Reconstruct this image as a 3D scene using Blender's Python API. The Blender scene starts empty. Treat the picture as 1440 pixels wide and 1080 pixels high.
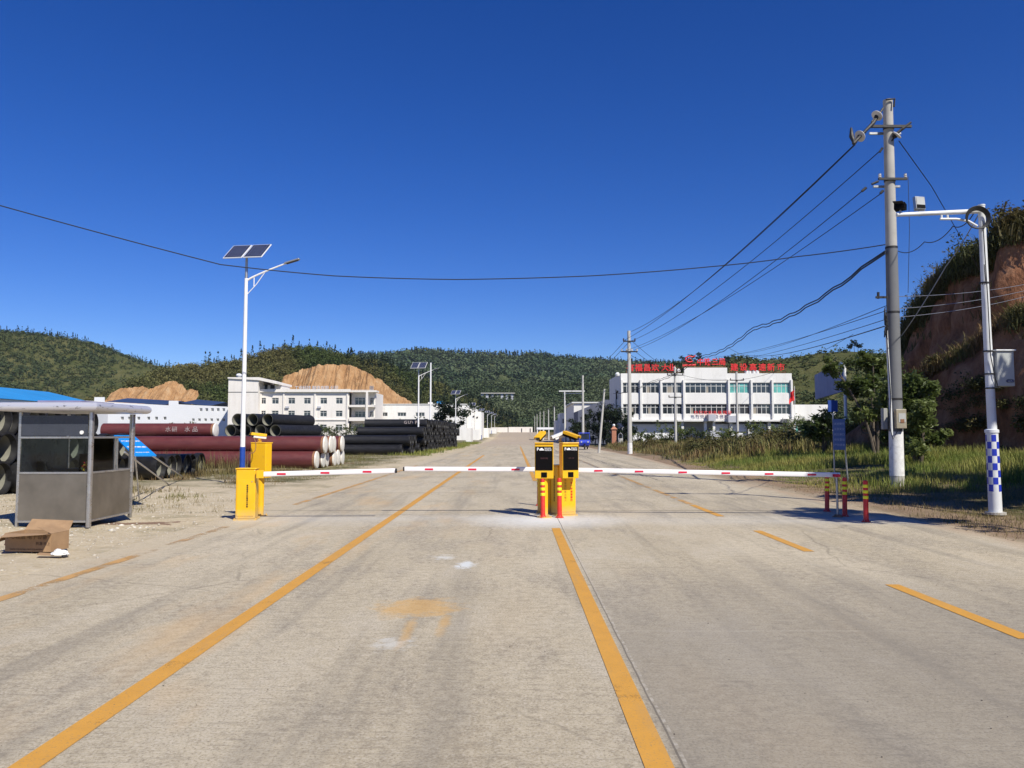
import bpy, bmesh, math, random
import numpy as np
from mathutils import Vector, Matrix, Euler, noise as mnoise
R = math.radians
rnd = random.Random(7)
nr = np.random.default_rng(7)
SC = bpy.context.scene
COL = SC.collection

# ---------------------------------------------------------------- camera
CAM_H = 1.65
FPX = 1110.0                      # focal length in pixels of the 1440 wide photograph
PITCH = math.atan(70.5 / FPX)
YAW = math.atan(4.0 / FPX)
cd = bpy.data.cameras.new("camera")
cam = bpy.data.objects.new("camera", cd)
COL.objects.link(cam)
cam.location = (0, 0, CAM_H)
cam.rotation_euler = (math.pi / 2 + PITCH, 0, YAW)
cd.sensor_width = 36.0
cd.lens = FPX / 1440 * 36.0
cd.clip_start = 0.05
cd.clip_end = 6000
SC.camera = cam
_RM = Euler((math.pi / 2 + PITCH, 0, YAW)).to_matrix()

# ---------------------------------------------------------------- sky and sun
SUNV = Vector((0.60, -0.85, 1.0)).normalized()
elev = math.asin(SUNV.z)
azim = math.atan2(SUNV.x, SUNV.y)
w = bpy.data.worlds.new("World")
SC.world = w
w.use_nodes = True
wt = w.node_tree
bg = wt.nodes["Background"]
sky = wt.nodes.new("ShaderNodeTexSky")
sky.sky_type = 'NISHITA'
sky.sun_disc = False
sky.sun_elevation = elev
sky.sun_rotation = azim
sky.altitude = 1800
sky.air_density = 1.0
sky.dust_density = 0.45
sky.ozone_density = 6.0
hs = wt.nodes.new("ShaderNodeHueSaturation")
hs.inputs['Saturation'].default_value = 1.27
hs.inputs['Hue'].default_value = 0.519
wt.links.new(sky.outputs[0], hs.inputs['Color'])
wt.links.new(hs.outputs[0], bg.inputs[0])
bg.inputs[1].default_value = 0.085
sd = bpy.data.lights.new("sun", 'SUN')
sd.energy = 4.2
sd.angle = R(0.53)
sd.color = (1.0, 0.945, 0.83)
so = bpy.data.objects.new("sun", sd)
COL.objects.link(so)
so.rotation_euler = SUNV.to_track_quat('Z', 'Y').to_euler()
so.location = (60, -85, 100)
SC.view_settings.view_transform = 'Standard'
SC.view_settings.look = 'None'
SC.view_settings.exposure = 0.45
SC.view_settings.gamma = 1
SC.cycles.max_bounces = 6
SC.cycles.transparent_max_bounces = 12

# ---------------------------------------------------------------- measuring helpers
def ray(px, py):
    d = Vector(((px - 720) / FPX, (540 - py) / FPX, -1.0))
    return (_RM @ d)
def P(px, py, Y):
    d = ray(px, py)
    return Vector((0, 0, CAM_H)) + d * (Y / d.y)
def G(px, py, z=0.0):
    d = ray(px, py)
    return Vector((0, 0, CAM_H)) + d * ((z - CAM_H) / d.z)
def sstep(a, b, x):
    t = min(1.0, max(0.0, (x - a) / (b - a)))
    return t * t * (3 - 2 * t)
def lerp_list(pts, x):
    if x <= pts[0][0]: return pts[0][1]
    for (a, b), (c, d) in zip(pts, pts[1:]):
        if x <= c: return b + (d - b) * (x - a) / (c - a)
    return pts[-1][1]
def n3(x, y, z=0.0):
    return mnoise.noise(Vector((x, y, z)))
def fbm(x, y, o=4):
    s = 0; a = 1
    for i in range(o):
        s += a * n3(x, y, i * 7.3); a *= .5; x *= 2; y *= 2
    return s

# ---------------------------------------------------------------- mesh builder
class MB:
    def __init__(s):
        s.v = []; s.f = []; s.m = []
    def add(s, vs, fs, mi=0):
        o = len(s.v)
        s.v += [tuple(p) for p in vs]
        for f in fs:
            s.f.append(tuple(i + o for i in f)); s.m.append(mi)
        return s
    def box(s, c, d, rot=None, mi=0, taper=None):
        hx, hy, hz = d[0] / 2, d[1] / 2, d[2] / 2
        vs = []
        for z in (-hz, hz):
            k = taper if (taper and z > 0) else 1.0
            for x, y in ((-hx, -hy), (hx, -hy), (hx, hy), (-hx, hy)):
                vs.append(Vector((x * k, y * k, z)))
        if rot is not None:
            m = rot if isinstance(rot, Matrix) else Euler(rot).to_matrix()
            vs = [m @ p for p in vs]
        vs = [p + Vector(c) for p in vs]
        return s.add(vs, [(3, 2, 1, 0), (4, 5, 6, 7), (0, 1, 5, 4), (1, 2, 6, 5), (2, 3, 7, 6), (3, 0, 4, 7)], mi)
    def bb(s, a, b, mi=0):
        a = Vector(a); b = Vector(b)
        return s.box((a + b) / 2, [abs(t) for t in (b - a)], mi=mi)
    def cyl(s, p0, p1, r0, r1=None, n=16, caps=True, mi=0):
        r1 = r0 if r1 is None else r1
        p0 = Vector(p0); p1 = Vector(p1); d = (p1 - p0).normalized()
        u = d.cross(Vector((0, 0, 1)))
        if u.length < 1e-4: u = Vector((1, 0, 0))
        u.normalize(); q = d.cross(u)
        vs = []
        for p, r in ((p0, r0), (p1, r1)):
            for i in range(n):
                a = 2 * math.pi * i / n
                vs.append(p + u * (r * math.cos(a)) + q * (r * math.sin(a)))
        fs = [(i, (i + 1) % n, n + (i + 1) % n, n + i) for i in range(n)]
        if caps: fs += [tuple(range(n - 1, -1, -1)), tuple(range(n, 2 * n))]
        return s.add(vs, fs, mi)
    def tube(s, pts, r, n=6, mi=0, caps=True):
        pts = [Vector(p) for p in pts]
        rr = r if isinstance(r, (list, tuple)) else [r] * len(pts)
        up = None; vs = []
        for i, p in enumerate(pts):
            d = (pts[min(i + 1, len(pts) - 1)] - pts[max(i - 1, 0)])
            if d.length < 1e-9: d = Vector((0, 0, 1))
            d.normalize()
            if up is None:
                up = d.cross(Vector((0, 0, 1)))
                if up.length < 1e-3: up = Vector((1, 0, 0))
            up = (up - d * up.dot(d))
            if up.length < 1e-6: up = d.orthogonal()
            up.normalize(); q = d.cross(up)
            for k in range(n):
                a = 2 * math.pi * k / n
                vs.append(p + up * (rr[i] * math.cos(a)) + q * (rr[i] * math.sin(a)))
        fs = []
        for i in range(len(pts) - 1):
            for k in range(n):
                fs.append((i * n + k, i * n + (k + 1) % n, (i + 1) * n + (k + 1) % n, (i + 1) * n + k))
        if caps:
            fs += [tuple(range(n - 1, -1, -1)), tuple(range((len(pts) - 1) * n, len(pts) * n))]
        return s.add(vs, fs, mi)
    def lathe(s, prof, c=(0, 0, 0), n=20, mi=0, axis='Z', closed=False):
        c = Vector(c); vs = []
        for r, z in prof:
            for k in range(n):
                a = 2 * math.pi * k / n
                if axis == 'Z': p = Vector((r * math.cos(a), r * math.sin(a), z))
                elif axis == 'X': p = Vector((z, r * math.cos(a), r * math.sin(a)))
                else: p = Vector((r * math.sin(a), z, r * math.cos(a)))
                vs.append(p + c)
        fs = []; m = len(prof)
        for i in range(m if closed else m - 1):
            j = (i + 1) % m
            for k in range(n):
                fs.append((i * n + k, i * n + (k + 1) % n, j * n + (k + 1) % n, j * n + k))
        return s.add(vs, fs, mi)
    def quad(s, a, b, c, d, mi=0):
        return s.add([a, b, c, d], [(0, 1, 2, 3)], mi)
    def prism(s, poly, y0, y1, mi=0):          # poly in (x,z), extruded along y
        n = len(poly)
        vs = [(x, y0, z) for x, z in poly] + [(x, y1, z) for x, z in poly]
        fs = [tuple(range(n)), tuple(range(2 * n - 1, n - 1, -1))]
        fs += [(i, n + i, n + (i + 1) % n, (i + 1) % n) for i in range(n)]
        return s.add(vs, fs, mi)
    def build(s, name, mats, parent=None, smooth=False, bevel=0, recalc=True, loc=None):
        me = bpy.data.meshes.new(name)
        me.from_pydata([tuple(p) for p in s.v], [], s.f)
        if not isinstance(mats, (list, tuple)): mats = [mats]
        for m in mats: me.materials.append(m)
        if len(mats) > 1: me.polygons.foreach_set('material_index', s.m)
        if recalc:
            b = bmesh.new(); b.from_mesh(me)
            bmesh.ops.recalc_face_normals(b, faces=b.faces)
            b.to_mesh(me); b.free()
        if smooth:
            me.polygons.foreach_set('use_smooth', [True] * len(me.polygons))
            if smooth != 'all':
                me.set_sharp_from_angle(angle=R(40))
        o = bpy.data.objects.new(name, me)
        COL.objects.link(o)
        if parent: o.parent = parent
        if loc is not None: o.location = loc
        if bevel:
            md = o.modifiers.new('bevel', 'BEVEL'); md.width = bevel; md.segments = 2
            md.limit_method = 'ANGLE'; md.angle_limit = R(40)
        return o

def np_mesh(name, verts, faces, mat, parent=None, smooth=False):
    """verts (n,3) array, faces (m,k) array with constant k"""
    me = bpy.data.meshes.new(name)
    n = len(verts); m, k = faces.shape
    me.vertices.add(n); me.vertices.foreach_set('co', np.asarray(verts, dtype=np.float32).ravel())
    me.loops.add(m * k); me.loops.foreach_set('vertex_index', np.asarray(faces, dtype=np.int32).ravel())
    me.polygons.add(m)
    me.polygons.foreach_set('loop_start', np.arange(0, m * k, k, dtype=np.int32))
    if smooth: me.polygons.foreach_set('use_smooth', np.ones(m, dtype=bool))
    me.update(calc_edges=True)
    me.validate()
    for mm in (mat if isinstance(mat, (list, tuple)) else [mat]): me.materials.append(mm)
    o = bpy.data.objects.new(name, me)
    COL.objects.link(o)
    if parent: o.parent = parent
    return o

def tag(o, label=None, cat=None, group=None, kind=None):
    if label: o['label'] = label
    if cat: o['category'] = cat
    if group: o['group'] = group
    if kind: o['kind'] = kind
    return o
def thing(name, label, cat, loc=(0, 0, 0), rz=0, group=None):
    o = bpy.data.objects.new(name, None)
    COL.objects.link(o)
    o.empty_display_size = .2
    o.location = loc; o.rotation_euler = (0, 0, rz)
    return tag(o, label, cat, group)
def copy_tree(o, parent=None):
    c = o.copy(); COL.objects.link(c)
    if parent: c.parent = parent
    for ch in list(o.children): copy_tree(ch, c)
    return c

def text(name, body, size, mat, parent, M, extrude=0.004, align='CENTER', spacing=1.0, bold=0.0, sx=1.0):
    """a lettering mesh; M places the text plane (x right, y up, z out)"""
    c = bpy.data.curves.new('t', 'FONT')
    c.body = body; c.size = size; c.extrude = extrude; c.align_x = align; c.align_y = 'CENTER'
    c.space_character = spacing; c.offset = bold; c.resolution_u = 2
    t = bpy.data.objects.new('t', c); COL.objects.link(t)
    dg = bpy.context.evaluated_depsgraph_get()
    me = bpy.data.meshes.new_from_object(t.evaluated_get(dg))
    bpy.data.objects.remove(t)
    me.transform(M @ Matrix.Diagonal((sx, 1, 1, 1)))
    me.materials.clear(); me.materials.append(mat); me.name = name
    o = bpy.data.objects.new(name, me); COL.objects.link(o)
    if parent: o.parent = parent
    return o
def TM(loc, normal=(0, -1, 0), up=(0, 0, 1)):
    z = Vector(normal).normalized(); y = Vector(up); y = (y - z * y.dot(z)).normalized(); x = y.cross(z)
    m = Matrix((x, y, z)).transposed().to_4x4(); m.translation = Vector(loc)
    return m

# ---------------------------------------------------------------- materials
class NM:
    def __init__(s, name):
        s.m = bpy.data.materials.new(name); s.m.use_nodes = True
        s.t = s.m.node_tree; s.b = s.t.nodes['Principled BSDF']; s.out = s.t.nodes['Material Output']
        s.tc = s.t.nodes.new('ShaderNodeTexCoord'); s.geo = s.t.nodes.new('ShaderNodeNewGeometry')
    def n(s, t): return s.t.nodes.new(t)
    def L(s, a, b): s.t.links.new(a, b)
    def setin(s, sock, v):
        if hasattr(v, 'links'): s.L(v, sock)
        else: sock.default_value = v
    def pos(s): return s.geo.outputs['Position']
    def obj(s): return s.tc.outputs['Object']
    def mapv(s, v, scale=(1, 1, 1), loc=(0, 0, 0), rot=(0, 0, 0)):
        m = s.n('ShaderNodeMapping'); s.L(v, m.inputs[0])
        m.inputs['Scale'].default_value = scale; m.inputs['Location'].default_value = loc; m.inputs['Rotation'].default_value = rot
        return m.outputs[0]
    def noise(s, v, scale, detail=3, rough=.55, dist=0):
        x = s.n('ShaderNodeTexNoise'); s.L(v, x.inputs['Vector'])
        x.inputs['Scale'].default_value = scale; x.inputs['Detail'].default_value = detail
        x.inputs['Roughness'].default_value = rough; x.inputs['Distortion'].default_value = dist
        return x.outputs[0]
    def vor(s, v, scale, feature='F1', out='Distance'):
        x = s.n('ShaderNodeTexVoronoi'); s.L(v, x.inputs['Vector']); x.feature = feature
        x.inputs['Scale'].default_value = scale
        return x.outputs[out]
    def math(s, op, a, b=0.0, c=None, clamp=False):
        x = s.n('ShaderNodeMath'); x.operation = op; x.use_clamp = clamp
        s.setin(x.inputs[0], a); s.setin(x.inputs[1], b)
        if c is not None: s.setin(x.inputs[2], c)
        return x.outputs[0]
    def rng(s, v, a, b, c=0.0, d=1.0):
        x = s.n('ShaderNodeMapRange'); x.clamp = True
        s.setin(x.inputs[0], v); x.inputs[1].default_value = a; x.inputs[2].default_value = b
        x.inputs[3].default_value = c; x.inputs[4].default_value = d
        return x.outputs[0]
    def ramp(s, f, stops):
        x = s.n('ShaderNodeValToRGB'); s.L(f, x.inputs[0]); e = x.color_ramp.elements
        while len(e) < len(stops): e.new(.5)
        for i, (p, c) in enumerate(stops):
            e[i].position = p; e[i].color = (*c, 1) if len(c) == 3 else c
        return x.outputs[0]
    def mix(s, f, a, b, mode='MIX'):
        x = s.n('ShaderNodeMix'); x.data_type = 'RGBA'; x.blend_type = mode
        s.setin(x.inputs[0], f)
        for k, v in ((6, a), (7, b)):
            if hasattr(v, 'links'): s.L(v, x.inputs[k])
            else: x.inputs[k].default_value = (*v, 1) if len(v) == 3 else v
        return x.outputs[2]
    def xyz(s, v):
        x = s.n('ShaderNodeSeparateXYZ'); s.L(v, x.inputs[0]); return x.outputs
    def bump(s, h, strength=.3, dist=.02):
        x = s.n('ShaderNodeBump'); s.L(h, x.inputs['Height'])
        x.inputs['Strength'].default_value = strength; x.inputs['Distance'].default_value = dist
        s.L(x.outputs[0], s.b.inputs['Normal'])
    def fin(s, col=None, rough=.6, metal=0.0, spec=.5):
        if col is not None:
            if hasattr(col, 'links'): s.L(col, s.b.inputs['Base Color'])
            else: s.b.inputs['Base Color'].default_value = (*col, 1)
        s.setin(s.b.inputs['Roughness'], rough); s.setin(s.b.inputs['Metallic'], metal)
        s.b.inputs['Specular IOR Level'].default_value = spec
        return s.m

def pm(name, col, rough=.6, var=.12, scale=4, metal=0.0, bump=0.0, bscale=40, dirt=None, dscale=3, damt=.5, spec=.5, world=False):
    """general painted / cast surface with uneven tone, optional dirt blotches and grain"""
    k = NM(name); v = k.pos() if world else k.obj()
    a = tuple(max(0, c * (1 - var)) for c in col); b = tuple(min(1, c * (1 + var)) for c in col)
    c = k.mix(k.rng(k.noise(v, scale, 5, .6), .3, .7), a, b)
    if dirt:
        c = k.mix(k.rng(k.noise(v, dscale, 6, .7), .52, .7, 0, damt), c, dirt)
    r = k.rng(k.noise(v, scale * 2.3, 3), .3, .7, max(0, rough - .08), min(1, rough + .08))
    if bump: k.bump(k.noise(v, bscale, 4, .6), bump, .01)
    return k.fin(c, r, metal, spec)

M = {}
def wallmat(name, col, stain):
    k = NM(name); p = k.pos()
    c = k.mix(k.rng(k.noise(p, .15, 5, .6), .3, .7), tuple(x * .94 for x in col), tuple(x * 1.04 for x in col))
    c = k.mix(k.rng(k.noise(k.mapv(p, (1, 1, .10)), 1.3, 6, .75), .50, .72, 0, .45), c, stain)
    c = k.mix(k.rng(k.noise(p, .7, 6, .7), .58, .72, 0, .3), c, stain)
    k.bump(k.noise(p, 6, 4), .1, .01)
    return k.fin(c, .85, 0, .3)
M['white_wall'] = wallmat('white_wall', (.74, .73, .70), (.50, .48, .43))
M['cream_wall'] = wallmat('cream_wall', (.75, .71, .66), (.56, .51, .44))
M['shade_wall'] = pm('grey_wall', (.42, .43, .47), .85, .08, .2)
M['trim'] = pm('trim_paint', (.6, .6, .58), .7, .06, 1)
M['roof_blue'] = pm('blue_sheet_roof', (.03, .27, .62), .45, .1, .1)
M['roof_dark'] = pm('dark_sheet_roof', (.03, .05, .11), .5, .2, .1)
M['roof_white'] = pm('white_sheet', (.75, .76, .78), .5, .05, .1)
M['concrete'] = pm('cast_concrete', (.40, .385, .35), .85, .12, 1.2, bump=.25, bscale=30, dirt=(.22, .2, .17), dscale=1.3, damt=.5)
M['concrete_far'] = pm('far_concrete', (.46, .45, .42), .85, .1, 1)
M['limewash'] = pm('limewash', (.70, .70, .70), .9, .12, 5, bump=.3, bscale=25, dirt=(.35, .33, .3), dscale=6, damt=.6)
M['white_paint'] = pm('white_paint', (.78, .78, .78), .38, .04, 3, dirt=(.5, .49, .45), dscale=5, damt=.25)
M['pole_paint'] = pm('pole_paint', (.66, .68, .70), .45, .06, 3, dirt=(.42, .4, .36), dscale=5, damt=.35)
M['blue_paint'] = pm('blue_paint', (.015, .06, .32), .4, .12, 5)
M['grey_metal'] = pm('galvanised_metal', (.38, .39, .40), .4, .12, 6, metal=.7)
M['steel_dark'] = pm('dark_steel', (.018, .017, .018), .6, .2, 8)
M['rubber'] = pm('black_rubber', (.009, .009, .010), .6, .2, 8)
M['insul'] = pm('porcelain', (.62, .6, .58), .25, .08, 8)
M['insul_brown'] = pm('brown_porcelain', (.06, .035, .03), .3, .15, 8)
k = NM('yellow_powder_coat'); p = k.pos(); zz = k.xyz(p)[2]
c = k.mix(k.rng(k.noise(p, 3, 5, .6), .3, .7), (.76, .42, .008), (.86, .49, .010))
c = k.mix(k.rng(k.noise(p, 8, 6, .75), .56, .74, 0, .45), c, (.50, .34, .09))
dz = k.math('MULTIPLY', k.rng(zz, .22, .02), k.rng(k.noise(p, 14, 5, .7), .35, .6, .3, .9))
c = k.mix(dz, c, (.48, .38, .22))
c = k.mix(k.rng(k.noise(k.mapv(p, (9, 9, .7)), 6, 5, .8), .66, .72, 0, .5), c, (.30, .20, .08))
M['yellow'] = k.fin(c, k.rng(k.noise(p, 9, 4), .3, .7, .3, .5))
M['red_refl'] = pm('red_reflective', (.62, .012, .05), .4, .1, 30)
M['boom_white'] = pm('boom_white', (.80, .78, .78), .35, .04, 6, dirt=(.6, .57, .52), dscale=6, damt=.25)
M['boll_red'] = pm('bollard_red', (.62, .035, .02), .38, .12, 8, dirt=(.3, .08, .05), dscale=9, damt=.4)
M['boll_yel'] = pm('bollard_reflective', (.80, .78, .02), .4, .06, 20)
M['black_plastic'] = pm('black_plastic', (.0022, .0015, .0018), .6, .2, 10, spec=.12)
M['white_plastic'] = pm('white_plastic', (.75, .75, .73), .4, .04, 10)
M['ink'] = pm('printed_ink', (.03, .02, .01), .6, .1, 10)
M['ink_white'] = pm('white_lettering', (.85, .85, .85), .5, .03, 10)
M['ink_red'] = pm('red_lettering', (.72, .02, .02), .5, .08, 1)
M['blue_sign'] = pm('blue_sign_face', (.01, .25, .72), .4, .08, 3)
M['navy_sign'] = pm('navy_sign_face', (.02, .06, .26), .6, .08, 3, spec=.2)
M['pale_sign'] = pm('faded_blue_sheet', (.12, .19, .40), .6, .1, .6, spec=.3)
M['brick'] = pm('orange_brick', (.40, .17, .10), .8, .15, 4)
M['tuk_blue'] = pm('vehicle_blue', (.02, .05, .48), .3, .1, 6)
M['rust'] = pm('rusty_steel', (.25, .12, .06), .8, .25, 8, dirt=(.4, .22, .1), dscale=10)
M['card'] = pm('cardboard', (.34, .215, .115), .85, .12, 5, bump=.1, bscale=60, dirt=(.24, .14, .07), dscale=4)
M['flag'] = pm('flag_cloth', (.70, .03, .03), .8, .1, 5)
M['bark'] = pm('bark', (.10, .08, .06), .9, .25, 6, bump=.6, bscale=25)
M['flood_glass'] = pm('floodlight_glass', (.45, .46, .45), .15, .06, 6)

def glass(name, col=(.02, .025, .03), rough=.06):
    k = NM(name)
    c = k.mix(k.rng(k.noise(k.obj(), .8, 3), .35, .65), col, tuple(min(1, x * 1.9 + .01) for x in col))
    return k.fin(c, rough, 0, .8)
M['win'] = glass('window_glass')
M['win_teal'] = glass('teal_curtain_glass', (.07, .25, .22), .12)
def clear_glass(name, tint=(.82, .86, .86), alpha=.35):
    k = NM(name)
    tr = k.n('ShaderNodeBsdfTransparent'); tr.inputs[0].default_value = (*tint, 1)
    gl = k.n('ShaderNodeBsdfGlossy'); gl.inputs['Roughness'].default_value = .02
    fr = k.n('ShaderNodeFresnel'); fr.inputs[0].default_value = 1.22
    mx = k.n('ShaderNodeMixShader')
    f = k.math('MULTIPLY_ADD', fr.outputs[0], 1.0, k.rng(k.noise(k.obj(), 3, 4), .4, .8, 0, .02))
    k.L(f, mx.inputs[0]); k.L(tr.outputs[0], mx.inputs[1]); k.L(gl.outputs[0], mx.inputs[2])
    k.L(mx.outputs[0], k.out.inputs[0])
    return k.m
M['clear'] = clear_glass('clear_glass')

# brushed stainless panels of the kiosk
k = NM('stainless_panel')
v = k.mapv(k.obj(), (1, 1, 60))
c = k.mix(k.rng(k.noise(k.obj(), 2.2, 4), .3, .7), (.21, .185, .15), (.31, .275, .225))
c = k.mix(k.rng(k.noise(k.obj(), 9, 5, .7), .55, .8, 0, .4), c, (.30, .25, .18))
k.bump(k.noise(v, 12, 2), .05, .004)
M['stainless'] = k.fin(c, k.rng(k.noise(v, 9, 3), .3, .7, .34, .5), .75)
M['steel_frame'] = pm('steel_frame', (.48, .47, .46), .32, .12, 8, metal=.8, dirt=(.3, .22, .15), dscale=6, damt=.5)
M['upper_panel'] = pm('dark_tinted_panel', (.045, .05, .065), .3, .15, 3)
k = NM('kiosk_roof_metal')
z = k.xyz(k.obj())[2]
c = k.mix(k.rng(k.noise(k.mapv(k.obj(), (1, 1, 5)), 5, 5, .7), .60, .66), (.58, .58, .63), (.10, .09, .10))
M['roof_metal'] = k.fin(c, .3, .35)

# pipes
k = NM('black_bitumen_pipe')
ox = k.xyz(k.obj())
c = k.mix(k.rng(k.noise(k.mapv(k.obj(), (.6, 2, 2)), 3, 5, .65), .35, .7), (.005, .005, .006), (.016, .0155, .017))
M['pipe_black'] = k.fin(c, k.rng(k.noise(k.obj(), 6, 4), .3, .7, .45, .7))
k = NM('brown_coated_pipe')
c = k.mix(k.rng(k.noise(k.mapv(k.obj(), (.4, 2, 2)), 2.5, 5, .6), .3, .7), (.085, .018, .018), (.135, .031, .029))
c = k.mix(k.rng(k.noise(k.obj(), 7, 6, .7), .6, .75, 0, .6), c, (.16, .07, .05))
M['pipe_brown'] = k.fin(c, k.rng(k.noise(k.obj(), 6, 4), .3, .7, .4, .65))
M['pipe_lining'] = pm('cement_lining', (.21, .205, .165), .9, .12, 4, bump=.2, bscale=30)
M['cap_white'] = pm('white_pipe_cap', (.72, .70, .64), .7, .08, 4, dirt=(.5, .4, .3), dscale=3, damt=.5)

# solar cells
k = NM('solar_cells')
o3 = k.xyz(k.obj())
gx = k.math('FRACT', k.math('MULTIPLY', o3[0], 9.5)); gy = k.math('FRACT', k.math('MULTIPLY', o3[1], 9.5))
ln = k.math('MAXIMUM', k.math('LESS_THAN', gx, .12), k.math('LESS_THAN', gy, .12))
c = k.mix(ln, (.012, .016, .05), (.16, .18, .24))
M['solar'] = k.fin(c, .18)

# ---------------------------------------------------------------- numpy noise
_perm = np.random.default_rng(3).random((256, 256))
def vnoise(x, y):
    xi = np.floor(x).astype(int); yi = np.floor(y).astype(int)
    fx = x - xi; fy = y - yi
    fx = fx * fx * (3 - 2 * fx); fy = fy * fy * (3 - 2 * fy)
    a = _perm[xi & 255, yi & 255]; b = _perm[(xi + 1) & 255, yi & 255]
    c = _perm[xi & 255, (yi + 1) & 255]; d = _perm[(xi + 1) & 255, (yi + 1) & 255]
    return (a * (1 - fx) + b * fx) * (1 - fy) + (c * (1 - fx) + d * fx) * fy - .5
def vfbm(x, y, o=4):
    s = 0; a = 1.0
    for i in range(o):
        s = s + a * vnoise(x + i * 17.3, y + i * 9.1); a *= .5; x = x * 2.03; y = y * 2.03
    return s
def nstep(a, b, x):
    t = np.clip((x - a) / (b - a), 0, 1); return t * t * (3 - 2 * t)

# ---------------------------------------------------------------- lie of the land
def gy_(y):                                   # the road climbs gently far away
    return 2.5 * nstep(170, 360, y)
RX0 = -5.75
def rx1(y): return 7.75 + 1.3 * nstep(26, 62, y)
def H(x, y):
    x = np.asarray(x, float); y = np.asarray(y, float)
    z = gy_(y)
    inside = nstep(RX0 - .5, RX0 + .1, x) * (1 - nstep(rx1(y) - .1, rx1(y) + .35, x))
    rough = .05 * vfbm(x * .9, y * .9, 4) + .12 * vfbm(x * .13, y * .13, 3)
    z = z + (1 - inside) * rough - .03 * inside
    z = z + .07 * np.clip(x - 9.5, 0, 16) * nstep(8, 30, y) * (1 - nstep(60, 95, y))
    z = z + .05 * (1 - nstep(0, 1.2, np.abs(x - rx1(y) - .9)))*(y < 200)
    return z
def Hs(x, y): return float(H(np.array([x]), np.array([y]))[0])

def axis(segs):
    out = [segs[0][0]]
    for a, b, n in segs:
        out += list(np.linspace(a, b, n + 1)[1:])
    return np.array(out)
gx = axis([(-3000, -600, 8), (-600, -120, 16), (-120, -30, 45), (-30, -14, 64), (-14, -5, 60), (-5, 7.5, 10), (7.5, 20, 84), (20, 40, 50), (40, 120, 40), (120, 600, 16), (600, 3000, 8)])
gyv = axis([(-40, 4, 20), (4, 12, 40), (12, 26, 112), (26, 60, 100), (60, 160, 80), (160, 400, 60), (400, 3500, 30)])
X, Y = np.meshgrid(gx, gyv, indexing='ij')
Z = H(X, Y)
verts = np.stack([X, Y, Z], -1).reshape(-1, 3)
nx, ny = X.shape
idx = np.arange(nx * ny).reshape(nx, ny)
faces = np.stack([idx[:-1, :-1], idx[1:, :-1], idx[1:, 1:], idx[:-1, 1:]], -1).reshape(-1, 4)

k = NM('soil')
p = k.pos(); xyz = k.xyz(p)
n1 = k.noise(p, .45, 6, .65); n2 = k.noise(p, 3.5, 6, .7); n3n = k.noise(p, 22, 4, .7)
sand = k.mix(k.rng(n2, .3, .7), (.43, .355, .235), (.56, .475, .335))
sand = k.mix(k.rng(n3n, .56, .66, 0, .8), sand, (.58, .54, .45))
sand = k.mix(k.rng(n3n, .42, .30, 0, .7), sand, (.17, .13, .085))
green = k.mix(k.rng(n2, .35, .7), (.045, .055, .018), (.13, .12, .045))
# right of the road and far fields are overgrown; left verge is bare sand near by
gm = k.math('ADD', k.rng(xyz[0], 9.0, 11.0), k.math('MULTIPLY', k.rng(xyz[0], -9.0, -30.0), k.rng(xyz[1], 36.0, 70.0)))
gm = k.math('ADD', gm, k.math('MULTIPLY', k.rng(xyz[1], 20.0, 32.0, 0, .8), k.rng(xyz[0], -6.5, -8.5)))
gm = k.math('ADD', gm, k.rng(n1, .45, .62, -.35, .35), clamp=True)
gm = k.math('MULTIPLY', gm, k.rng(n2, .30, .48), clamp=True)
red = k.mix(k.rng(n3n, .3, .7), (.19, .115, .07), (.28, .19, .12))
base = k.mix(k.rng(xyz[0], 7.6, 8.2, 0, .85), sand, red)
mud = k.math('MULTIPLY', k.math('LESS_THAN', k.math('ABSOLUTE', k.math('ADD', xyz[0], 7.15)), k.rng(n2, .3, .7, .4, .95)), k.math('LESS_THAN', k.math('ABSOLUTE', k.math('SUBTRACT', xyz[1], 14.95)), k.rng(n2, .3, .7, .12, .42)))
base = k.mix(k.math('MULTIPLY', mud, .8), base, (.17, .09, .06))
c = k.mix(gm, base, green)
k.bump(k.math('ADD', k.math('MULTIPLY', n3n, .6), n2), .6, .05)
M['soil'] = k.fin(c, .95, 0, .2)
g = np_mesh('ground', verts, faces, M['soil'], smooth=True)
tag(g, kind='structure')

# ---------------------------------------------------------------- concrete road
ys = axis([(-12, 170, 60), (170, 360, 40)])
k = NM('road_concrete')
p = k.pos(); xyz = k.xyz(p)
stretch = k.mapv(p, (1, .25, 1)); cross = k.mapv(p, (.3, 1, 1))
fine = k.noise(p, 55, 5, .8); patch = k.noise(k.mapv(p, (.8, .35, 1), loc=(3, 8, 1)), 1.4, 6, .7); mid = k.noise(p, 7, 6, .7); big = k.noise(stretch, .55, 6, .62); broom = k.noise(k.mapv(p, (1.2, 14, 1)), 2.6, 4, .6)
c = k.mix(k.rng(big, .35, .65), (.47, .395, .26), (.61, .525, .37))
c = k.mix(k.rng(mid, .35, .7, 0, .35), c, (.32, .272, .195))
c = k.mix(k.rng(patch, .5, .68, 0, .5), c, (.27, .235, .185))
c = k.mix(k.rng(patch, .46, .32, 0, .4), c, (.56, .50, .40))
c = k.mix(k.rng(fine, .51, .62, 0, .7), c, (.62, .57, .48))
c = k.mix(k.rng(fine, .48, .38, 0, .75), c, (.13, .11, .085))
blo = k.noise(p, 12, 7, .82); msk = k.rng(patch, .38, .6, .25, 1.0)
c = k.mix(k.math('MULTIPLY', k.rng(blo, .50, .60, 0, .6), msk), c, (.20, .165, .12))
c = k.mix(k.rng(blo, .47, .38, 0, .5), c, (.62, .55, .42))
c = k.mix(k.rng(broom, .53, .68, 0, .42), c, (.20, .175, .135))
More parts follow.
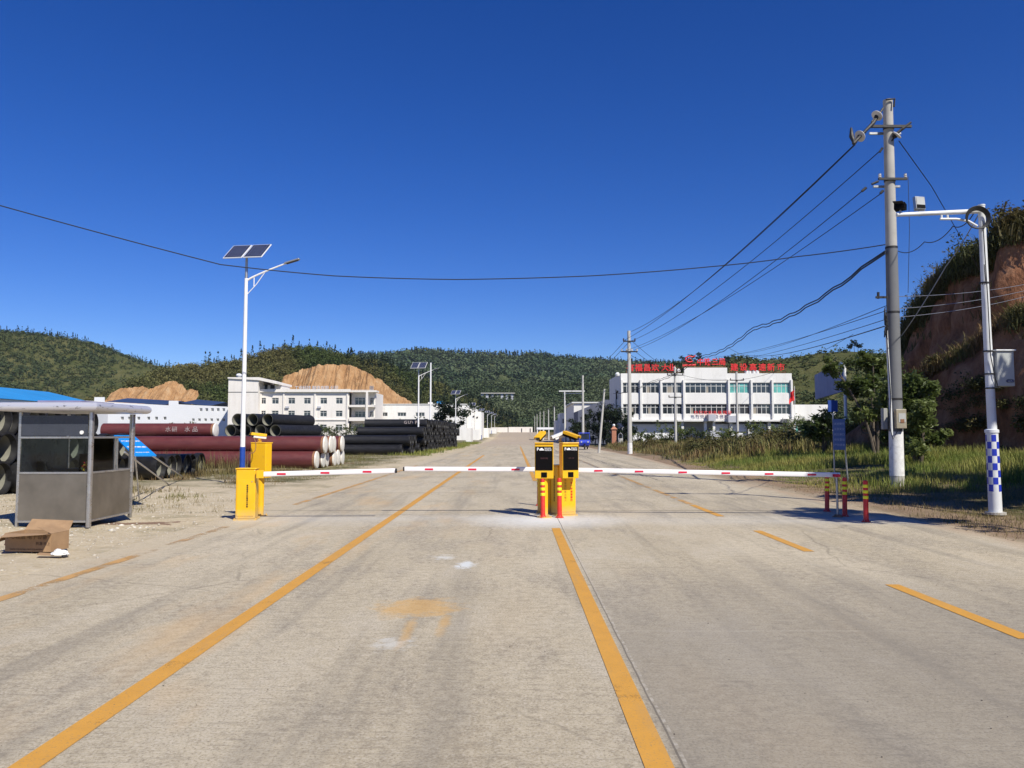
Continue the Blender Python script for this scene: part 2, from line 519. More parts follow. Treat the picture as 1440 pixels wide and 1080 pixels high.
c = k.mix(k.rng(xyz[1], 9.5, 4.0, 0, .22), c, (.22, .19, .145))
# grey, more worn right-hand slabs near the camera
rl = k.math('MULTIPLY', k.rng(xyz[0], .78, .84), k.rng(k.math('ADD', xyz[1], k.math('MULTIPLY', mid, 3.0)), 12.0, 8.0))
c = k.mix(k.math('MULTIPLY', rl, .5), c, (.20, .182, .155))
# rubber and oil tracks down the wheel paths
wp = k.rng(k.noise(k.mapv(p, (1.6, .08, 1)), 1.1, 4, .6), .52, .70, 0, .5)
c = k.mix(wp, c, (.19, .17, .14))
# pale cement dust of the newly bedded machines across the road
dy = k.math('ABSOLUTE', k.math('SUBTRACT', k.math('ADD', xyz[1], k.math('MULTIPLY', mid, .9)), 15.9))
dust = k.math('MULTIPLY', k.rng(dy, 1.3, .15), k.rng(k.noise(cross, 1.3, 4, .6), .3, .6, .35, .95))
c = k.mix(k.math('MULTIPLY', dust, .36), c, (.60, .59, .55))
dd = k.math('POWER', k.math('ADD', k.math('POWER', k.math('MULTIPLY', k.math('SUBTRACT', xyz[0], .55), .62), 2.0), k.math('POWER', k.math('MULTIPLY', k.math('SUBTRACT', xyz[1], 15.3), .62), 2.0)), .5)
dsp = k.rng(k.math('ADD', dd, k.math('MULTIPLY', mid, .8)), 1.45, .5, 0, .9)
c = k.mix(dsp, c, (.66, .67, .65))
# two chalky scuffs
def spot(cx, cy, rx, ry, a, b, amt, noisev):
    d = k.math('POWER', k.math('ADD', k.math('POWER', k.math('MULTIPLY', k.math('SUBTRACT', xyz[0], cx), 1 / rx), 2.0), k.math('POWER', k.math('MULTIPLY', k.math('SUBTRACT', xyz[1], cy), 1 / ry), 2.0)), .5)
    return k.rng(k.math('ADD', d, noisev), a, b, 0, amt)
nz = k.rng(k.noise(p, 9, 5, .7), .3, .7, -.45, .75)
c = k.mix(spot(-.62, 10.1, .16, .38, 1.0, .5, .75, nz), c, (.68, .72, .72))
c = k.mix(spot(-.95, 10.7, .2, .3, 1.0, .4, .5, nz), c, (.68, .70, .68))
c = k.mix(spot(-.98, 6.35, .22, .25, 1.0, .4, .5, nz), c, (.62, .62, .58))
# ochre paint spill
nz2 = k.rng(k.noise(p, 5.5, 6, .75), .3, .7, -.3, .5)
sp = spot(-.92, 7.65, .46, .50, 1.05, .6, .68, nz2)
sp2 = k.math('MAXIMUM', spot(-.90, 6.75, .07, .75, 1.0, .3, .55, nz2), spot(-.62, 7.0, .07, .5, 1.0, .3, .6, nz2))
sp2 = k.math('MAXIMUM', sp2, spot(-1.12, 7.45, .2, .35, 1.0, .3, .5, nz2))
grain = k.rng(k.noise(p, 60, 4, .75), .32, .55, .45, 1.0)
c = k.mix(k.math('MULTIPLY', k.math('MAXIMUM', sp, sp2), grain), c, (.60, .345, .09))
# faint orange tint streaks left
OT_ = (k.rng(k.noise(k.mapv(p, (.9, .22, 1), loc=(4, 2, 0)), .9, 4, .6), .53, .66, 0, .40))
c = k.mix(k.math('MULTIPLY', OT_, k.rng(xyz[0], -.6, -1.8, .12, 1.0)), c, (.58, .39, .19))
# sand blown over both edges
e1 = k.rng(k.math('ADD', xyz[0], k.math('MULTIPLY', k.math('SUBTRACT', k.noise(p, .8, 5, .65), .5), 2.6)), -4.7, -5.6, 0, 1.0)
sandc = k.mix(k.rng(mid, .3, .7), (.43, .355, .235), (.56, .475, .335))
sandc = k.mix(k.rng(fine, .51, .62, 0, .6), sandc, (.64, .59, .48))
sandc = k.mix(k.rng(fine, .48, .38, 0, .6), sandc, (.2, .16, .10))
c = k.mix(e1, c, sandc)
fary = k.rng(xyz[1], 95.0, 140.0, 0, .65)
c = k.mix(fary, c, (.42, .33, .24))
eR = k.math('SUBTRACT', xyz[0], k.math('MULTIPLY', k.rng(xyz[1], 26.0, 62.0), 1.3))
e2 = k.rng(k.math('ADD', eR, k.math('MULTIPLY', k.math('SUBTRACT', k.noise(p, 1.1, 5, .65), .5), 1.1)), 7.25, 7.75, 0, .9)
c = k.mix(e2, c, (.40, .30, .20))
# joints between slabs and cracks
wob = k.math('MULTIPLY', k.math('SUBTRACT', k.noise(p, 1.7, 4, .6), .5), .09)
xw = k.math('ADD', xyz[0], wob); yw = k.math('ADD', xyz[1], wob)
def line(v, at, hw): return k.math('LESS_THAN', k.math('ABSOLUTE', k.math('SUBTRACT', v, at)), hw)
j = line(k.math('ADD', xyz[0], k.math('MULTIPLY', wob, .3)), .838, .006)
j = k.math('MAXIMUM', j, k.math('MULTIPLY', line(yw, 17.25, .03), k.rng(k.noise(p, .7, 2), .35, .42)))
j = k.math('MAXIMUM', j, k.math('MULTIPLY', line(k.math('ADD', yw, k.math('MULTIPLY', xyz[0], -.02)), 16.35, .022), k.rng(xyz[0], -1.2, -2.2)))
j = k.math('MAXIMUM', j, k.math('MULTIPLY', k.math('MULTIPLY', line(yw, 22.4, .03), k.rng(k.noise(p, .6, 2), .4, .5)), .8))
c = k.mix(k.math('MULTIPLY', j, k.rng(xyz[1], 13.0, 14.0, .5, .8)), c, (.06, .052, .045))
jj = k.math('FRACT', k.math('MULTIPLY', yw, 1 / 5.2))
j3 = k.math('MULTIPLY', k.math('LESS_THAN', jj, .008), k.rng(xyz[1], 26.0, 28.0, 0, .35))
c = k.mix(j3, c, (.06, .055, .05))
jr = k.math('MULTIPLY', k.rng(xyz[0], .86, .88), k.rng(k.noise(p, 3, 4, .7), .42, .55))
for yy in (11.65, 9.05, 6.75):
    c = k.mix(k.math('MULTIPLY', k.math('MULTIPLY', line(yw, yy, .012), jr), .18), c, (.62, .57, .47))
c = k.mix(k.math('MULTIPLY', k.math('MULTIPLY', line(k.math('ADD', xyz[0], k.math('MULTIPLY', wob, .3)), .856, .010), k.rng(k.noise(p, 14, 4), .45, .6)), .45), c, (.56, .52, .45))
# long tar-dark cracks right of the middle further down the road
c = k.mix(k.math('MULTIPLY', k.math('MULTIPLY', line(k.math('ADD', xyz[0], k.math('MULTIPLY', wob, 6.0)), 5.15, .035), k.rng(xyz[1], 26.0, 30.0)), .7), c, (.07, .06, .055))
c = k.mix(k.math('MULTIPLY', k.math('MULTIPLY', line(k.math('ADD', xyz[0], k.math('MULTIPLY', wob, 5.0)), 6.3, .04), k.rng(xyz[1], 30.0, 34.0)), .6), c, (.09, .075, .06))
vd = k.n('ShaderNodeTexVoronoi'); vd.feature = 'DISTANCE_TO_EDGE'; vd.inputs['Scale'].default_value = .23
wv = k.n('ShaderNodeMix'); wv.data_type = 'VECTOR'; wv.inputs[0].default_value = .25
nv = k.n('ShaderNodeTexNoise'); k.L(p, nv.inputs['Vector']); nv.inputs['Scale'].default_value = 1.6; nv.inputs['Detail'].default_value = 5
k.L(p, wv.inputs[4]); k.L(nv.outputs['Color'], wv.inputs[5]); k.L(wv.outputs[1], vd.inputs['Vector'])
ck = k.math('MULTIPLY', k.rng(vd.outputs['Distance'], .0035, .0012), k.rng(k.noise(p, .28, 3), .50, .56))
c = k.mix(k.math('MULTIPLY', ck, .33), c, (.10, .085, .065))
hgt = k.math('ADD', k.math('MULTIPLY', fine, .5), k.math('ADD', k.math('MULTIPLY', mid, .3), k.math('MULTIPLY', j, -1.5)))
k.bump(hgt, .35, .012)
M['road'] = k.fin(c, k.rng(mid, .3, .7, .72, .92), 0, .3)
m = MB()
vs = []; 
for y in ys:
    z = float(gy_(y))
    a, b = RX0, float(rx1(y))
    jl = .12 * fbm(y * .5, 1.3, 3); jr_ = .10 * fbm(y * .6, 7.7, 3)
    for x in (a + jl, -2.5, 2.5, b + jr_): vs.append((x, y, z))
fs = []
for i in range(len(ys) - 1):
    for q in range(3):
        fs.append((i * 4 + q, i * 4 + q + 1, i * 4 + 5 + q, i * 4 + 4 + q))
m.add(vs, fs)
# slab edges
m.add([(v[0], v[1], v[2] - .2) for v in vs[0::4]] + [v for v in vs[0::4]], [(i, i + 1, len(ys) + i + 1, len(ys) + i) for i in range(len(ys) - 1)])
m.add([(v[0], v[1], v[2] - .2) for v in vs[3::4]] + [v for v in vs[3::4]], [(i, i + 1, len(ys) + i + 1, len(ys) + i) for i in range(len(ys) - 1)])
tag(m.build('road', M['road'], recalc=True), kind='structure')

# painted lines
def paint(name, col, thr, edge):
    k = NM(name); p = k.pos()
    gr = k.noise(p, 70, 5, .8); md = k.noise(p, 5, 5, .7)
    c = k.mix(k.rng(md, .3, .7), tuple(x * .88 for x in col), col)
    c = k.mix(k.rng(gr, .45, .34, 0, .8), c, (.26, .2, .12)); c = k.mix(k.rng(k.noise(k.mapv(p, (3, .3, 1)), 2, 5, .7), .52, .7, 0, .4), c, (.40, .27, .13))
    wear = k.rng(k.math('ADD', k.math('MULTIPLY', gr, .45), k.math('MULTIPLY', k.noise(p, 1.1, 5, .7), .75)), thr, thr + .05)
    tr = k.n('ShaderNodeBsdfTransparent'); mx = k.n('ShaderNodeMixShader')
    k.L(wear, mx.inputs[0]); k.L(k.b.outputs[0], mx.inputs[1]); k.L(tr.outputs[0], mx.inputs[2]); k.L(mx.outputs[0], k.out.inputs[0])
    return k.fin(c, .7, 0, .3)
M['line_new'] = paint('yellow_road_paint', (.64, .325, .055), .70, 0)
M['line_old'] = paint('worn_yellow_road_paint', (.58, .335, .12), .60, 0)
M['line_faint'] = paint('faded_yellow_road_paint', (.50, .32, .16), .56, 0)
def stripe(x, y0, y1, w, mat, name='road_marking'):
    m = MB(); n = max(2, int((y1 - y0) / 3) + 1)
    yy = np.linspace(y0, y1, n)
    for i, y in enumerate(yy):
        z = float(gy_(y)) + .004
        m.v += [(x - w / 2 + .006 * n3(x, y * 2), y, z), (x + w / 2 + .006 * n3(x + 5, y * 2), y, z)]
    for i in range(n - 1): m.f.append((2 * i, 2 * i + 1, 2 * i + 3, 2 * i + 2)); m.m.append(0)
    return tag(m.build(name, mat), kind='structure')
stripe(-2.433, -2, 17.0, .155, M['line_new']); stripe(-2.433, 17.0, 62, .155, M['line_new'])
stripe(.717, -2, 14.0, .145, M['line_new'])
stripe(.717, 28, 105, .16, M['line_new'])
stripe(4.14, 6.5, 8.8, .15, M['line_new']); stripe(4.14, 11.25, 13.65, .15, M['line_new'])
stripe(4.14, 1.7, 4.1, .15, M['line_new'])
stripe(4.14, 16.0, 18.6, .15, M['line_new']); stripe(4.14, 18.8, 34, .15, M['line_old'])
stripe(-5.15, 1, 10.9, .15, M['line_old'])
stripe(-5.15, 10.95, 14.2, .15, M['line_faint'])
stripe(-5.15, 18.6, 42, .15, M['line_old'])
stripe(4.14, 36, 80, .13, M['line_faint'])
# rumble strips far down the road
for r_, y in enumerate((148, 150)):
    m = MB()
    for i in range(22):
        x = -6.4 + i * .72 + r_ * .3
        if x < 8: m.quad((x - .19, y - .35, .008), (x + .19, y - .35, .008), (x + .19, y + .35, .008), (x - .19, y + .35, .008))
    tag(m.build('road_marking', M['white_paint']), kind='structure')

# ---------------------------------------------------------------- foliage material family
def leafmat(name, a, b, c3, wscale=.6, rough=.6, trans=.25):
    k = NM(name)
    p = k.pos()
    r = k.geo.outputs['Random Per Island']
    c = k.mix(r, a, b)
    c = k.mix(k.rng(k.noise(p, wscale, 3, .6), .42, .62), c, c3)
    dif = k.n('ShaderNodeBsdfTranslucent'); k.L(c, dif.inputs[0])
    k.fin(c, rough, 0, .3)
    mx = k.n('ShaderNodeMixShader'); mx.inputs[0].default_value = trans
    k.L(k.b.outputs[0], mx.inputs[1]); k.L(dif.outputs[0], mx.inputs[2]); k.L(mx.outputs[0], k.out.inputs[0])
    return k.m
M['leaf_far'] = leafmat('far_woodland_leaves', (.046, .072, .018), (.095, .128, .034), (.150, .138, .048), .03, .8, .15)
M['leaf_far2'] = leafmat('distant_woodland_leaves', (.036, .066, .030), (.068, .104, .046), (.105, .130, .062), .011, .8, .15)
M['leaf_conifer'] = leafmat('conifer_needles', (.010, .022, .010), (.022, .038, .016), (.016, .028, .012), .05, .8, .05)
M['leaf_left'] = leafmat('scrub_leaves', (.062, .082, .026), (.115, .132, .046), (.050, .076, .032), .022, .8, .15)
M['leaf_dark'] = leafmat('dark_broad_leaves', (.045, .070, .018), (.13, .175, .048), (.18, .22, .07), .7, .45, .40)
M['leaf_mid'] = leafmat('mid_green_leaves', (.040, .065, .018), (.090, .120, .035), (.11, .12, .04), .7, .5, .25)
M['grass_olive'] = leafmat('weedy_grass', (.11, .12, .032), (.27, .25, .09), (.20, .13, .06), .25, .7, .3)
M['grass_dry'] = leafmat('dry_grass', (.22, .17, .08), (.34, .27, .13), (.14, .13, .045), .5, .8, .3)
M['grass_green'] = leafmat('green_grass', (.11, .16, .03), (.24, .29, .06), (.32, .29, .08), .3, .7, .3)
M['shrub_dry'] = leafmat('dry_hanging_scrub', (.17, .10, .05), (.28, .18, .09), (.12, .12, .04), .35, .8, .25)
M['bank_leaf'] = leafmat('bank_scrub', (.04, .05, .016), (.12, .13, .04), (.14, .105, .04), .2, .7, .25)

def rot_mats(n, rng, tilt=None):
    """n random rotation matrices; tilt limits the lean from vertical"""
    az = rng.random(n) * 2 * np.pi
    ti = (rng.random(n) * np.pi) if tilt is None else rng.random(n) * tilt
    ro = rng.random(n) * 2 * np.pi
    def Rz(a):
        c, s = np.cos(a), np.sin(a); z = np.zeros_like(a); o = np.ones_like(a)
        return np.stack([np.stack([c, -s, z], -1), np.stack([s, c, z], -1), np.stack([z, z, o], -1)], -2)
    def Rx(a):
        c, s = np.cos(a), np.sin(a); z = np.zeros_like(a); o = np.ones_like(a)
        return np.stack([np.stack([o, z, z], -1), np.stack([z, c, -s], -1), np.stack([z, s, c], -1)], -2)
    return Rz(az) @ Rx(ti) @ Rz(ro)
def leaf_cloud(points, size, rng, jit=.35, aspect=.55):
    """one folded diamond leaf (4 corners) per point"""
    n = len(points)
    b = np.array([[0, -1, 0], [aspect, 0, .18], [0, 1, 0], [-aspect, 0, .18]]) * .5
    s = size * (1 + jit * (rng.random(n) * 2 - 1))
    Rm = rot_mats(n, rng)
    v = np.einsum('nij,kj->nki', Rm, b) * s[:, None, None] + points[:, None, :]
    f = np.arange(n * 4).reshape(n, 4)
    return v.reshape(-1, 3), f
def blob_points(n, rng, shell=.55):
    d = rng.normal(size=(n, 3)); d /= np.linalg.norm(d, axis=1)[:, None]
    r = (shell + (1 - shell) * rng.random(n)) ** 1.0
    return d * r[:, None]
def crown_proto(kind, rng, n):
    if kind == 'round':
        p = []
        for i in range(5):
            c = rng.normal(size=3) * [.28, .28, .2]; p.append(blob_points(n // 5, rng, .6) * rng.uniform(.3, .5) + c)
        p = np.concatenate(p); p[:, 2] += .35
        return leaf_cloud(p, .30 if n < 100 else .17, rng, .5, .8)
    if kind == 'cone':
        t = rng.random(n) ** .7; a = rng.random(n) * 6.283
        rr = (1 - t) * .30 * (.6 + .5 * rng.random(n)) + .015
        p = np.stack([rr * np.cos(a), rr * np.sin(a), t * 1.9 - .1], -1)
        return leaf_cloud(p, .22, rng, .5, .6)
def instances(proto_list, pts, scales, rng, zs=None):
    """bake copies of small prototypes into one array pair"""
    V = []; F = []; off = 0
    which = rng.integers(0, len(proto_list), len(pts))
    for w_, (pv, pf) in enumerate(proto_list):
        ii = np.where(which == w_)[0]
        if len(ii) == 0: continue
        a = rng.random(len(ii)) * 6.283; c, s = np.cos(a), np.sin(a)
        v = np.empty((len(ii), len(pv), 3))
        v[:, :, 0] = (pv[None, :, 0] * c[:, None] - pv[None, :, 1] * s[:, None]) * scales[ii][:, None] + pts[ii][:, None, 0]
        v[:, :, 1] = (pv[None, :, 0] * s[:, None] + pv[None, :, 1] * c[:, None]) * scales[ii][:, None] + pts[ii][:, None, 1]
        zz = scales[ii] if zs is None else scales[ii] * zs[ii]
        v[:, :, 2] = pv[None, :, 2] * zz[:, None] + pts[ii][:, None, 2]
        f = pf[None] + (np.arange(len(ii)) * len(pv))[:, None, None] + off
        V.append(v.reshape(-1, 3)); F.append(f.reshape(-1, pf.shape[1])); off += v.shape[0] * v.shape[1]
    return np.concatenate(V), np.concatenate(F)
round_p = [crown_proto('round', nr, 40) for _ in range(8)]
round_hi = [crown_proto('round', nr, 110) for _ in range(6)]
cone_p = [crown_proto('cone', nr, 50) for _ in range(5)]

# ---------------------------------------------------------------- hills
def hillmat(name, a, b):
    k = NM(name); p = k.pos()
    c = k.mix(k.rng(k.noise(p, .08, 6, .7), .35, .65), a, b)
    k.bump(k.noise(p, .25, 5, .7), .8, 2.0)
    return k.fin(c, .95, 0, .1)
M['hill'] = hillmat('hill_undergrowth', (.050, .062, .020), (.110, .105, .042))
M['hill_far'] = hillmat('far_hill_undergrowth', (.045, .065, .026), (.085, .098, .042))
k = NM('cut_earth')
p = k.pos()
st = k.noise(k.mapv(p, (1, 1, .22)), .35, 6, .72)
c = k.ramp(st, [(.28, (.24, .125, .055)), (.5, (.43, .25, .12)), (.72, (.54, .37, .21))])
k.bump(k.noise(k.mapv(p, (1, 1, .15)), .9, 5, .7), .9, 1.2)
M['cut_earth'] = k.fin(c, .95, 0, .1)

def hill(name, sky, Yr, depth_front, depth_back, x0px, x1px, nx=220, nyy=40, amp=.03, shape=1.3, cut=None, gul_a=.45, gul_s=.013, mat='hill', foot=0.0):
    """ridge whose crest follows the skyline list (px,py) at distance Yr (a number or a list px->Y)"""
    yr = (lambda q: Yr) if not isinstance(Yr, list) else (lambda q: lerp_list(Yr, q))
    pxs = np.linspace(x0px, x1px, nx)
    crest = [P(q, lerp_list(sky, q), yr(q)) for q in pxs]
    cx = np.array([c_.x for c_ in crest]); cy = np.array([c_.y for c_ in crest]); cz = np.array([c_.z for c_ in crest])
    t = np.concatenate([np.linspace(-1, 0, nyy), np.linspace(0, 1, nyy // 3)[1:]])
    T, CX = np.meshgrid(t, cx, indexing='ij'); CY = np.broadcast_to(cy, T.shape); CZ = np.broadcast_to(cz, T.shape)
    Yv = CY + np.where(T < 0, T * depth_front, T * depth_back)
    prof = np.where(T < 0, (1 - np.abs(T) ** shape), 1 - .6 * T ** 1.5)
    Xv = CX * (1 + 0 * T)
    nz_ = vfbm(Xv * .012 + 3, Yv * .012, 5)
    gul = np.clip(1 - np.abs(T) * 0.15, 0, 1)
    ridge = -1.6 * np.abs(vnoise(Xv * gul_s + 40, Yv * gul_s * .25)) - .35 * np.abs(vnoise(Xv * gul_s * 2.7 + 9, Yv * gul_s * .7))
    Zv = foot + (CZ - foot) * (prof + gul_a * ridge * np.sin(np.pi * np.clip(np.abs(T), 0, 1)) * (T < 0) + amp * 3.0 * nz_ * np.clip(np.abs(T) * 3, 0, 1) * np.clip((1 - np.abs(T)) * 3, 0, 1))
    V = np.stack([Xv, Yv, Zv], -1)
    if cut is not None: V = cut(V)
    ny_, nx_ = T.shape
    idx = np.arange(ny_ * nx_).reshape(ny_, nx_)
    F = np.stack([idx[:-1, :-1], idx[:-1, 1:], idx[1:, 1:], idx[1:, :-1]], -1).reshape(-1, 4)
    return V, F
def sample(V, n, rng, tmax=None):
    """random points on the grid surface"""
    a = rng.random(n) * (V.shape[0] - 1.001); b = rng.random(n) * (V.shape[1] - 1.001)
    if tmax is not None: a = a * tmax / (V.shape[0] - 1.001) * 1.0
    i = a.astype(int); j = b.astype(int); fa = (a - i)[:, None]; fb = (b - j)[:, None]
    return (V[i, j] * (1 - fa) + V[i + 1, j] * fa) * (1 - fb) + (V[i, j + 1] * (1 - fa) + V[i + 1, j + 1] * fa) * fb
def proj(p):
    """photo pixel of points (n,3), used only to keep trees off the bare earth cuts"""
    Mi = np.array(_RM.transposed()); q = (p - np.array([0, 0, CAM_H])) @ Mi.T
    return 720 + FPX * q[:, 0] / -q[:, 2], 540 - FPX * q[:, 1] / -q[:, 2]

def patchy(pts, sc, thr, keep, rng=nr):
    n_ = vfbm(pts[:, 0] * sc + 11, pts[:, 1] * sc * .6 + pts[:, 2] * sc, 4)
    return pts[(n_ > thr) | (rng.random(len(pts)) < keep)]
# far wooded ridge
skyF = [(380, 514), (440, 508), (500, 505), (560, 502), (595, 497), (640, 500), (700, 502), (760, 503), (800, 509), (850, 512), (900, 514), (960, 518), (1060, 520), (1150, 530)]
VF, FF = hill('h', skyF, 1050, 620, 400, 300, 1200, 200, 50, .05, 1.15)
tag(np_mesh('far_hill', VF.reshape(-1, 3), FF, M['hill_far'], smooth=True), kind='structure')
pts = patchy(sample(VF, 20000, nr, 55), .006, -.05, .45)
v, f = instances(round_p, pts, nr.uniform(5, 10, len(pts)), nr)
tag(np_mesh('far_woodland', v, f, M['leaf_far2']), 'woodland covering the far ridge at the end of the road', 'woodland', kind='stuff')
pts = sample(VF, 2600, nr, 60)
crest = sample(VF[45:51], 1300, nr)
pts = np.concatenate([pts, crest])
v, f = instances(cone_p, pts, nr.uniform(3, 6.5, len(pts)), nr)
tag(np_mesh('far_conifers', v, f, M['leaf_conifer']), 'dark conifers dotted over the far ridge and along its skyline', 'conifer wood', kind='stuff')

# hill on the left
skyL = [(-500, 440), (-200, 452), (0, 466), (40, 469), (100, 476), (130, 484), (160, 497), (190, 508), (225, 515), (260, 522), (300, 530), (360, 545), (420, 570), (470, 600)]
VL, FL = hill('h', skyL, 600, 230, 260, -500, 470, 200, 44, .07, 1.25)
tag(np_mesh('left_hill', VL.reshape(-1, 3), FL, M['hill'], smooth=True), kind='structure')
pts = patchy(sample(VL, 24000, nr, 48), .012, .08, .28)
v, f = instances(round_p, pts, nr.uniform(1.5, 1.8, len(pts)) * nr.uniform(.8, 2.2, len(pts)), nr)
tag(np_mesh('left_hill_scrub', v, f, M['leaf_left']), 'olive scrub and small trees covering the hill on the left', 'scrub', kind='stuff')
pts = np.concatenate([sample(VL, 300, nr, 48), sample(VL[41:46, 95:], 200, nr)])
v, f = instances(cone_p, pts, nr.uniform(1.8, 3.8, len(pts)), nr)
tag(np_mesh('left_hill_conifers', v, f, M['leaf_conifer']), 'small conifers on the crest of the left hill', 'conifer wood', kind='stuff')

# middle hill with the quarry cut
skyM = [(150, 580), (190, 552), (230, 530), (262, 522), (290, 518), (320, 514), (345, 506), (380, 497), (420, 493), (450, 495), (480, 504), (500, 511), (530, 514), (570, 528), (620, 548), (680, 575), (730, 600)]
YM = [(150, 300), (420, 330), (560, 360), (730, 420)]
VM, FM = hill('h', skyM, YM, 62, 160, 150, 730, 260, 60, .05, 1.5)
cutsky = [(392, 575), (400, 535), (420, 524), (460, 517), (495, 518), (520, 530), (540, 541), (556, 556), (575, 568), (584, 575)]
cutsky2 = [(160, 558), (170, 551), (195, 546), (215, 552), (240, 540), (250, 541), (262, 552), (280, 553), (284, 562)]
def mk_cut(sky, Yc, x0, x1, n=220, m_=40):
    """steep face of bare earth with gullies, standing just in front of the slope"""
    pxs = np.linspace(x0, x1, n); top = [P(q, lerp_list(sky, q) + 3.0 * n3(q * .15, 3) + 1.5 * n3(q * .6, 3), Yc) for q in pxs]
    V = np.zeros((m_, n, 3))
    for j_, tp in enumerate(top):
        for i_ in range(m_):
            u = i_ / (m_ - 1)
            z = (tp.z + 1.0) * u
            back = (1 - u) * 22 + (4.5 * fbm(tp.x * .13, z * .02, 5) + 1.8 * abs(fbm(tp.x * .45, z * .05, 4)))
            V[i_, j_] = (tp.x * (1 - (0) / Yc), Yc - back, z)
    idx = np.arange(m_ * n).reshape(m_, n)
    F = np.stack([idx[:-1, :-1], idx[:-1, 1:], idx[1:, 1:], idx[1:, :-1]], -1).reshape(-1, 4)
    back = V[-1].copy(); back[:, 1] += 60; back[:, 2] -= 3
    return V, F
def push(V, sky, Yc, x0, x1):
    """push the natural slope back behind the cut"""
    sh = V.shape; q = V.reshape(-1, 3).copy(); px, py = proj(q)
    top = np.interp(px, [a for a, b in sky], [b for a, b in sky])
    m_ = (px > x0) & (px < x1) & (py > top - 0.5) & (q[:, 1] < Yc + 8)
    q[m_, 1] = np.maximum(q[m_, 1], Yc + 8)
    return q.reshape(sh)
VM = push(VM, cutsky, 262, 390, 586); VM = push(VM, cutsky2, 262, 160, 286)
tag(np_mesh('middle_hill', VM.reshape(-1, 3), FM, M['hill'], smooth=True), kind='structure')
for sky_, x0, x1, nm in ((cutsky, 392, 584, 'quarry_face'), (cutsky2, 160, 284, 'quarry_face')):
    V_, F_ = mk_cut(sky_, 262, x0, x1)
    tag(np_mesh(nm, V_.reshape(-1, 3), F_, M['cut_earth'], smooth=False), kind='structure')
def offcut(pts):
    px, py = proj(pts)
    t1 = np.interp(px, [a for a, b in cutsky], [b for a, b in cutsky]); t2 = np.interp(px, [a for a, b in cutsky2], [b for a, b in cutsky2])
    bad = ((px > 392) & (px < 584) & (py > t1 - 1)) | ((px > 160) & (px < 284) & (py > t2 - 1))
    return pts[~bad]
pts = patchy(offcut(sample(VM, 9500, nr, 66)), .02, -.02, .40)
v, f = instances(round_hi, pts, nr.uniform(1.5, 3.6, len(pts)), nr)
tag(np_mesh('middle_hill_woodland', v, f, M['leaf_far']), 'mixed green woodland on the hill above the earth cut', 'woodland', kind='stuff')
pts = offcut(np.concatenate([sample(VM[:, 150:], 900, nr, 64), sample(VM[57:62, 60:], 90, nr)]))
v, f = instances(cone_p, pts, nr.uniform(1.8, 3.8, len(pts)), nr)
tag(np_mesh('middle_hill_conifers', v, f, M['leaf_conifer']), 'dark conifers on the right flank of the hill above the earth cut', 'conifer wood', kind='stuff')

# wooded valley side that runs down to the end of the road
skyV = [(560, 565), (600, 552), (640, 548), (700, 545), (760, 548), (800, 545), (840, 540), (880, 545), (930, 560)]
VV, FV = hill('h', skyV, 520, 130, 120, 520, 960, 160, 30, .05, 1.2)
tag(np_mesh('valley_hill', VV.reshape(-1, 3), FV, M['hill_far'], smooth=True), kind='structure')
pts = sample(VV, 6500, nr, 34)
v, f = instances(round_hi, pts, nr.uniform(3, 6.5, len(pts)), nr)
tag(np_mesh('valley_woodland', v, f, M['leaf_far2']), 'dark woodland on the low slope behind the end of the road', 'woodland', kind='stuff')

# right hill behind the office
skyR = [(860, 560), (900, 530), (940, 518), (968, 510), (1000, 512), (1020, 507), (1045, 503), (1065, 508), (1100, 505), (1150, 497), (1190, 494), (1240, 497), (1300, 486), (1400, 478), (1600, 470), (1900, 480)]
VR, FR = hill('h', skyR, 250, 115, 150, 860, 1900, 220, 46, .05, 1.25)
tag(np_mesh('right_hill', VR.reshape(-1, 3), FR, M['hill'], smooth=True), kind='structure')
pts = patchy(sample(VR, 12000, nr, 52), .03, .08, .25)
v, f = instances(round_p, pts, nr.uniform(.9, 2.4, len(pts)), nr)
tag(np_mesh('right_hill_scrub', v, f, M['leaf_left']), 'olive and green scrub on the hill behind the white office', 'scrub', kind='stuff')

# ================================================================ barrier machines
def vertical_chars(s, size, gap, mat, parent, x, y, ztop, name='lettering', normal=(0, -1, 0)):
    body = "\n".join(s)
    c = bpy.data.curves.new('t', 'FONT'); c.body = body; c.size = size; c.extrude = .002
    c.align_x = 'CENTER'; c.align_y = 'TOP'; c.space_line = gap; c.resolution_u = 2; c.offset = .0008
    t = bpy.data.objects.new('t', c); COL.objects.link(t)
    dg = bpy.context.evaluated_depsgraph_get()
    me = bpy.data.meshes.new_from_object(t.evaluated_get(dg)); bpy.data.objects.remove(t)
    me.transform(TM((x, y, ztop), normal)); me.materials.clear(); me.materials.append(mat); me.name = name
    o = bpy.data.objects.new(name, me); COL.objects.link(o); o.parent = parent
    return o

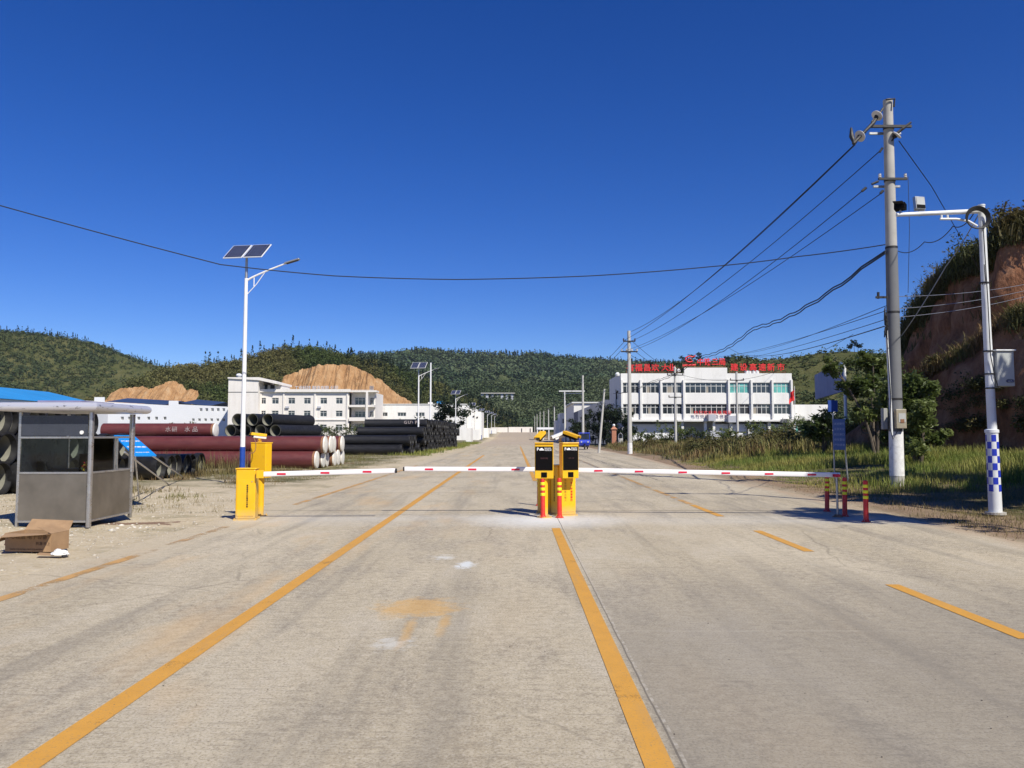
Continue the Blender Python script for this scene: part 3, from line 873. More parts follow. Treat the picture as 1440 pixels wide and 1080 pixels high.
def cabinet(label, x, y, rz, wd, dp, h, words, ink, base=True):
    t = thing('barrier_gate', label, 'barrier', (x, y, 0), rz, 'yellow automatic barrier gates across the road')
    m = MB(); m.box((0, 0, h * .5 + .01), (wd, dp, h - .02))
    m.build('cabinet', M['yellow'], t, bevel=.02)
    m = MB(); m.box((0, 0, .012), (wd + .06, dp + .06, .024))
    for sx in (-1, 1):
        for sy in (-1, 1): m.cyl((sx * (wd / 2 + .012), sy * (dp / 2 + .012), .02), (sx * (wd / 2 + .012), sy * (dp / 2 + .012), .045), .009, n=8)
    m.build('base_plate', M['yellow'], t)
    m = MB(); m.box((0, 0, h + .012), (wd + .024, dp + .024, .026)); m.build('lid', M['yellow'], t, bevel=.01)
    # service door with a shadow gap, lock
    m = MB(); m.box((0, -dp / 2 - .004, h * .44), (wd * .84, .008, h * .72)); d = m.build('door', M['yellow'], t, bevel=.003)
    m = MB(); m.cyl((wd * .33, -dp / 2 - .008, h * .76), (wd * .33, -dp / 2 - .016, h * .76), .011, n=12); m.build('lock', M['grey_metal'], d)
    if words: vertical_chars(words, .036, 1.12, ink, t, wd * .1, -dp / 2 - .0105, h * .70)
    return t
def boom(t, p0, p1, marks, capend=True, z0=None):
    """white box-section boom in the frame of its cabinet's parent (world coordinates are converted)"""
    p0 = Vector(p0); p1 = Vector(p1); d = (p1 - p0); L = d.length; d.normalize()
    Mi = t.matrix_world.inverted() if False else (Matrix.Translation(t.location) @ Matrix.Rotation(t.rotation_euler.z, 4, 'Z')).inverted()
    ang = math.atan2(d.z, d.x)
    m = MB(); rot = Matrix.Rotation(-ang, 3, 'Y') if d.x > 0 else Matrix.Rotation(-ang, 3, 'Y')
    c = (p0 + p1) / 2
    o_ = MB()
    # rounded profile
    prof = []
    for a in range(16):
        t_ = 2 * math.pi * a / 16
        prof.append((.024 * math.copysign(abs(math.cos(t_)) ** .5, math.cos(t_)), .048 * math.copysign(abs(math.sin(t_)) ** .5, math.sin(t_))))
    vs = []
    for e in (p0, p1):
        for q in prof: vs.append(Mi @ Vector((e.x, e.y + q[0], e.z + q[1])))
    n = 16
    fs = [(i, (i + 1) % n, n + (i + 1) % n, n + i) for i in range(n)] + [tuple(range(n - 1, -1, -1)), tuple(range(n, 2 * n))]
    b = MB().add(vs, fs).build('boom_arm', M['boom_white'], t, smooth=True)
    for x in marks:
        z = p0.z + (p1.z - p0.z) * (x - p0.x) / (p1.x - p0.x); y = p0.y + (p1.y - p0.y) * (x - p0.x) / (p1.x - p0.x)
        m = MB(); cc = Mi @ Vector((x, y - .0265, z - .003)); m.box(cc, (.17, .004, .036), Euler((0, 0, -t.rotation_euler.z)))
        m.build('reflector', M['red_refl'], b)
    if capend:
        cc = Mi @ p1; dd = Mi.to_3x3() @ d
        m = MB().cyl(cc, cc + dd * .03, .046, .042, n=12); m.build('end_cap', M['rubber'], b, smooth=True)
    # clamp that carries the arm
    cc = Mi @ p0
    m = MB(); m.box(cc + Vector((0, .0, 0)), (.14, .07, .15)); m.build('arm_clamp', M['yellow'], b, bevel=.008)
    return b

gl = cabinet('left roadside yellow barrier cabinet whose short white arm reaches in from the verge', -5.20, 15.42, R(6), .37, .30, .97, '高速道闸升降器请勿停留', M['ink'])
boom(gl, P(366, 667, 15.25), P(556, 662, 15.3), [P(q, 664, 15.25).x for q in (396, 457, 516)])
g2 = cabinet('left barrier cabinet of the middle island, half hidden behind a display machine', .62, 16.75, 0, .28, .28, .98, None, None)
boom(g2, P(757, 660, 16.5), P(569, 659.5, 16.45), [P(q, 660, 16.4).x for q in (725, 664, 603)])
g3 = cabinet('right barrier cabinet of the middle island with faint lettering and the longest white arm', .99, 16.28, R(17), .40, .40, 1.0, None, None)
boom(g3, P(806, 661, 16.2), P(1181, 668, 16.0), [P(q, 664, 16.1).x for q in (842, 899, 960, 1020, 1080, 1139)], capend=False)
vertical_chars('一车一杆减速慢行', .046, 1.25, M['ink_red'], g3, .10, -.212, .74)
vertical_chars('设备运行禁止站人', .046, 1.25, pm('faint_ink', (.50, .27, .02), .6), g3, -.03, -.212, .74)
vertical_chars('智能道闸系统安全通行', .05, 1.05, M['ink'], g3, 0, 0, 0, normal=(-1, 0, 0)).location = (-.2030, -.02, .80)

# rest post under the far end of the long arm
t = thing('barrier_rest', 'thin rusty rest post holding up the tip of the long white barrier arm', 'rest post', G(1178, 727), 0)
m = MB(); m.cyl((0, 0, .02), (0, 0, .80), .022, n=12); m.build('post', M['grey_metal'], t, smooth=True)
m = MB(); m.cyl((0, 0, 0), (0, 0, .05), .11, .05, n=16); m.build('foot', M['rust'], t, smooth=True)
m = MB(); m.box((0, 0, .80), (.12, .09, .012)); m.box((0, -.045, .825), (.12, .008, .05)); m.box((0, .045, .825), (.12, .008, .05)); m.build('cradle', M['red_refl'], t, bevel=.003)

def camera_unit(label, loc, aim, body='white_plastic', hood='yellow', L=.34, stalk=.12):
    """number-plate camera: housing, sunshield, lens window, bracket. aim = direction of view"""
    t = thing('traffic_camera', label, 'camera', loc, 0, 'plate cameras on the barrier machines')
    a = Vector(aim).normalized()
    q = a.to_track_quat('-Y', 'Z').to_matrix().to_4x4()      # -Y forward
    q.translation = Vector((0, 0, stalk + .06))
    def xf(mb): mb.v = [tuple(q @ Vector(p)) for p in mb.v]; return mb
    m = MB(); m.box((0, 0, 0), (.105, L, .095)); xf(m); b = m.build('housing', M[body], t, bevel=.012)
    m = MB(); m.box((0, -L / 2 - .004, 0), (.082, .010, .072)); xf(m); m.build('lens_window', M['black_plastic'], b, bevel=.003)
    m = MB(); m.cyl((0, -L / 2 - .008, 0), (0, -L / 2 - .016, 0), .026, n=16); xf(m); m.build('lens', M['win'], b, smooth=True)
    m = MB()
    m.box((0, -.03, .053), (.130, L + .05, .010)); m.box((-.062, -.03, .030), (.008, L + .05, .055)); m.box((.062, -.03, .030), (.008, L + .05, .055))
    xf(m); m.build('sunshield', M[hood], t, bevel=.003)
    m = MB(); m.cyl((0, 0, 0), (0, 0, .016), .045, n=14); m.cyl((0, 0, .01), (0, 0, stalk), .016, n=10); m.box((0, 0, stalk), (.05, .08, .02))
    m.build('bracket', M['steel_dark'] if body != 'white_plastic' else M['yellow'], t)
    return t

def display(label, x, y, rz, wd, z0, z1, dp, screenh, txt, front=True, pole=True):
    t = thing('display_machine', label, 'display', (x, y, 0), rz, 'yellow ticket display machines')
    m = MB(); m.box((0, 0, (z0 + z1) / 2), (wd, dp, z1 - z0)); b = m.build('housing', M['yellow'], t, bevel=.012)
    m = MB(); m.box((0, -.01, z1 + .012), (wd + .01, dp + .03, .024)); m.build('rain_cap', M['yellow'], t, bevel=.01)
    if not pole:
        m = MB(); m.box((0, dp / 2 + .035, z0 + .12), (wd * .5, .07, .2)); m.build('wall_bracket', M['yellow'], t)
    if pole: m = MB(); m.cyl((0, 0, .02), (0, 0, z0), .072, n=24); m.build('post', M['yellow'], t, smooth=True)
    m = MB(); m.cyl((0, 0, 0), (0, 0, .018), .15, n=24)
    for a in range(4): m.cyl((.12 * math.cos(a * 1.571 + .78), .12 * math.sin(a * 1.571 + .78), .016), (.12 * math.cos(a * 1.571 + .78), .12 * math.sin(a * 1.571 + .78), .05), .01, n=8)
    if pole: m.build('flange', M['yellow'], t)
    if front:
        f = -dp / 2
        sz1 = z1 - .055; sz0 = sz1 - screenh
        m = MB(); m.box((0, f - .004, (sz0 + sz1) / 2), (wd * .93, .012, screenh)); s = m.build('screen', M['black_plastic'], t, bevel=.003)
        k_ = wd / .36
        text('lettering', 'P', .085 * k_, M['ink_white'], s, TM((-wd * .33, f - .012, sz1 - .055 * k_)), .001, bold=.001)
        # little car symbol
        m = MB(); cx = -wd * .13; cz = sz1 - .055 * k_
        m.prism([(cx - .045 * k_, cz - .02 * k_), (cx + .045 * k_, cz - .02 * k_), (cx + .045 * k_, cz), (cx + .028 * k_, cz + .004), (cx + .018 * k_, cz + .026 * k_), (cx - .018 * k_, cz + .026 * k_), (cx - .028 * k_, cz + .004), (cx - .045 * k_, cz)], f - .012, f - .0105)
        m.build('car_symbol', M['ink_white'], s)
        text('lettering', '智能停车\n收费管理', .034 * k_, M['ink_white'], s, TM((wd * .21, f - .012, sz1 - .055 * k_)), .001, spacing=1.0)
        text('lettering', txt, .034 * k_, pm('dim_led', (.09, .03, .035), .6), s, TM((0, f - .012, (sz0 + sz1) / 2)), .001, spacing=1.1)
        m = MB(); m.box((0, f - .005, z0 + .075), (.115, .012, .10)); w_ = m.build('card_reader', M['black_plastic'], t, bevel=.004)
    return t

dl = display('left of the twin black-screened display machines, standing on a round yellow post', .585, 15.82, R(-3), .37, .77, 1.46, .22, .47, '欢迎光临')
dr = display('right of the twin black-screened display machines, in front of the lettered cabinet', 1.085, 15.93, R(17), .345, .77, 1.46, .20, .47, '一车一杆', pole=False)
ds = display('yellow display machine seen from behind beside the left roadside barrier', -5.16, 16.1, R(160), .37, .77, 1.46, .20, .47, None, False)
m = MB(); m.cyl((.0, -.13, .35), (.0, -.16, .36), .05, n=14)
camera_unit('yellow-hooded camera tilted down over the left display of the island', (.52, 15.85, 1.50), (-.42, -.85, -.42), 'black_plastic', L=.26, stalk=.05)
camera_unit('white camera pointing down to the left between the two island displays', (.93, 16.2, 1.50), (-.9, -.25, -.35), 'white_plastic', 'white_plastic', L=.28, stalk=.06)
camera_unit('orange-hooded camera aimed right over the right display of the island', (1.12, 16.0, 1.50), (.80, -.62, -.30), 'black_plastic', L=.32, stalk=.06)
camera_unit('white camera with yellow hood on top of the roadside display machine', (-5.2, 16.1, 1.50), (-.90, -.55, .12), 'white_plastic', L=.26, stalk=.05)
# loose cable loop at the roadside camera
pts = [(-5.25 + .07 * math.sin(a * .9) - .05 * a * .2, 15.90 - .02 * a, 1.52 - .07 * a + .05 * math.cos(a * 1.3)) for a in [i * .35 for i in range(12)]]
tag(MB().tube(pts, .008, 6).build('cable', M['rust'], smooth=True), 'loose reddish cable dangling from the roadside camera', 'cable')

# bollards
def make_bollard():
    t = thing('bollard', 'x', 'bollard', (0, 0, 0), 0, 'red bollards with yellow reflective bands')
    m = MB(); m.lathe([(.0, .0), (.082, .0), (.082, .014), (.058, .028), (.047, .06), (.045, .75), (.036, .775), (0, .785)], n=24)
    b = m.build('tube', M['boll_red'], t, smooth=True)
    for i in range(3):
        z = .70 - i * .105 - .03
        m = MB(); m.lathe([(.0462, z - .028), (.0475, z - .026), (.0475, z + .026), (.0462, z + .028)], n=24); m.build('reflective_band', M['boll_yel'], t, smooth=True)
    m = MB()
    for a in range(4): m.cyl((.07 * math.cos(a * 1.57 + .4), .07 * math.sin(a * 1.57 + .4), .012), (.07 * math.cos(a * 1.57 + .4), .07 * math.sin(a * 1.57 + .4), .03), .007, n=6)
    m.build('bolts', M['grey_metal'], t)
    return t
bo = make_bollard()
for i, (px, py, lab) in enumerate([(763.5, 728, 'red bollard at the foot of the left display machine of the island'), (787, 728, 'red bollard at the foot of the right display machine of the island'),
                        (758, 711, 'red bollard in shade behind the left display machine of the island'), (1163, 719, 'red bollard left of the rest post at the right road edge'),
                        (1188, 726, 'red bollard just right of the rest post at the right road edge'), (1218, 734, 'rightmost red bollard, nearest the camera at the right road edge')]):
    o = bo if i == 0 else copy_tree(bo)
    o.location = G(px, py); o.rotation_euler = (R([0, -.6, 0, 1, 1.2, .5][i]), R([-.5, 0, 0, -1, -1, -1][i]), i * .7)
    o['label'] = lab

# ================================================================ street furniture: lamps
def make_lamp(detail=True):
    t = thing('solar_street_lamp', 'x', 'street lamp', (0, 0, 0), 0, 'white solar street lamps along the left verge')
    H_ = 7.4
    m = MB(); m.cyl((0, 0, .02), (0, 0, H_ - .55), .085, .055, n=20); m.build('pole', M['white_paint'], t, smooth=True)
    m = MB(); m.lathe([(.0, 0), (.16, 0), (.16, .02), (.089, .03), (.087, 1.25), (.0, 1.25)], n=20)
    for a in range(4): m.add(*[[(.088 * math.cos(a * 1.57), .088 * math.sin(a * 1.57), .02), (.15 * math.cos(a * 1.57), .15 * math.sin(a * 1.57), .02), (.088 * math.cos(a * 1.57), .088 * math.sin(a * 1.57), .16)], [(0, 1, 2)]])
    m.build('painted_base', M['blue_paint'], t, smooth=True)
    m = MB(); m.cyl((0, 0, H_ - .55), (0, 0, H_ + .12), .048, .040, n=14); m.build('pole_top', M['grey_metal'], t, smooth=True)
    ar = []
    for i in range(10):
        u = i / 9; ar.append((.03 + 1.30 * u, 0, H_ - .62 + .58 * (u ** .85)))
    m = MB(); m.tube(ar, [.035 - .012 * i / 9 for i in range(10)], 10); a_ = m.build('arm', M['white_paint'], t, smooth=True)
    m = MB(); m.tube([(.03, 0, H_ - 1.1), (.35, 0, H_ - .74), (.62, 0, H_ - .34)], .014, 8); m.tube([(.26, 0, H_ - .82), (.26, 0, H_ - .48)], .016, 6); m.build('brace', M['white_paint'], a_, smooth=True)
    hd = thing_part = bpy.data.objects.new('lamp_head', None)
    m = MB(); m.box((1.52, 0, H_ + .03), (.52, .17, .05), Euler((0, -R(17), 0))); h = m.build('lamp_head', M['grey_metal'], t, bevel=.018)
    m = MB(); m.box((1.53, 0, H_ - .002), (.40, .13, .012), Euler((0, -R(17), 0))); m.build('led_panel', M['steel_dark'], h)
    return t
def solar_panels(t, H_, yaw, tilt=R(40)):
    e = Matrix.Translation((.02, 0, H_ + .32)) @ Matrix.Rotation(yaw, 4, 'Z') @ Matrix.Rotation(tilt, 4, 'X')
    for sx in (-1, 1):
        m = MB(); m.box((0, 0, 0), (.66, .90, .03)); fr = m.build('solar_panel', M['white_plastic'], t, bevel=.004)
        fr.matrix_local = e @ Matrix.Translation((sx * .355, 0, 0))
        m = MB(); m.box((0, 0, .017), (.61, .85, .006)); m.build('cells', M['solar'], fr)
    m = MB(); m.tube([e @ Vector((0, 0, -.02)), (.0, 0, H_ + .05)], .03, 8)
    for sy in (-.25, .25): m.tube([e @ Vector((-.55, sy, -.03)), e @ Vector((.55, sy, -.03))], .018, 6)
    m.build('panel_bracket', M['grey_metal'], t)
    return t
lamp0 = make_lamp(); solar_panels(lamp0, 7.44, R(-9))
labs = ['tall nearest solar street lamp with blue base behind the left barrier cabinet', 'second solar street lamp with blue base beside the black pipe stack',
        'third solar street lamp at the far end of the black pipe stack', 'fourth solar street lamp beside the white factory corner']
for i in range(9):
    Yl = 26 + i * 44
    o = lamp0 if i == 0 else copy_tree(lamp0)
    x = -8.95 if i == 0 else -8.55
    if i == 1:
        Yl = 70
    o.location = (x, Yl, Hs(x, Yl) - .03)
    if i: o.rotation_euler = (0, 0, R(rnd.uniform(-8, 8)))
    o['label'] = labs[i] if i < 4 else 'small far street lamp in the receding row left of the road'

# ================================================================ utility poles
def spool(m, c, r=.045, h=.11, mi=0, axis='Z'):
    c = Vector(c)
    m.lathe([(0, 0), (r * .8, 0), (r, h * .15), (r * .55, h * .3), (r, h * .55), (r * .6, h * .7), (r * .8, h * .9), (0, h)], c, 12, mi, axis)
def disc_insulator(p, d, parent, s=1.0):
    """big white porcelain disc on a strain string"""
    d = Vector(d).normalized(); q = d.to_track_quat('Z', 'Y').to_matrix().to_4x4(); q.translation = Vector(p)
    m = MB(); m.lathe([(0, -.02), (.05 * s, -.02), (.135 * s, .01), (.14 * s, .03), (.05 * s, .06), (0, .06)], n=20); m.v = [tuple(q @ Vector(v)) for v in m.v]
    a = m.build('disc_insulator', M['insul'], parent, smooth=True)
    m = MB(); m.cyl((0, 0, -.2 * s), (0, 0, .0), .018, n=8); m.cyl((0, 0, .06 * s), (0, 0, .26 * s), .022, n=8); m.cyl((0, 0, .05 * s), (0, 0, .12 * s), .05 * s, .03, n=10)
    m.v = [tuple(q @ Vector(v)) for v in m.v]; m.build('fitting', M['steel_dark'], a)
    return a

MPX, MPY = G(1262, 690).x, G(1262, 690).y
mp = thing('utility_pole', 'tall grey concrete utility pole with limewashed foot and meter box, right of the road', 'utility pole', (MPX, MPY, Hs(MPX, MPY) - .15), 0)
lean = Vector((.07, 0, 11.73)); base_z = mp.location.z
m = MB(); m.tube([(0, 0, 0), lean * .5, lean], [.20, .165, .135], 28); m.build('shaft', M['concrete'], mp, smooth=True)
m = MB(); m.tube([(0, 0, .45), (lean * 2.3 / 11.85)], [.2005, .190], 28, caps=False); m.tube([(0, 0, .45), (lean * 2.3 / 11.85)], [.2030, .1925], 28, caps=False)
m.build('limewash_band', M['limewash'], mp, smooth=True)
def atz(z): return lean * (z - base_z) / 11.85
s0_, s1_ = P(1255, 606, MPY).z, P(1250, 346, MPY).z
m = MB(); m.tube([atz(s0_), atz((s0_ + s1_) / 2), atz(s1_)], [.200 - .065 * (q_ - base_z) / 11.85 + .006 for q_ in (s0_, (s0_ + s1_) / 2, s1_)], 28); m.build('dark_shaft_part', pm('dark_shaft_grey', (.15, .155, .165), .8, .12, 1.5, bump=.2, bscale=30), mp, smooth=True)  # slightly wider dark grey tube around part of the shaft
zc1 = P(1250, 177, MPY).z; zc2 = P(1250, 251, MPY).z
m = MB(); c1 = atz(zc1); c2 = atz(zc2)
m.box(c1 + Vector((-.02, -.19, .02)), (1.22, .07, .075)); ca = m.build('crossarm', M['steel_dark'], mp)
m = MB(); m.box(c1 + Vector((-.03, .17, -.06)), (.95, .06, .065)); m.build('crossarm', M['grey_metal'], mp)
m = MB(); m.box(c2 + Vector((0, -.19, .02)), (.85, .06, .065)); cb = m.build('crossarm', M['steel_dark'], mp)
m = MB(); m.box(c2 + Vector((-.02, .17, -.10)), (.80, .06, .06)); m.build('crossarm', M['grey_metal'], mp)
m = MB()
for s_ in (-.38, .38): spool(m, c2 + Vector((s_ + .0, -.19, .055)), .05, .13)
m.build('pin_insulator', M['insul'], cb, smooth=True)
m = MB()
for zz in (zc1 + .02, zc2 + .02, P(1250, 345, MPY).z, P(1250, 437, MPY).z, P(1255, 560, MPY).z):
    q = atz(zz); r = .135 + .065 * (1 - (zz - base_z) / 11.85); m.lathe([(r + .001, -.03), (r + .014, -.03), (r + .014, .03), (r + .001, .03)], q, 24, closed=True)
m.build('clamp_bands', M['steel_dark'], mp, smooth=True)
# top hardware
tp = lean
disc_insulator(P(1234, 162, MPY - .25) - mp.location, (-.7, -.2, -.75), mp, 1.25)
disc_insulator(P(1210, 191, MPY - .5) - mp.location, (-.8, -.3, -.55), mp, 1.25)
disc_insulator(P(1262, 189, MPY - .2) - mp.location, (-.6, .3, -.7), mp, 1.1)
m = MB(); m.tube([P(1242, 152, MPY - .2) - mp.location, P(1228, 173, MPY - .3) - mp.location, P(1214, 187, MPY - .5) - mp.location, P(1200, 202, MPY - .7) - mp.location], [.03, .055, .045, .05], 8)
m.tube([P(1197, 180, MPY - .5) - mp.location, P(1197.5, 192, MPY - .6) - mp.location, P(1201, 200, MPY - .65) - mp.location], [.03, .07, .05], 8)
m.tube([P(1281, 172, MPY - .2) - mp.location, P(1268, 182, MPY - .2) - mp.location, P(1256, 192, MPY - .2) - mp.location], [.03, .045, .04], 8)
m.tube([P(1246, 140, MPY - .2) - mp.location, P(1258, 139, MPY - .2) - mp.location, P(1257, 150, MPY - .2) - mp.location], .03, 8)
m.build('strain_clamp', M['steel_dark'], mp, smooth=True)
m = MB(); q1 = P(1223, 262, MPY - .2) - mp.location; q2 = P(1244, 270, MPY - .2) - mp.location
m.tube([P(1235, 255, MPY - .2) - mp.location, P(1226, 259, MPY - .2) - mp.location], .035, 8); m.tube([P(1218, 264, MPY - .2) - mp.location, P(1212, 269, MPY - .2) - mp.location], .04, 8)
m.tube([P(1242, 268, MPY - .2) - mp.location, P(1238, 272, MPY - .2) - mp.location], .04, 8); m.tube([P(1241, 208, MPY - .2) - mp.location, P(1237, 214, MPY - .2) - mp.location], .035, 8)
m.build('wire_grip', M['steel_dark'], mp, smooth=True)
m = MB(); m.box(P(1240, 418, MPY - .1) - mp.location, (.35, .06, .06)); m.tube([P(1235, 420, MPY - .1) - mp.location, P(1235, 411, MPY - .1) - mp.location], .04, 8); m.build('side_bracket', M['steel_dark'], mp)
# cable bundle and conduit down the pole
m = MB()
for i in range(10):
    a = P(1245, 432 + i * 3.5, MPY - .22) - mp.location
    m.tube([a, a + Vector((rnd.uniform(-.06, .06), -.05, -.12)), a + Vector((rnd.uniform(-.05, .08), 0, -.3))], .018, 6)
m.build('cable_tangle', M['rubber'], mp, smooth=True)
m = MB(); m.tube([P(1246, 455, MPY - .2) - mp.location, P(1252, 560, MPY - .22) - mp.location, P(1254, 612, MPY - .24) - mp.location], .036, 10); m.build('conduit', M['pole_paint'], mp, smooth=True)
m = MB(); m.tube([P(1247, 405, MPY - .22) - mp.location, P(1247.5, 480, MPY - .26) - mp.location, P(1253, 560, MPY - .27) - mp.location, P(1251, 600, MPY - .27) - mp.location, P(1256, 618, MPY - .3) - mp.location, P(1262, 606, MPY - .32) - mp.location], .014, 6); m.build('cable', M['rubber'], mp, smooth=True)
mb_ = P(1266, 589, MPY - .27) - mp.location
m = MB(); m.box(mb_, (.30, .15, .56)); bx_ = m.build('meter_box', pm('weathered_box', (.30, .27, .2), .5, .15, 4, dirt=(.25, .13, .05), dscale=3, damt=.7), mp, bevel=.015)
m = MB(); m.box(mb_ + Vector((.02, -.078, .03)), (.2, .008, .26)); m.build('meter_window', M['flood_glass'], bx_)
m = MB(); m.box(mb_ + Vector((.02, -.085, -.06)), (.11, .012, .1)); m.build('meter', M['rust'], bx_)
m = MB(); m.box(P(1243.5, 589, MPY + .05) - mp.location, (.15, .12, .62)); m.build('terminal_box', pm('grey_box', (.32, .32, .3), .6, .12, 4), mp, bevel=.01)

def plain_pole(x, y, h, label, r0=.17, r1=.11, arms=(), lean=(0, 0), group=None, foot=0, mat='concrete_far'):
    t = thing('utility_pole', label, 'utility pole', (x, y, Hs(x, y) - .1), 0, group)
    top = Vector((lean[0], lean[1], h))
    m = MB(); m.tube([(0, 0, 0), top * .5, top], [r0, (r0 + r1) / 2, r1], 14); m.build('shaft', M[mat], t, smooth=True)
    if foot:
        m = MB(); m.tube([(0, 0, 0), (0, 0, foot)], [r0 + .012, r0 + .008], 14); m.build('painted_foot', M['limewash'], t, smooth=True)
    for z, w_, n in arms:
        q = top * z / h
        m = MB(); m.box(q + Vector((0, -.16, 0)), (w_, .09, .10)); a = m.build('crossarm', M['steel_dark'], t)
        m = MB()
        for i in range(n):
            xx = (-.5 + i / (n - 1)) * w_ * .94
            spool(m, q + Vector((xx, -.16, .05)), .07, .2)
        m.build('insulator', M['insul' if n == 4 else 'insul_brown'], a, smooth=True)
    return t
def zat(px, py, Y): return P(px, py, Y).z
Y2 = 65.0; X2 = P(886, 640, Y2).x
plain_pole(X2, Y2, zat(883, 464, Y2), 'grey utility pole with two crossarms in front of the left end of the office', .19, .13, [(zat(883, 479, Y2), 1.0, 2), (zat(883, 493.5, Y2), 1.35, 4)], foot=1.0)
plain_pole(P(842, 637, 70).x, 70, zat(847, 545, 70), 'thin bare pole leaning right beside the blue three-wheeler', .12, .08, (), (.55, 0))
plain_pole(P(820, 625, 106).x, 106, zat(821, 527, 106), 'plain pole rising behind the blue three-wheeler', .19, .13, ())
for i, Yp in enumerate((145, 185, 217, 252, 290, 330, 368)):
    x = 9.25 + .02 * Yp * 0
    plain_pole(x, Yp, zat(779, 565, 185) - 1 + rnd.uniform(-.6, .6), 'far pole in the receding row right of the road', .18, .12, ((8.2, 1.3, 3),) if i < 3 else (), group='far poles receding along the right of the road')
Y3 = 92
plain_pole(P(950, 600, Y3).x, Y3, zat(950, 516, Y3), 'pole with insulators and hanging gear before the left half of the office', .17, .12, [(zat(950, 527, Y3), 1.9, 3), (zat(950, 558, Y3), 1.6, 2)])
plain_pole(P(1037, 600, Y3).x, Y3, zat(1036, 522, Y3), 'pole with one wide crossarm before the right half of the office', .17, .12, [(zat(1036, 534, Y3), 1.6, 2)])
plain_pole(P(589, 630, 74).x - 3, 112, zat(603, 509, 112), 'bare white pole standing behind the second street lamp', .14, .10, (), mat='white_paint')
# H-frame platform spanning two poles far right of the road
t = thing('pole_platform', 'far pair of slim posts joined by a long pale beam before the woodland', 'H-frame', (0, 0, 0))
Yh = 143
m = MB(); a = P(786, 550.5, Yh); b = P(822, 549.5, Yh); m.box((a + b) / 2, ((b - a).length, .25, .22)); a2 = P(792, 553.5, Yh); b2 = P(820, 552.5, Yh); m.box((a2 + b2) / 2 + Vector((0, .3, 0)), ((b2 - a2).length, .12, .12)); m.build('beam', M['trim'], t)
m = MB(); q = P(794, 551, Yh); m.cyl((q.x, q.y, 0), q, .14, .11, n=12); m.build('post', M['trim'], t, smooth=True)
m = MB(); q = P(819.5, 551, Yh); m.cyl((q.x, q.y, 0), q, .14, .11, n=12); m.build('post', M['trim'], t, smooth=True)

# camera mast with chequered foot
CX, CY = G(1400, 722).x, G(1400, 722).y
cm = thing('camera_mast', 'white steel mast with blue chequered foot and a long arm carrying two lights', 'camera mast', (CX, CY, -.02))
topz = zat(1380, 290, CY)
# the mast leans slightly to the left as in the photograph
tl = Vector((P(1380, 290, CY).x - CX, 0, topz + .02))
m = MB(); m.tube([(0, 0, 1.7), tl * .6 + Vector((0, 0, 0)), tl], [.090, .078, .068], 24); m.cyl(tl, tl + Vector((0, 0, .03)), .075, n=20); m.build('upper_tube', M['pole_paint'], cm, smooth=True)
m = MB(); m.tube([(0, 0, 0), Vector((tl.x * .27, 0, 1.72))], [.128, .118], 24); m.lathe([(.12, 1.70), (.135, 1.70), (.135, 1.76), (.09, 1.78)], (tl.x * .27, 0, 0), 24); lo = m.build('lower_tube', M['pole_paint'], cm, smooth=True)
# blue reflective squares
m = MB()
for r_ in range(8):
    for c_ in range(8):
        if (r_ + c_) % 2: continue
        a0 = 2 * math.pi * c_ / 8 + .15; a1 = a0 + 2 * math.pi / 8 * .96
        z0 = .48 + r_ * .148; z1 = z0 + .142
        n_ = 4; vs = []
        for zz in (z0, z1):
            rr = .128 - .010 * zz / 1.72 + .003
            for i in range(n_ + 1):
                a = a0 + (a1 - a0) * i / n_
                vs.append((rr * math.cos(a) + tl.x * .27 * zz / 1.72, rr * math.sin(a), zz))
        m.add(vs, [(i, i + 1, n_ + 2 + i, n_ + 1 + i) for i in range(n_)])
ch = m.build('chequer_squares', pm('blue_reflective', (.02, .04, .42), .35, .1, 10), lo, smooth='all')
m = MB(); m.cyl((0, 0, 0), (0, 0, .05), .20, n=20); m.build('foot_plate', M['concrete'], cm)
pA = P(1376, 297, CY) - cm.location; pB = P(1261, 302, CY) - cm.location
m = MB(); m.tube([pA, pB], [.052, .043], 16); ar = m.build('arm', M['pole_paint'], cm, smooth=True)
m = MB(); m.tube([P(1374, 318, CY) - cm.location, P(1362, 311, CY) - cm.location, P(1345, 308, CY) - cm.location, P(1322, 308, CY) - cm.location], .026, 10)
m.tube([P(1324, 308, CY) - cm.location, P(1324, 300, CY) - cm.location], .022, 8); m.tube([P(1333, 308, CY) - cm.location, P(1332, 300, CY) - cm.location], .022, 8); m.build('arm_brace', M['pole_paint'], ar, smooth=True)
def flood(px, py, yaw, tilt, w_, h_, lab):
    o = bpy.data.objects.new('floodlight', None)
    c = P(px, py, CY) - cm.location
    e = Matrix.Translation(c) @ Matrix.Rotation(yaw, 4, 'Z') @ Matrix.Rotation(tilt, 4, 'X')
    m = MB(); m.box((0, 0, 0), (w_, .09, h_)); f = m.build('floodlight', M['grey_metal'], cm, bevel=.01); f.matrix_local = e
    m = MB(); m.box((0, -.048, .012), (w_ * .84, .01, h_ * .72)); m.build('glass', M['flood_glass'], f)
    m = MB(); m.box((0, -.049, -h_ * .30), (w_ * .86, .012, h_ * .26)); m.build('reflector', M['black_plastic'], f)
    m = MB(); m.tube([c + Vector((0, 0, -h_ * .5 - .02)), c + Vector((0, 0, -h_ * .5 - .14))], .02, 8); m.tube([c + Vector((-w_ / 2, 0, -h_ * .55)), c + Vector((w_ / 2, 0, -h_ * .55))], .012, 6); m.build('light_bracket', M['grey_metal'], cm)
    return f
flood(1292.5, 286, R(12), R(-6), .235, .28, '')
c = P(1266, 291, CY) - cm.location
m = MB(); m.box(c, (.17, .22, .14), Euler((0, R(8), R(50)))); hh = m.build('floodlight', M['black_plastic'], cm, bevel=.01)
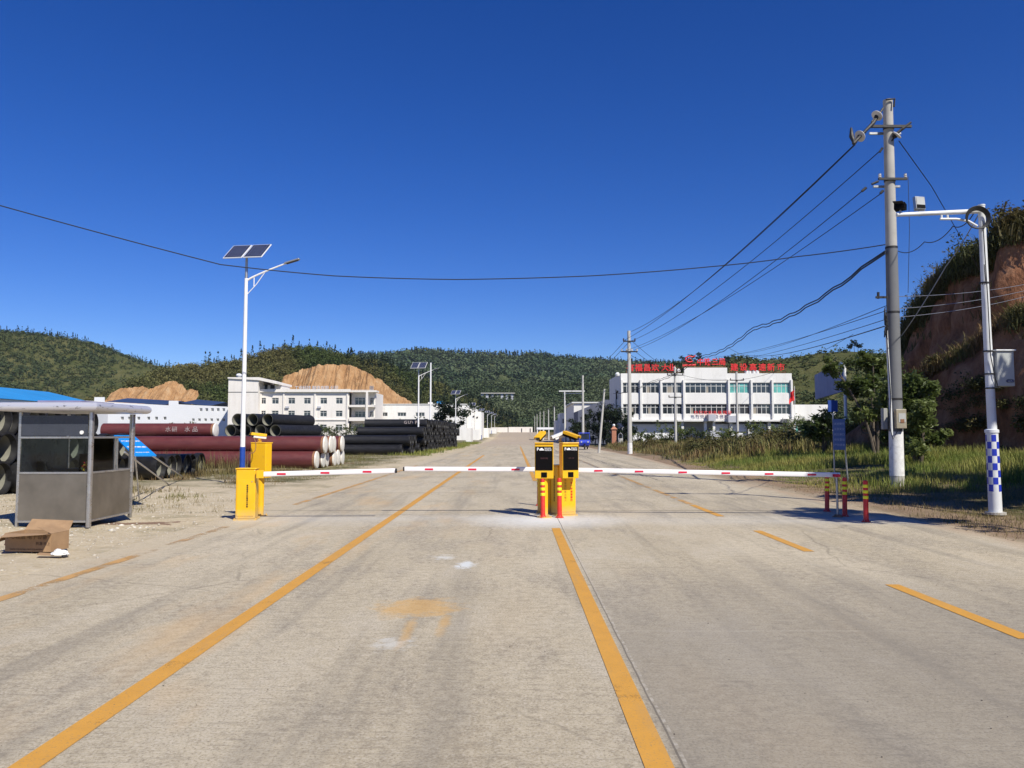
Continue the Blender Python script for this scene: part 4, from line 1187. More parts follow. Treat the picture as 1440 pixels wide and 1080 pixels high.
m = MB(); m.box(c + Vector((-.05, -.05, .06)), (.24, .2, .012), Euler((R(8), R(12), R(50)))); m.build('sunshield', M['steel_dark'], hh)
m = MB(); m.tube([c, c + Vector((0, 0, -.16))], .022, 8); m.build('light_bracket', M['grey_metal'], cm)
# coil of cable
m = MB(); cc = P(1374, 308, CY - .12) - cm.location
for i in range(5):
    r = .235 + .014 * i - .03; pts = []
    for a in range(29):
        t_ = 2 * math.pi * a / 28
        pts.append(cc + Vector((r * 1.0 * math.cos(t_), -.01 * i, r * .93 * math.sin(t_) + .006 * i)))
    m.tube(pts, .011, 6, caps=False)
m.build('cable_coil', M['rubber'], cm, smooth=True)
m = MB(); m.tube([P(1382, 310, CY - .12) - cm.location, P(1389, 420, CY - .11) - cm.location, P(1393, 500, CY - .12) - cm.location, P(1399, 530, CY - .13) - cm.location, P(1404, 545, CY - .1) - cm.location], .010, 6)
m.tube([P(1384, 372, CY - .12) - cm.location, P(1386, 395, CY - .15) - cm.location, P(1381, 400, CY - .13) - cm.location], .010, 6)
m.build('cable', M['rubber'], cm, smooth=True)
m = MB()
for py_ in (398, 494, 526, 546):
    q = P(1384 + (py_ - 398) * .055, py_, CY) - cm.location; m.lathe([(.076, -.015), (.095, -.015), (.095, .015), (.076, .015)], q, 16, closed=True)
m.build('straps', M['steel_dark'], cm, smooth=True)
q = P(1409.5, 519, CY - .0) - cm.location
m = MB(); m.box(q, (.36, .24, .74)); cb_ = m.build('control_box', pm('grey_box_paint', (.42, .44, .43), .45, .05, 3), cm, bevel=.012)
m = MB(); m.box(q + Vector((0, -.01, .385)), (.42, .30, .03)); m.build('box_cap', M['pole_paint'], cb_, bevel=.008)
text('lettering', 'STCA', .06, pm('navy_ink', (.03, .04, .16), .5), cb_, TM(q + Vector((.08, -.124, -.26))), .001, bold=.003)
m = MB(); m.tube([(q + Vector((.08 + .085 * math.cos(a * .449), -.123, -.26 + .038 * math.sin(a * .449)))) for a in range(15)], .004, 4); m.build('logo_ring', M['ink'], cb_)
m = MB(); m.box(q + Vector((-.20, 0, -.38)), (.25, .06, .03)); m.build('box_bracket', M['grey_metal'], cm)

# small blue notice on two posts
nx_, ny_ = G(1174, 685).x, G(1174, 685).y
t = thing('notice_sign', 'small blue notice with white rows of lettering on two thin posts under the tree', 'sign', (nx_, ny_, Hs(nx_, ny_) - .05), 0)
for px_, h_ in ((1174, 2.3), (1193, 2.0)):
    m = MB(); x_ = P(px_, 680, ny_).x - nx_; m.cyl((x_, 0, 0), (x_ - (.12 if px_ > 1180 else 0), 0, h_), .025, n=10); m.build('post', M['grey_metal'], t, smooth=True)
c = P(1180, 611, ny_ - .05) - t.location
m = MB(); m.box(c, (.38, .03, .96)); b_ = m.build('panel', M['pale_sign'], t, bevel=.004)
for i, s in enumerate(('减速慢行', '注意安全', '前方道口', '停车登记', '严禁超速')):
    text('lettering', s, .082, pm('blue_grey_ink', (.45, .52, .66), .6), b_, TM(c + Vector((0, -.018, .33 - i * .165))), .001)
c = P(1171, 571, ny_ - .02) - t.location
m = MB(); m.box(c, (.30, .03, .36)); m.build('upper_panel', M['navy_sign'], t, bevel=.004)

# large billboard seen edge-on
a = P(1184, 530, 58); b = P(1147, 535, 71)
t = thing('billboard', 'large navy billboard on a white post rising above the trees', 'billboard', (a.x, a.y, Hs(a.x, a.y) - .1), 0)
zt, zb = P(1184, 509, 58).z, P(1184, 551, 58).z
d_ = Vector((b.x - a.x, b.y - a.y, 0)); nrm = Vector((-d_.y, d_.x, 0)).normalized() * .08
vs = []
for off in (-1, 1):
    for z_ in (zb, zt):
        for q in (a, b): vs.append((q.x - a.x + nrm.x * off, q.y - a.y + nrm.y * off, z_ - t.location.z))
m = MB().add(vs, [(0, 1, 3, 2), (4, 5, 7, 6), (0, 1, 5, 4), (2, 3, 7, 6), (0, 2, 6, 4), (1, 3, 7, 5)]); m.build('panel', M['pale_sign'], t)
m = MB(); m.cyl((.12, -.2, 0), (.12, -.2, zt - .2 - t.location.z), .11, n=12); m.build('post', M['white_paint'], t, smooth=True)

# ================================================================ overhead wires
def wire(name, pts_, label, r=.014, sag=0.0, n=24, cat='wire', group=None, mat='rubber', wob=0):
    """pts_: list of 3D points, each span sags by 'sag' metres"""
    out = []
    for a, b in zip(pts_, pts_[1:]):
        a = Vector(a); b = Vector(b)
        for i in range(n):
            u = i / n; q = a.lerp(b, u); q.z -= sag * 4 * u * (1 - u)
            if wob: q += Vector((0, 0, wob * math.sin(u * 40 + wob * 99)))
            out.append(q)
    out.append(Vector(pts_[-1]))
    o = MB().tube(out, r, 5).build(name, M[mat], smooth=True)
    return tag(o, label, cat, group)
D = MPY
P2 = lambda px, py: P(px, py, Y2)
wire('power_line', [P(1205, 200, D - .6), P2(877, 479)], 'topmost black power line of the pair dropping from the tall pole to the office pole', .016, .55)
wire('power_line', [P(1203, 203, D - .6), P2(888, 466)], 'power line just under the topmost one, from the tall pole to the office pole', .016, .65)
wire('power_line', [P(1240, 210, D - .2), P2(889, 479)], 'third power line down, running from beside the tall pole shaft', .015, .65)
wire('power_line', [P(1212, 269, D - .2), P2(892, 492)], 'fourth power line down, starting at the lower crossarm of the tall pole', .014, .6)
wire('power_line', [P(1239, 272, D - .2), P2(880, 493)], 'fifth power line down, starting just under the lower crossarm', .013, .55)
for i in range(2):
    wire('cable_bundle', [P(1245, 351 + i * 3, D - .2), P(1060, 459 + i * 4, 52), P(985, 500 + i * 3, 75), P(918, 535 + i * 2, 95), P(862, 553, 118)], ['upper', 'lower'][i] + ' strand of the thick twisted cable drooping from the tall pole to the office wall', .028, .45, 22, wob=.045, cat='cable')
wire('overhead_cable', [P(-160, 250, 21), P(0, 289, 21.5), P(310, 372, 23), P(470, 388, 24), P(640, 393, 24.5), P(830, 388, 24.6), P(1000, 375, 24.4), P(1120, 361, 24), P(1245, 344, D - .1)], 'single long black cable slung right across the sky over the road', .016, .02, 6, cat='cable')
wire('overhead_cable', [P(1263, 353, D - .1), P(1300, 340, 21), P(1340, 318, 18.5), P(1372, 295, CY)], 'short black cable from the tall pole shaft to the camera mast head', .012, .15, cat='cable')
wire('guy_wire', [P(1264, 198, D - .1), P(1310, 262, 27), P(1356, 342, 33), P(1400, 420, 40)], 'dark wire running down right from the tall pole head to the bank', .014, .0)
wire('guy_wire', [P(1377, 300, CY), P(1330, 375, 19.5), P(1268, 472, D)], 'pale stay wire slanting from the camera mast down to the tall pole', .012, .05, mat='grey_metal')
wire('drop_wire', [P(1277, 248, D), P(1279, 320, D), P(1277, 412, D)], 'thin wire hanging straight down right of the tall pole', .008, 0)
for i, (a, b) in enumerate((((1264, 417), (1460, 396)), ((1264, 434), (1460, 404)), ((1264, 446), (1460, 412)))):
    wire('service_line', [P(a[0], a[1], D), P(b[0], b[1], 30)], ['upper', 'middle', 'lower'][i] + ' grey service line from the tall pole past the bank to the right', .010, .12, mat='grey_metal')
for i, (a, b) in enumerate((((1246, 430), (1040, 497)), ((1246, 437), (1000, 502)), ((1246, 449), (1010, 507)), ((1246, 458), (1060, 500)))):
    wire('service_line', [P(a[0], a[1], D - .1), P(b[0], b[1], 88)], ['first', 'second', 'third', 'fourth'][i] + ' thin service line down in the fan leaving the tall pole to the left', .011 if i < 3 else .018, .35)
wire('power_line', [P2(880, 478), P(822, 530, 106)], 'line from the left side of the office pole to the next pole', .02, .35)
wire('power_line', [P2(886, 479), P(822, 534, 106)], 'line from the right side of the office pole to the next pole', .02, .45)
for i, (px_, py_) in enumerate(((892, 493), (876, 493), (888, 479))):
    wire('power_line', [P2(px_, py_), P(948 + i * 3, 527, 92)], ['right', 'left', 'upper'][i] + ' line from the office pole to the pole hung with gear', .018, .25)
wire('power_line', [P(958, 527, 92), P(1030, 534, 92)], 'nearly level line between the two poles before the office', .018, .3)
wire('power_line', [P(1042, 534, 92), P(1200, 470, 60)], 'line leaving the wide-armed pole to the right over the trees', .018, .6)
wire('power_line', [P(1023, 488, 90), P(1060, 500, 100), P(1120, 506, 120)], 'faint drooping line above the right half of the office roof', .018, .3)
for i in range(5):
    a_, b_ = (106, 145, 185, 217, 252)[i], (145, 185, 217, 252, 290)[i]
    wire('power_line', [(9.25, a_, 9.0 + (0 if a_ > 150 else .3)), (9.25, b_, 9.0 + float(gy_(b_)) * .5)], 'far line strung along the receding right-hand poles', .02, .5, group='far lines along the right-hand poles')

# ================================================================ pipes
def make_pipe(L=6.0, r=.41, mat='pipe_black', cap=None, hollow=True):
    t = thing('iron_pipe', 'x', 'pipe', (0, 0, 0), 0)
    ri = r - .035
    rb = r * 1.10            # socket end
    m = MB(); n = 28
    m.lathe([(ri + .012, 0), (r, 0), (r, L - .32), (rb, L - .22), (rb, L), (rb - .05, L), (rb - .055, L - .06), (ri, L - .16)], n=n, axis='X')
    b = m.build('barrel', M[mat], t, smooth=True)
    m = MB(); m.lathe([(ri, L - .16), (ri, .0), (ri + .012, .0)], n=n, axis='X'); m.build('lining', M['pipe_lining'], b, smooth=True)
    return t
def make_capped(L=9.0, r=.41):
    t = thing('iron_pipe', 'x', 'pipe', (0, 0, 0), 0)
    m = MB(); n = 28
    m.lathe([(0, .01), (r, .01), (r, L), (r * .98, L + .004), (0, L + .004)], n=n, axis='X'); b = m.build('barrel', M['pipe_brown'], t, smooth=True)
    m = MB(); m.lathe([(r * .985, L - .02), (r * 1.012, L - .015), (r * 1.012, L + .012), (r * .96, L + .05), (r * .5, L + .085), (0, L + .09)], n=n, axis='X'); m.build('end_cap', M['cap_white'], t, smooth=True)
    # rust band next to the cap
    m = MB(); m.lathe([(r * 1.004, L - .12), (r * 1.006, L - .03)], n=n, axis='X'); m.build('rust_band', M['rust'], b, smooth=True)
    return t
def put(src, used, x, y, z, rz=0, label='', group='', cap=True):
    o = src if not used.get(src.name) else copy_tree(src)
    used[src.name] = True
    o.location = (x, y, z); o.rotation_euler = (R(rnd.uniform(0, 360)), 0, rz)
    o.rotation_euler = Euler((rnd.uniform(0, 6), 0, 0)).to_matrix().to_4x4().to_euler()
    mtx = Matrix.Rotation(rz, 3, 'Z') @ Matrix.Rotation(rnd.uniform(0, 6.28), 3, 'X')
    o.rotation_euler = mtx.to_euler()
    o['label'] = label; o['group'] = group
    return o
used = {}
M['chalk'] = pm('chalky_lettering', (.36, .30, .29), .8, .2, 9)
blk = make_pipe(6.0, .41)
S3 = .82 * .87
# stack A: behind the kiosk, sockets to the right
ai = 0
rowsA = [(19.4, 33.4, 17), (19.9, 29.0, 11), (20.4, 27.6, 8)]
for r_, (y0, y1, n_) in enumerate(rowsA):
    for i in range(n_):
        y = 19.3 + .42 * r_ + i * .905
        xe = -13.65 - .22 * (i * .1) + rnd.uniform(-.18, .18) - .12 * r_
        if r_ == 0 and y > 28.5: xe = -13.2 - (y - 28.5) * .02 + rnd.uniform(-.15, .15)
        lab = ['black open pipe in the bottom row of the stack behind the kiosk', 'black open pipe in the middle row of the stack behind the kiosk', 'black open pipe in the top row of the stack behind the kiosk'][r_]
        put(blk, used, xe - 6.0, y, .44 + r_ * .79 + Hs(-13.5, y), R(rnd.uniform(-1, 1)), lab, 'black pipes stacked behind the kiosk, row %s' % ('bottom', 'middle', 'top')[r_])
# stack B: brown capped pipes
brn = make_capped(9.4, .41); brs = make_capped(5.8, .37)
Bb = [(38.0, 445), (38.88, 454), (39.76, 459), (40.64, 470), (41.52, 475), (42.4, 481)]
Bt = [(38.44, 457), (39.32, 465), (40.2, 469), (41.9, 481)]
for i, (y, px_) in enumerate(Bb):
    x = P(px_, 650, y).x
    put(brn, used, x - 9.4, y, .42, 0, 'brown capped pipe lying in the bottom row of the brown stack', 'bottom row of the brown pipe stack')
for i, (y, px_) in enumerate(Bt):
    x = P(px_, 630, y).x
    put(brn, used, x - 9.4, y, 1.14, 0, 'brown capped pipe lying in the second row of the brown stack', 'second row of the brown pipe stack')
# more brown pipes end to end to the left
for i, y in enumerate((38.1, 39.0, 39.9, 40.8, 41.7)):
    put(brs, used, -25.2, y, .39, 0, 'brown capped pipe mostly hidden behind the black pipe stack', 'hidden brown pipes at the left')
for i, y in enumerate((38.5, 39.4, 40.3)):
    put(brs, used, -25.4, y, 1.06, 0, 'brown capped pipe mostly hidden behind the black pipe stack', 'hidden brown pipes at the left')
x = P(303, 605, 40.9).x
ob = put(brs, used, x - 5.8, 40.9, 1.84, 0, 'brown pipe with white painted characters, lying alone on top of the brown stack', '')
ob.rotation_euler = (0, 0, 0); del ob['group']
for s_, px_ in (('水', 236), ('研', 245), ('水', 263), ('品', 274)):
    text('lettering', s_, .30, M['chalk'], [c_ for c_ in ob.children if c_.name.startswith('barrel')][0], TM((P(px_, 605, 40.5).x - ob.location.x, -.375, .04), (0, -1, .1)), .004)
for i, px_ in enumerate((265.5, 274.5)):
    y = 33.6 + i * .72; o = put(brs, used, P(px_, 655, y).x - 5.8, y, .36, 0, ['nearer', 'farther'][i] + ' of two brown pipes whose white caps show beside the black pipe ends', '')
    o.scale = (1, .82, .82); del o['group']
# stack C: short view of four-high black pipes pointing at the camera
ax = R(78)
for r_ in range(4):
    for i in range(4 if r_ < 3 else 3):
        xx = P(324, 600, 52).x + i * .95 + (r_ % 2) * .46
        put(blk, used, xx, 52 + i * .12, .44 + r_ * .72, ax, 'black pipe end-on to the camera in row %s of the stack above the brown pipes' % ('one', 'two', 'three', 'four')[r_], 'black pipes with open ends before the cream building, row %s' % ('one', 'two', 'three', 'four')[r_])
text('lettering', 'PAM 01', .34, M['ink_white'], None, TM((P(393, 595, 54.3).x, 54.0, P(393, 595, 54.3).z), (.95, -.35, .2)), .004) if False else None
# stack D: long black stack beside the road
blD = make_pipe(5.6, .40)
for r_ in range(4):
    n_ = [46, 44, 40, 34][r_]
    for i in range(n_):
        y = 62.2 + i * .88 + (r_ % 2) * .42 + (0, 0, 6.0, 8.5)[r_]
        if y > 103: continue
        xe = (-8.15 + (y - 62) * .022) + rnd.uniform(-.25, .25)
        if r_ < 2 and y < 66.5: xe = -8.2 + rnd.uniform(-.15, .1) - .5 * (r_ == 0) * (y < 63)
        elif r_ < 2 and y < 68: continue
        put(blD, used, xe - 5.6, y, .43 + r_ * .72, R(rnd.uniform(-.8, .8)), 'black pipe in the %s row of the long stack beside the road' % ('lowest', 'second', 'third', 'uppermost')[r_], 'long roadside stack of black pipes, %s row' % ('lowest', 'second', 'third', 'uppermost')[r_])
topd = [o for o in bpy.data.objects if o.get('group', '').endswith('uppermost row')][0]
bt = [c_ for c_ in topd.children][0]
tt = text('lettering', 'GUVPS', .40, M['chalk'], topd, Matrix.Identity(4), .004, spacing=1.3)
tt.matrix_local = (Matrix.Translation(topd.location) @ topd.rotation_euler.to_matrix().to_4x4()).inverted() @ TM((P(580, 597, topd.location.y).x, topd.location.y - .40, topd.location.z + .1), (0, -1, .25))
topd['label'] = 'topmost black pipe with white letters at the near end of the long roadside stack'; del topd['group']
# small lying brace frame between the stacks, near second lamp handled by grass

# ================================================================ kiosk
KC = Vector((-7.60, 14.12, 0))                                   # front right corner
kl = G(24, 737); kr = G(187, 724)
kf = Vector((kl.x - KC.x, kl.y - KC.y, 0)); kw = 1.26; rz = R(1.0)
kd = 1.62
kt = thing('guard_kiosk', 'small stainless steel guard kiosk with dark windows and white rounded roof, left of the road', 'kiosk', (KC.x, KC.y, 0.0), rz)
# local frame: x from -kw..0 along the front, y 0..kd to the back
HB, HW, HT = .10, .96, 1.50     # floor, sill, window head
ztop = zat(100, 578, KC.y)
m = MB(); m.bb((-kw, 0, HB), (-.02, .03, HW)); m.build('front_panel', M['stainless'], kt)
m = MB(); m.bb((-.03, .05, HB), (0, kd, HW)); m.build('side_panel', M['stainless'], kt)
m = MB(); m.bb((-kw, .05, HB), (-kw + .03, kd, HW)); m.build('side_panel', M['stainless'], kt)
m = MB(); m.bb((-kw + .03, kd - .03, HB), (-.03, kd, HW)); m.build('back_panel', M['stainless'], kt)
m = MB(); m.bb((-kw + .03, .03, HB - .02), (-.03, kd - .03, HB + .02)); m.build('floor', M['steel_dark'], kt)
m = MB(); m.bb((-kw + .02, .0, HT + .12), (-.04, .025, ztop - .08)); up = m.build('upper_front_panel', M['upper_panel'], kt)
m = MB(); m.cyl((-.14, -.004, HT + .18), (-.14, -.02, HT + .18), .035, n=16); m.build('badge', M['white_plastic'], up, smooth=True)
m = MB()
def post(x, y, w_=.05): m.bb((x - w_ / 2, y - w_ / 2, 0.0), (x + w_ / 2, y + w_ / 2, ztop - .02))
post(-kw + .015, .015, .045); post(-kw, kd, .05); post(0.0, kd, .06)
m.build('corner_posts', M['steel_frame'], kt, bevel=.004)
m = MB(); m.cyl((.035, -.02, 0), (.035, -.02, ztop - .02), .045, n=18); m.build('canopy_post', M['steel_frame'], kt, smooth=True)
m = MB(); m.cyl((.0, kd + .0, 0.9), (.0, kd + .0, ztop - .02), .052, n=18); m.build('canopy_post', M['steel_frame'], kt, smooth=True)
m = MB()
for z_ in (HB, HW, HT + .09):
    m.bb((-kw, -.012, z_ - .018), (-.01, .0, z_ + .018))
    m.bb((.0, .03, z_ - .018), (.012, kd, z_ + .018))
m.bb((-kw, kd, HW - .02), (0, kd + .012, HW + .02)); m.bb((-kw, kd, HT + .07), (0, kd + .012, HT + .11))
m.build('rails', M['steel_frame'], kt, bevel=.003)
m = MB(); m.bb((-kw + .04, .008, HW + .02), (-.03, .014, HT + .07)); m.build('front_window', M['clear'], kt)
m = MB(); m.bb((-.012, .06, HW + .02), (-.006, kd * .58, HT + .07)); fw = m.build('side_window', M['clear'], kt)
m = MB(); m.bb((-.02, kd * .57, HW + .02), (.008, kd * .57 + .03, HT + .07)); m.bb((-.02, kd * .63, HW + .02), (.008, kd * .63 + .03, HT + .07)); m.build('side_window_frame', M['steel_frame'], fw)
m = MB(); m.bb((-kw + .04, kd - .014, HW + .02), (-.7, kd - .008, HT + .07)); m.build('back_window', M['clear'], kt)
m = MB(); m.bb((-.71, kd - .03, HB), (-.67, kd + .005, HT + .1)); m.bb((-.5, kd - .025, HW), (-.47, kd + .005, HT + .1)); m.build('back_frame', M['steel_dark'], kt)
m = MB(); m.bb((-kw, .06, HW), (-kw + .01, kd, HT + .09)); m.build('side_blind', M['upper_panel'], kt)
# roof: rounded band all round
rx0, rx1_, ry0, ry1 = -kw - .24, .15, -.16, kd + .25
zt_ = zat(100, 566.0, KC.y)
prof = []
for i in range(9):
    a = -math.pi / 2 + math.pi * i / 8
    prof.append((.08 * math.cos(a), .08 * math.sin(a)))
vs = []; zc = zt_ - .08
for ox, oz in prof:
    vs += [(rx0 - ox, ry0 - ox, zc + oz), (rx1_ + ox, ry0 - ox, zc + oz), (rx1_ + ox, ry1 + ox, zc + oz), (rx0 - ox, ry1 + ox, zc + oz)]
fs = []
for i in range(8):
    for q in range(4): fs.append((i * 4 + q, i * 4 + (q + 1) % 4, i * 4 + 4 + (q + 1) % 4, i * 4 + 4 + q))
fs += [(3, 2, 1, 0), (32, 33, 34, 35)]
MB().add(vs, fs).build('roof', M['roof_metal'], kt, smooth=True)
m = MB(); m.bb((rx0 + .35, ry0 + .5, zt_ + .002), (rx1_ - .5, ry1 - .3, zt_ + .05)); m.build('roof_top', pm('violet_grey_sheet', (.22, .2, .3), .5), kt)
# things inside
t = thing('desk', 'dark desk against the back wall inside the kiosk', 'desk', Matrix.Translation(kt.location) @ Matrix.Rotation(rz, 4, 'Z') @ Vector((-.55, 1.15, HB + .02)), rz)
m = MB(); m.bb((-.45, -.28, .72), (.45, .28, .75)); m.build('desk_top', M['steel_dark'], t); 
for sx in (-.43, .43):
    m = MB(); m.bb((sx - .015, -.26, 0), (sx + .015, .26, .72)); m.build('side', M['steel_dark'], t)
t = thing('equipment_case', 'dark equipment case with white label on the desk inside the kiosk', 'case', Matrix.Translation(kt.location) @ Matrix.Rotation(rz, 4, 'Z') @ Vector((-.42, 1.1, HB + .775)), rz)
m = MB(); m.bb((-.26, -.15, 0), (.26, .15, .40)); m.build('body', M['black_plastic'], t, bevel=.01)
m = MB(); m.bb((-.05, -.156, .20), (.06, -.151, .25)); m.build('paper_label', M['white_plastic'], t)
t = thing('office_chair', 'black swivel chair inside the kiosk', 'chair', Matrix.Translation(kt.location) @ Matrix.Rotation(rz, 4, 'Z') @ Vector((-1.05, .75, HB + .02)), rz + 2.6)
m = MB(); m.box((0, 0, .45), (.46, .44, .08)); m.build('seat', M['rubber'], t, bevel=.03)
m = MB(); m.box((0, .22, .78), (.42, .06, .50), Euler((R(-8), 0, 0))); m.build('backrest', M['rubber'], t, bevel=.03)
m = MB(); m.cyl((0, 0, .06), (0, 0, .42), .03, n=10)
for a in range(5): m.tube([(0, 0, .08), (.26 * math.cos(a * 1.257), .26 * math.sin(a * 1.257), .04)], .018, 6)
m.build('pedestal', M['steel_dark'], t)
# bunch of flowers on the sill
t = thing('flower_bunch', 'red and yellow flowers on the sill inside the right kiosk window', 'flowers', Matrix.Translation(kt.location) @ Matrix.Rotation(rz, 4, 'Z') @ Vector((-.16, .28, HW - .02)), 0)
for nm, col, sd_ in (('red_petals', (.5, .03, .02), 1), ('yellow_petals', (.65, .42, .04), 2), ('leaves', (.05, .1, .03), 3)):
    rg = np.random.default_rng(sd_); p = blob_points(60, rg, .3) * [.10, .10, .09] + [0, 0, .12]
    v, f = leaf_cloud(p, .07, rg, .3, .8); np_mesh(nm, v, f, pm(nm, col, .6), t)
m = MB(); m.lathe([(0, 0), (.05, 0), (.07, .08), (.0, .08)], n=12); m.build('pot', M['card'], t, smooth=True)

# ================================================================ cardboard box
t = thing('cardboard_box', 'open brown cardboard box lying on the sandy verge before the kiosk', 'cardboard box', G(40, 776), R(-5))
W_, D_, H_ = .68, .38, .25
t.location = Vector((G(40, 778).x, G(40, 778).y + .2, .02))
m = MB(); th = .006
m.bb((-W_ / 2, -D_ / 2, 0), (W_ / 2, D_ / 2, th)); m.bb((-W_ / 2, -D_ / 2, th), (W_ / 2, -D_ / 2 + th, H_)); m.bb((-W_ / 2, D_ / 2 - th, th), (W_ / 2, D_ / 2, H_))
m.bb((-W_ / 2, -D_ / 2 + th, th), (-W_ / 2 + th, D_ / 2 - th, H_)); m.bb((W_ / 2 - th, -D_ / 2 + th, th), (W_ / 2, D_ / 2 - th, H_))
bd = m.build('carton', M['card'], t)
def flap(pts, nm='flap'):
    m = MB(); q = [Vector(p) for p in pts]; n_ = (q[1] - q[0]).cross(q[2] - q[0]).normalized() * .005
    m.add([*q, *[p + n_ for p in q]], [(0, 1, 2, 3), (7, 6, 5, 4), (0, 1, 5, 4), (1, 2, 6, 5), (2, 3, 7, 6), (3, 0, 4, 7)]); m.build(nm, M['card'], t)
w2, d2 = W_ / 2, D_ / 2
flap([(-w2, -d2, H_), (w2, -d2, H_), (w2 + .06, -d2 - .22, H_ + .02), (-w2 + .08, -d2 - .20, H_ - .03)])
flap([(-w2, d2, H_), (w2, d2, H_), (w2 - .05, d2 + .16, H_ + .12), (-w2, d2 + .15, H_ + .14)])
flap([(w2, -d2, H_), (w2, d2, H_), (w2 - .22, d2 - .05, H_ + .10), (w2 - .24, -d2 + .04, H_ + .08)])
flap([(-w2, -d2, H_), (-w2, d2, H_), (-w2 - .16, d2, H_ - .10), (-w2 - .14, -d2, H_ - .14)])
dk = pm('box_print', (.12, .07, .04), .8)
text('lettering', '小心轻放 电子设备', .075, dk, bd, TM((-.03, -d2 - .002, .20)), .001)
text('lettering', '防潮 向上', .05, dk, bd, TM((.22, -d2 - .002, .11)), .001)
text('lettering', 'MADE FOR ROAD GATE EQUIPMENT', .03, dk, bd, TM((-.02, -d2 - .002, .03)), .001)
# litter
rg = np.random.default_rng(5)
def lump(name, label, cat, loc, s, mat, seed):
    b = bmesh.new(); bmesh.ops.create_icosphere(b, subdivisions=3, radius=1)
    for v_ in b.verts:
        q = v_.co * 1.9 + Vector((seed * 5, 0, 0)); v_.co *= 1 + .55 * mnoise.noise(q) + .25 * mnoise.noise(q * 3)
        v_.co = Vector((v_.co.x * s[0], v_.co.y * s[1], max(-.1 * s[2], v_.co.z * s[2])))
    me = bpy.data.meshes.new(name); b.to_mesh(me); b.free(); me.materials.append(mat)
    o = bpy.data.objects.new(name, me); COL.objects.link(o); o.location = loc
    return tag(o, label, cat)
q = G(84, 783); lump('plastic_bag', 'crumpled white plastic bag on the sand beside the cardboard box', 'plastic bag', (q.x, q.y, .04), (.10, .08, .055), M['white_plastic'], 1)
q = G(3, 741); lump('plastic_bag', 'crumpled white plastic bag at the left edge behind the box', 'plastic bag', (q.x - .1, q.y + 1.2, .06), (.16, .14, .08), M['white_plastic'], 2)
q = G(65, 783); m = MB(); m.box((0, 0, 0), (.20, .13, .008), Euler((R(4), R(6), .3))); o = m.build('cardboard_scrap', M['card'], loc=(q.x, q.y, .035)); tag(o, 'torn flat cardboard scrap lying before the box', 'cardboard')
q = G(1, 778); lump('cloth_rag', 'dark red rag against the left end of the cardboard box', 'rag', (q.x, q.y + .25, .09), (.09, .08, .12), pm('rag_red', (.2, .03, .03), .9), 4)

# ================================================================ leaning blue board
a, b, c_, d_ = P(160, 612, 19.3), P(188, 612, 19.6), P(220, 640, 18.2), P(188, 640, 17.9)
t = thing('leaning_board', 'tilted bright blue notice board with white lettering on two grey legs behind the kiosk', 'sign board', (a.x, a.y, 0), 0)
L0 = Vector((a.x, a.y, 0))
n_ = (b - a).cross(d_ - a).normalized()
if n_.y > 0: n_ = -n_
m = MB(); th = n_ * -.03
q = [a - L0, b - L0, c_ - L0, d_ - L0]
m.add([*q, *[p + th for p in q]], [(0, 1, 2, 3), (7, 6, 5, 4), (0, 1, 5, 4), (1, 2, 6, 5), (2, 3, 7, 6), (3, 0, 4, 7)])
bp = m.build('panel', M['blue_sign'], t)
ux = (b - a + (c_ - d_)) * .5; L_ = ux.length; ux.normalize(); uy = (a - d_ + b - c_) * .5; hh_ = uy.length; uy.normalize()
def onb(u, v): return (a - L0) + (b - a) * u * (1 - v) + (d_ - a) * v * (1 - u) + (c_ - a) * u * v + n_ * .006
bm_ = Matrix((ux, (uy - ux * uy.dot(ux)).normalized(), n_)).transposed()
for u, v, s, sz in ((.5, .33, '堆放整齐', .105), (.5, .62, '注意安全', .105), (.2, .1, '项目部', .06), (.5, .88, '文明施工 人人有责', .035)):
    m4 = Matrix((ux, uy, n_)).transposed().to_4x4(); m4.translation = onb(u, v)
    text('lettering', s, sz, M['ink_white'], bp, m4, .001, bold=.004)
for (qx, qy), top in (((238, 683), d_), ((258, 672), c_)):
    e = G(qx, qy) - L0
    m = MB(); m.tube([top - L0 + th * 2 + Vector((-.25, .1, .12)), e + Vector((0, 0, .02))], .022, 8); m.build('leg', M['steel_frame'], t, smooth=True)
for s_, e_ in ((a, Vector((a.x - .1, a.y + .6, 0))), (b, Vector((b.x - .1, b.y + .6, 0)))):
    m = MB(); m.tube([s_ - L0 + th * 2, e_ - L0], .02, 8); m.build('leg', M['steel_frame'], t, smooth=True)

# ================================================================ blue three-wheeler
tx, ty = P(821.5, 632, 85).x, 85
t = thing('three_wheeler', 'small blue motor three-wheeler with windscreen coming towards the barrier', 'three-wheeler', (tx, ty, 0), 0)
m = MB()
# cab nose: tapered, front faces -y
def ring(z, w_, y0, y1): return [(-w_, y0, z), (w_, y0, z), (w_, y1, z), (-w_, y1, z)]
rs = [ring(.42, .50, -.55, .9), ring(.75, .60, -.72, .95), ring(1.05, .58, -.62, .95)]
vs = sum(rs, []); fs = [(3, 2, 1, 0), (8, 9, 10, 11)]
for i in range(2):
    for q in range(4): fs.append((i * 4 + q, i * 4 + (q + 1) % 4, i * 4 + 4 + (q + 1) % 4, i * 4 + 4 + q))
m.add(vs, fs); cabm = m.build('cab', M['tuk_blue'], t, bevel=.06)
m = MB(); m.add([(-.54, -.60, 1.07), (.54, -.60, 1.07), (.50, -.42, 1.68), (-.50, -.42, 1.68)], [(0, 1, 2, 3)]); m.add([(-.54, -.58, 1.07), (.54, -.58, 1.07), (.50, -.40, 1.68), (-.50, -.40, 1.68)], [(3, 2, 1, 0)]); m.build('windscreen', M['win'], t)
m = MB()
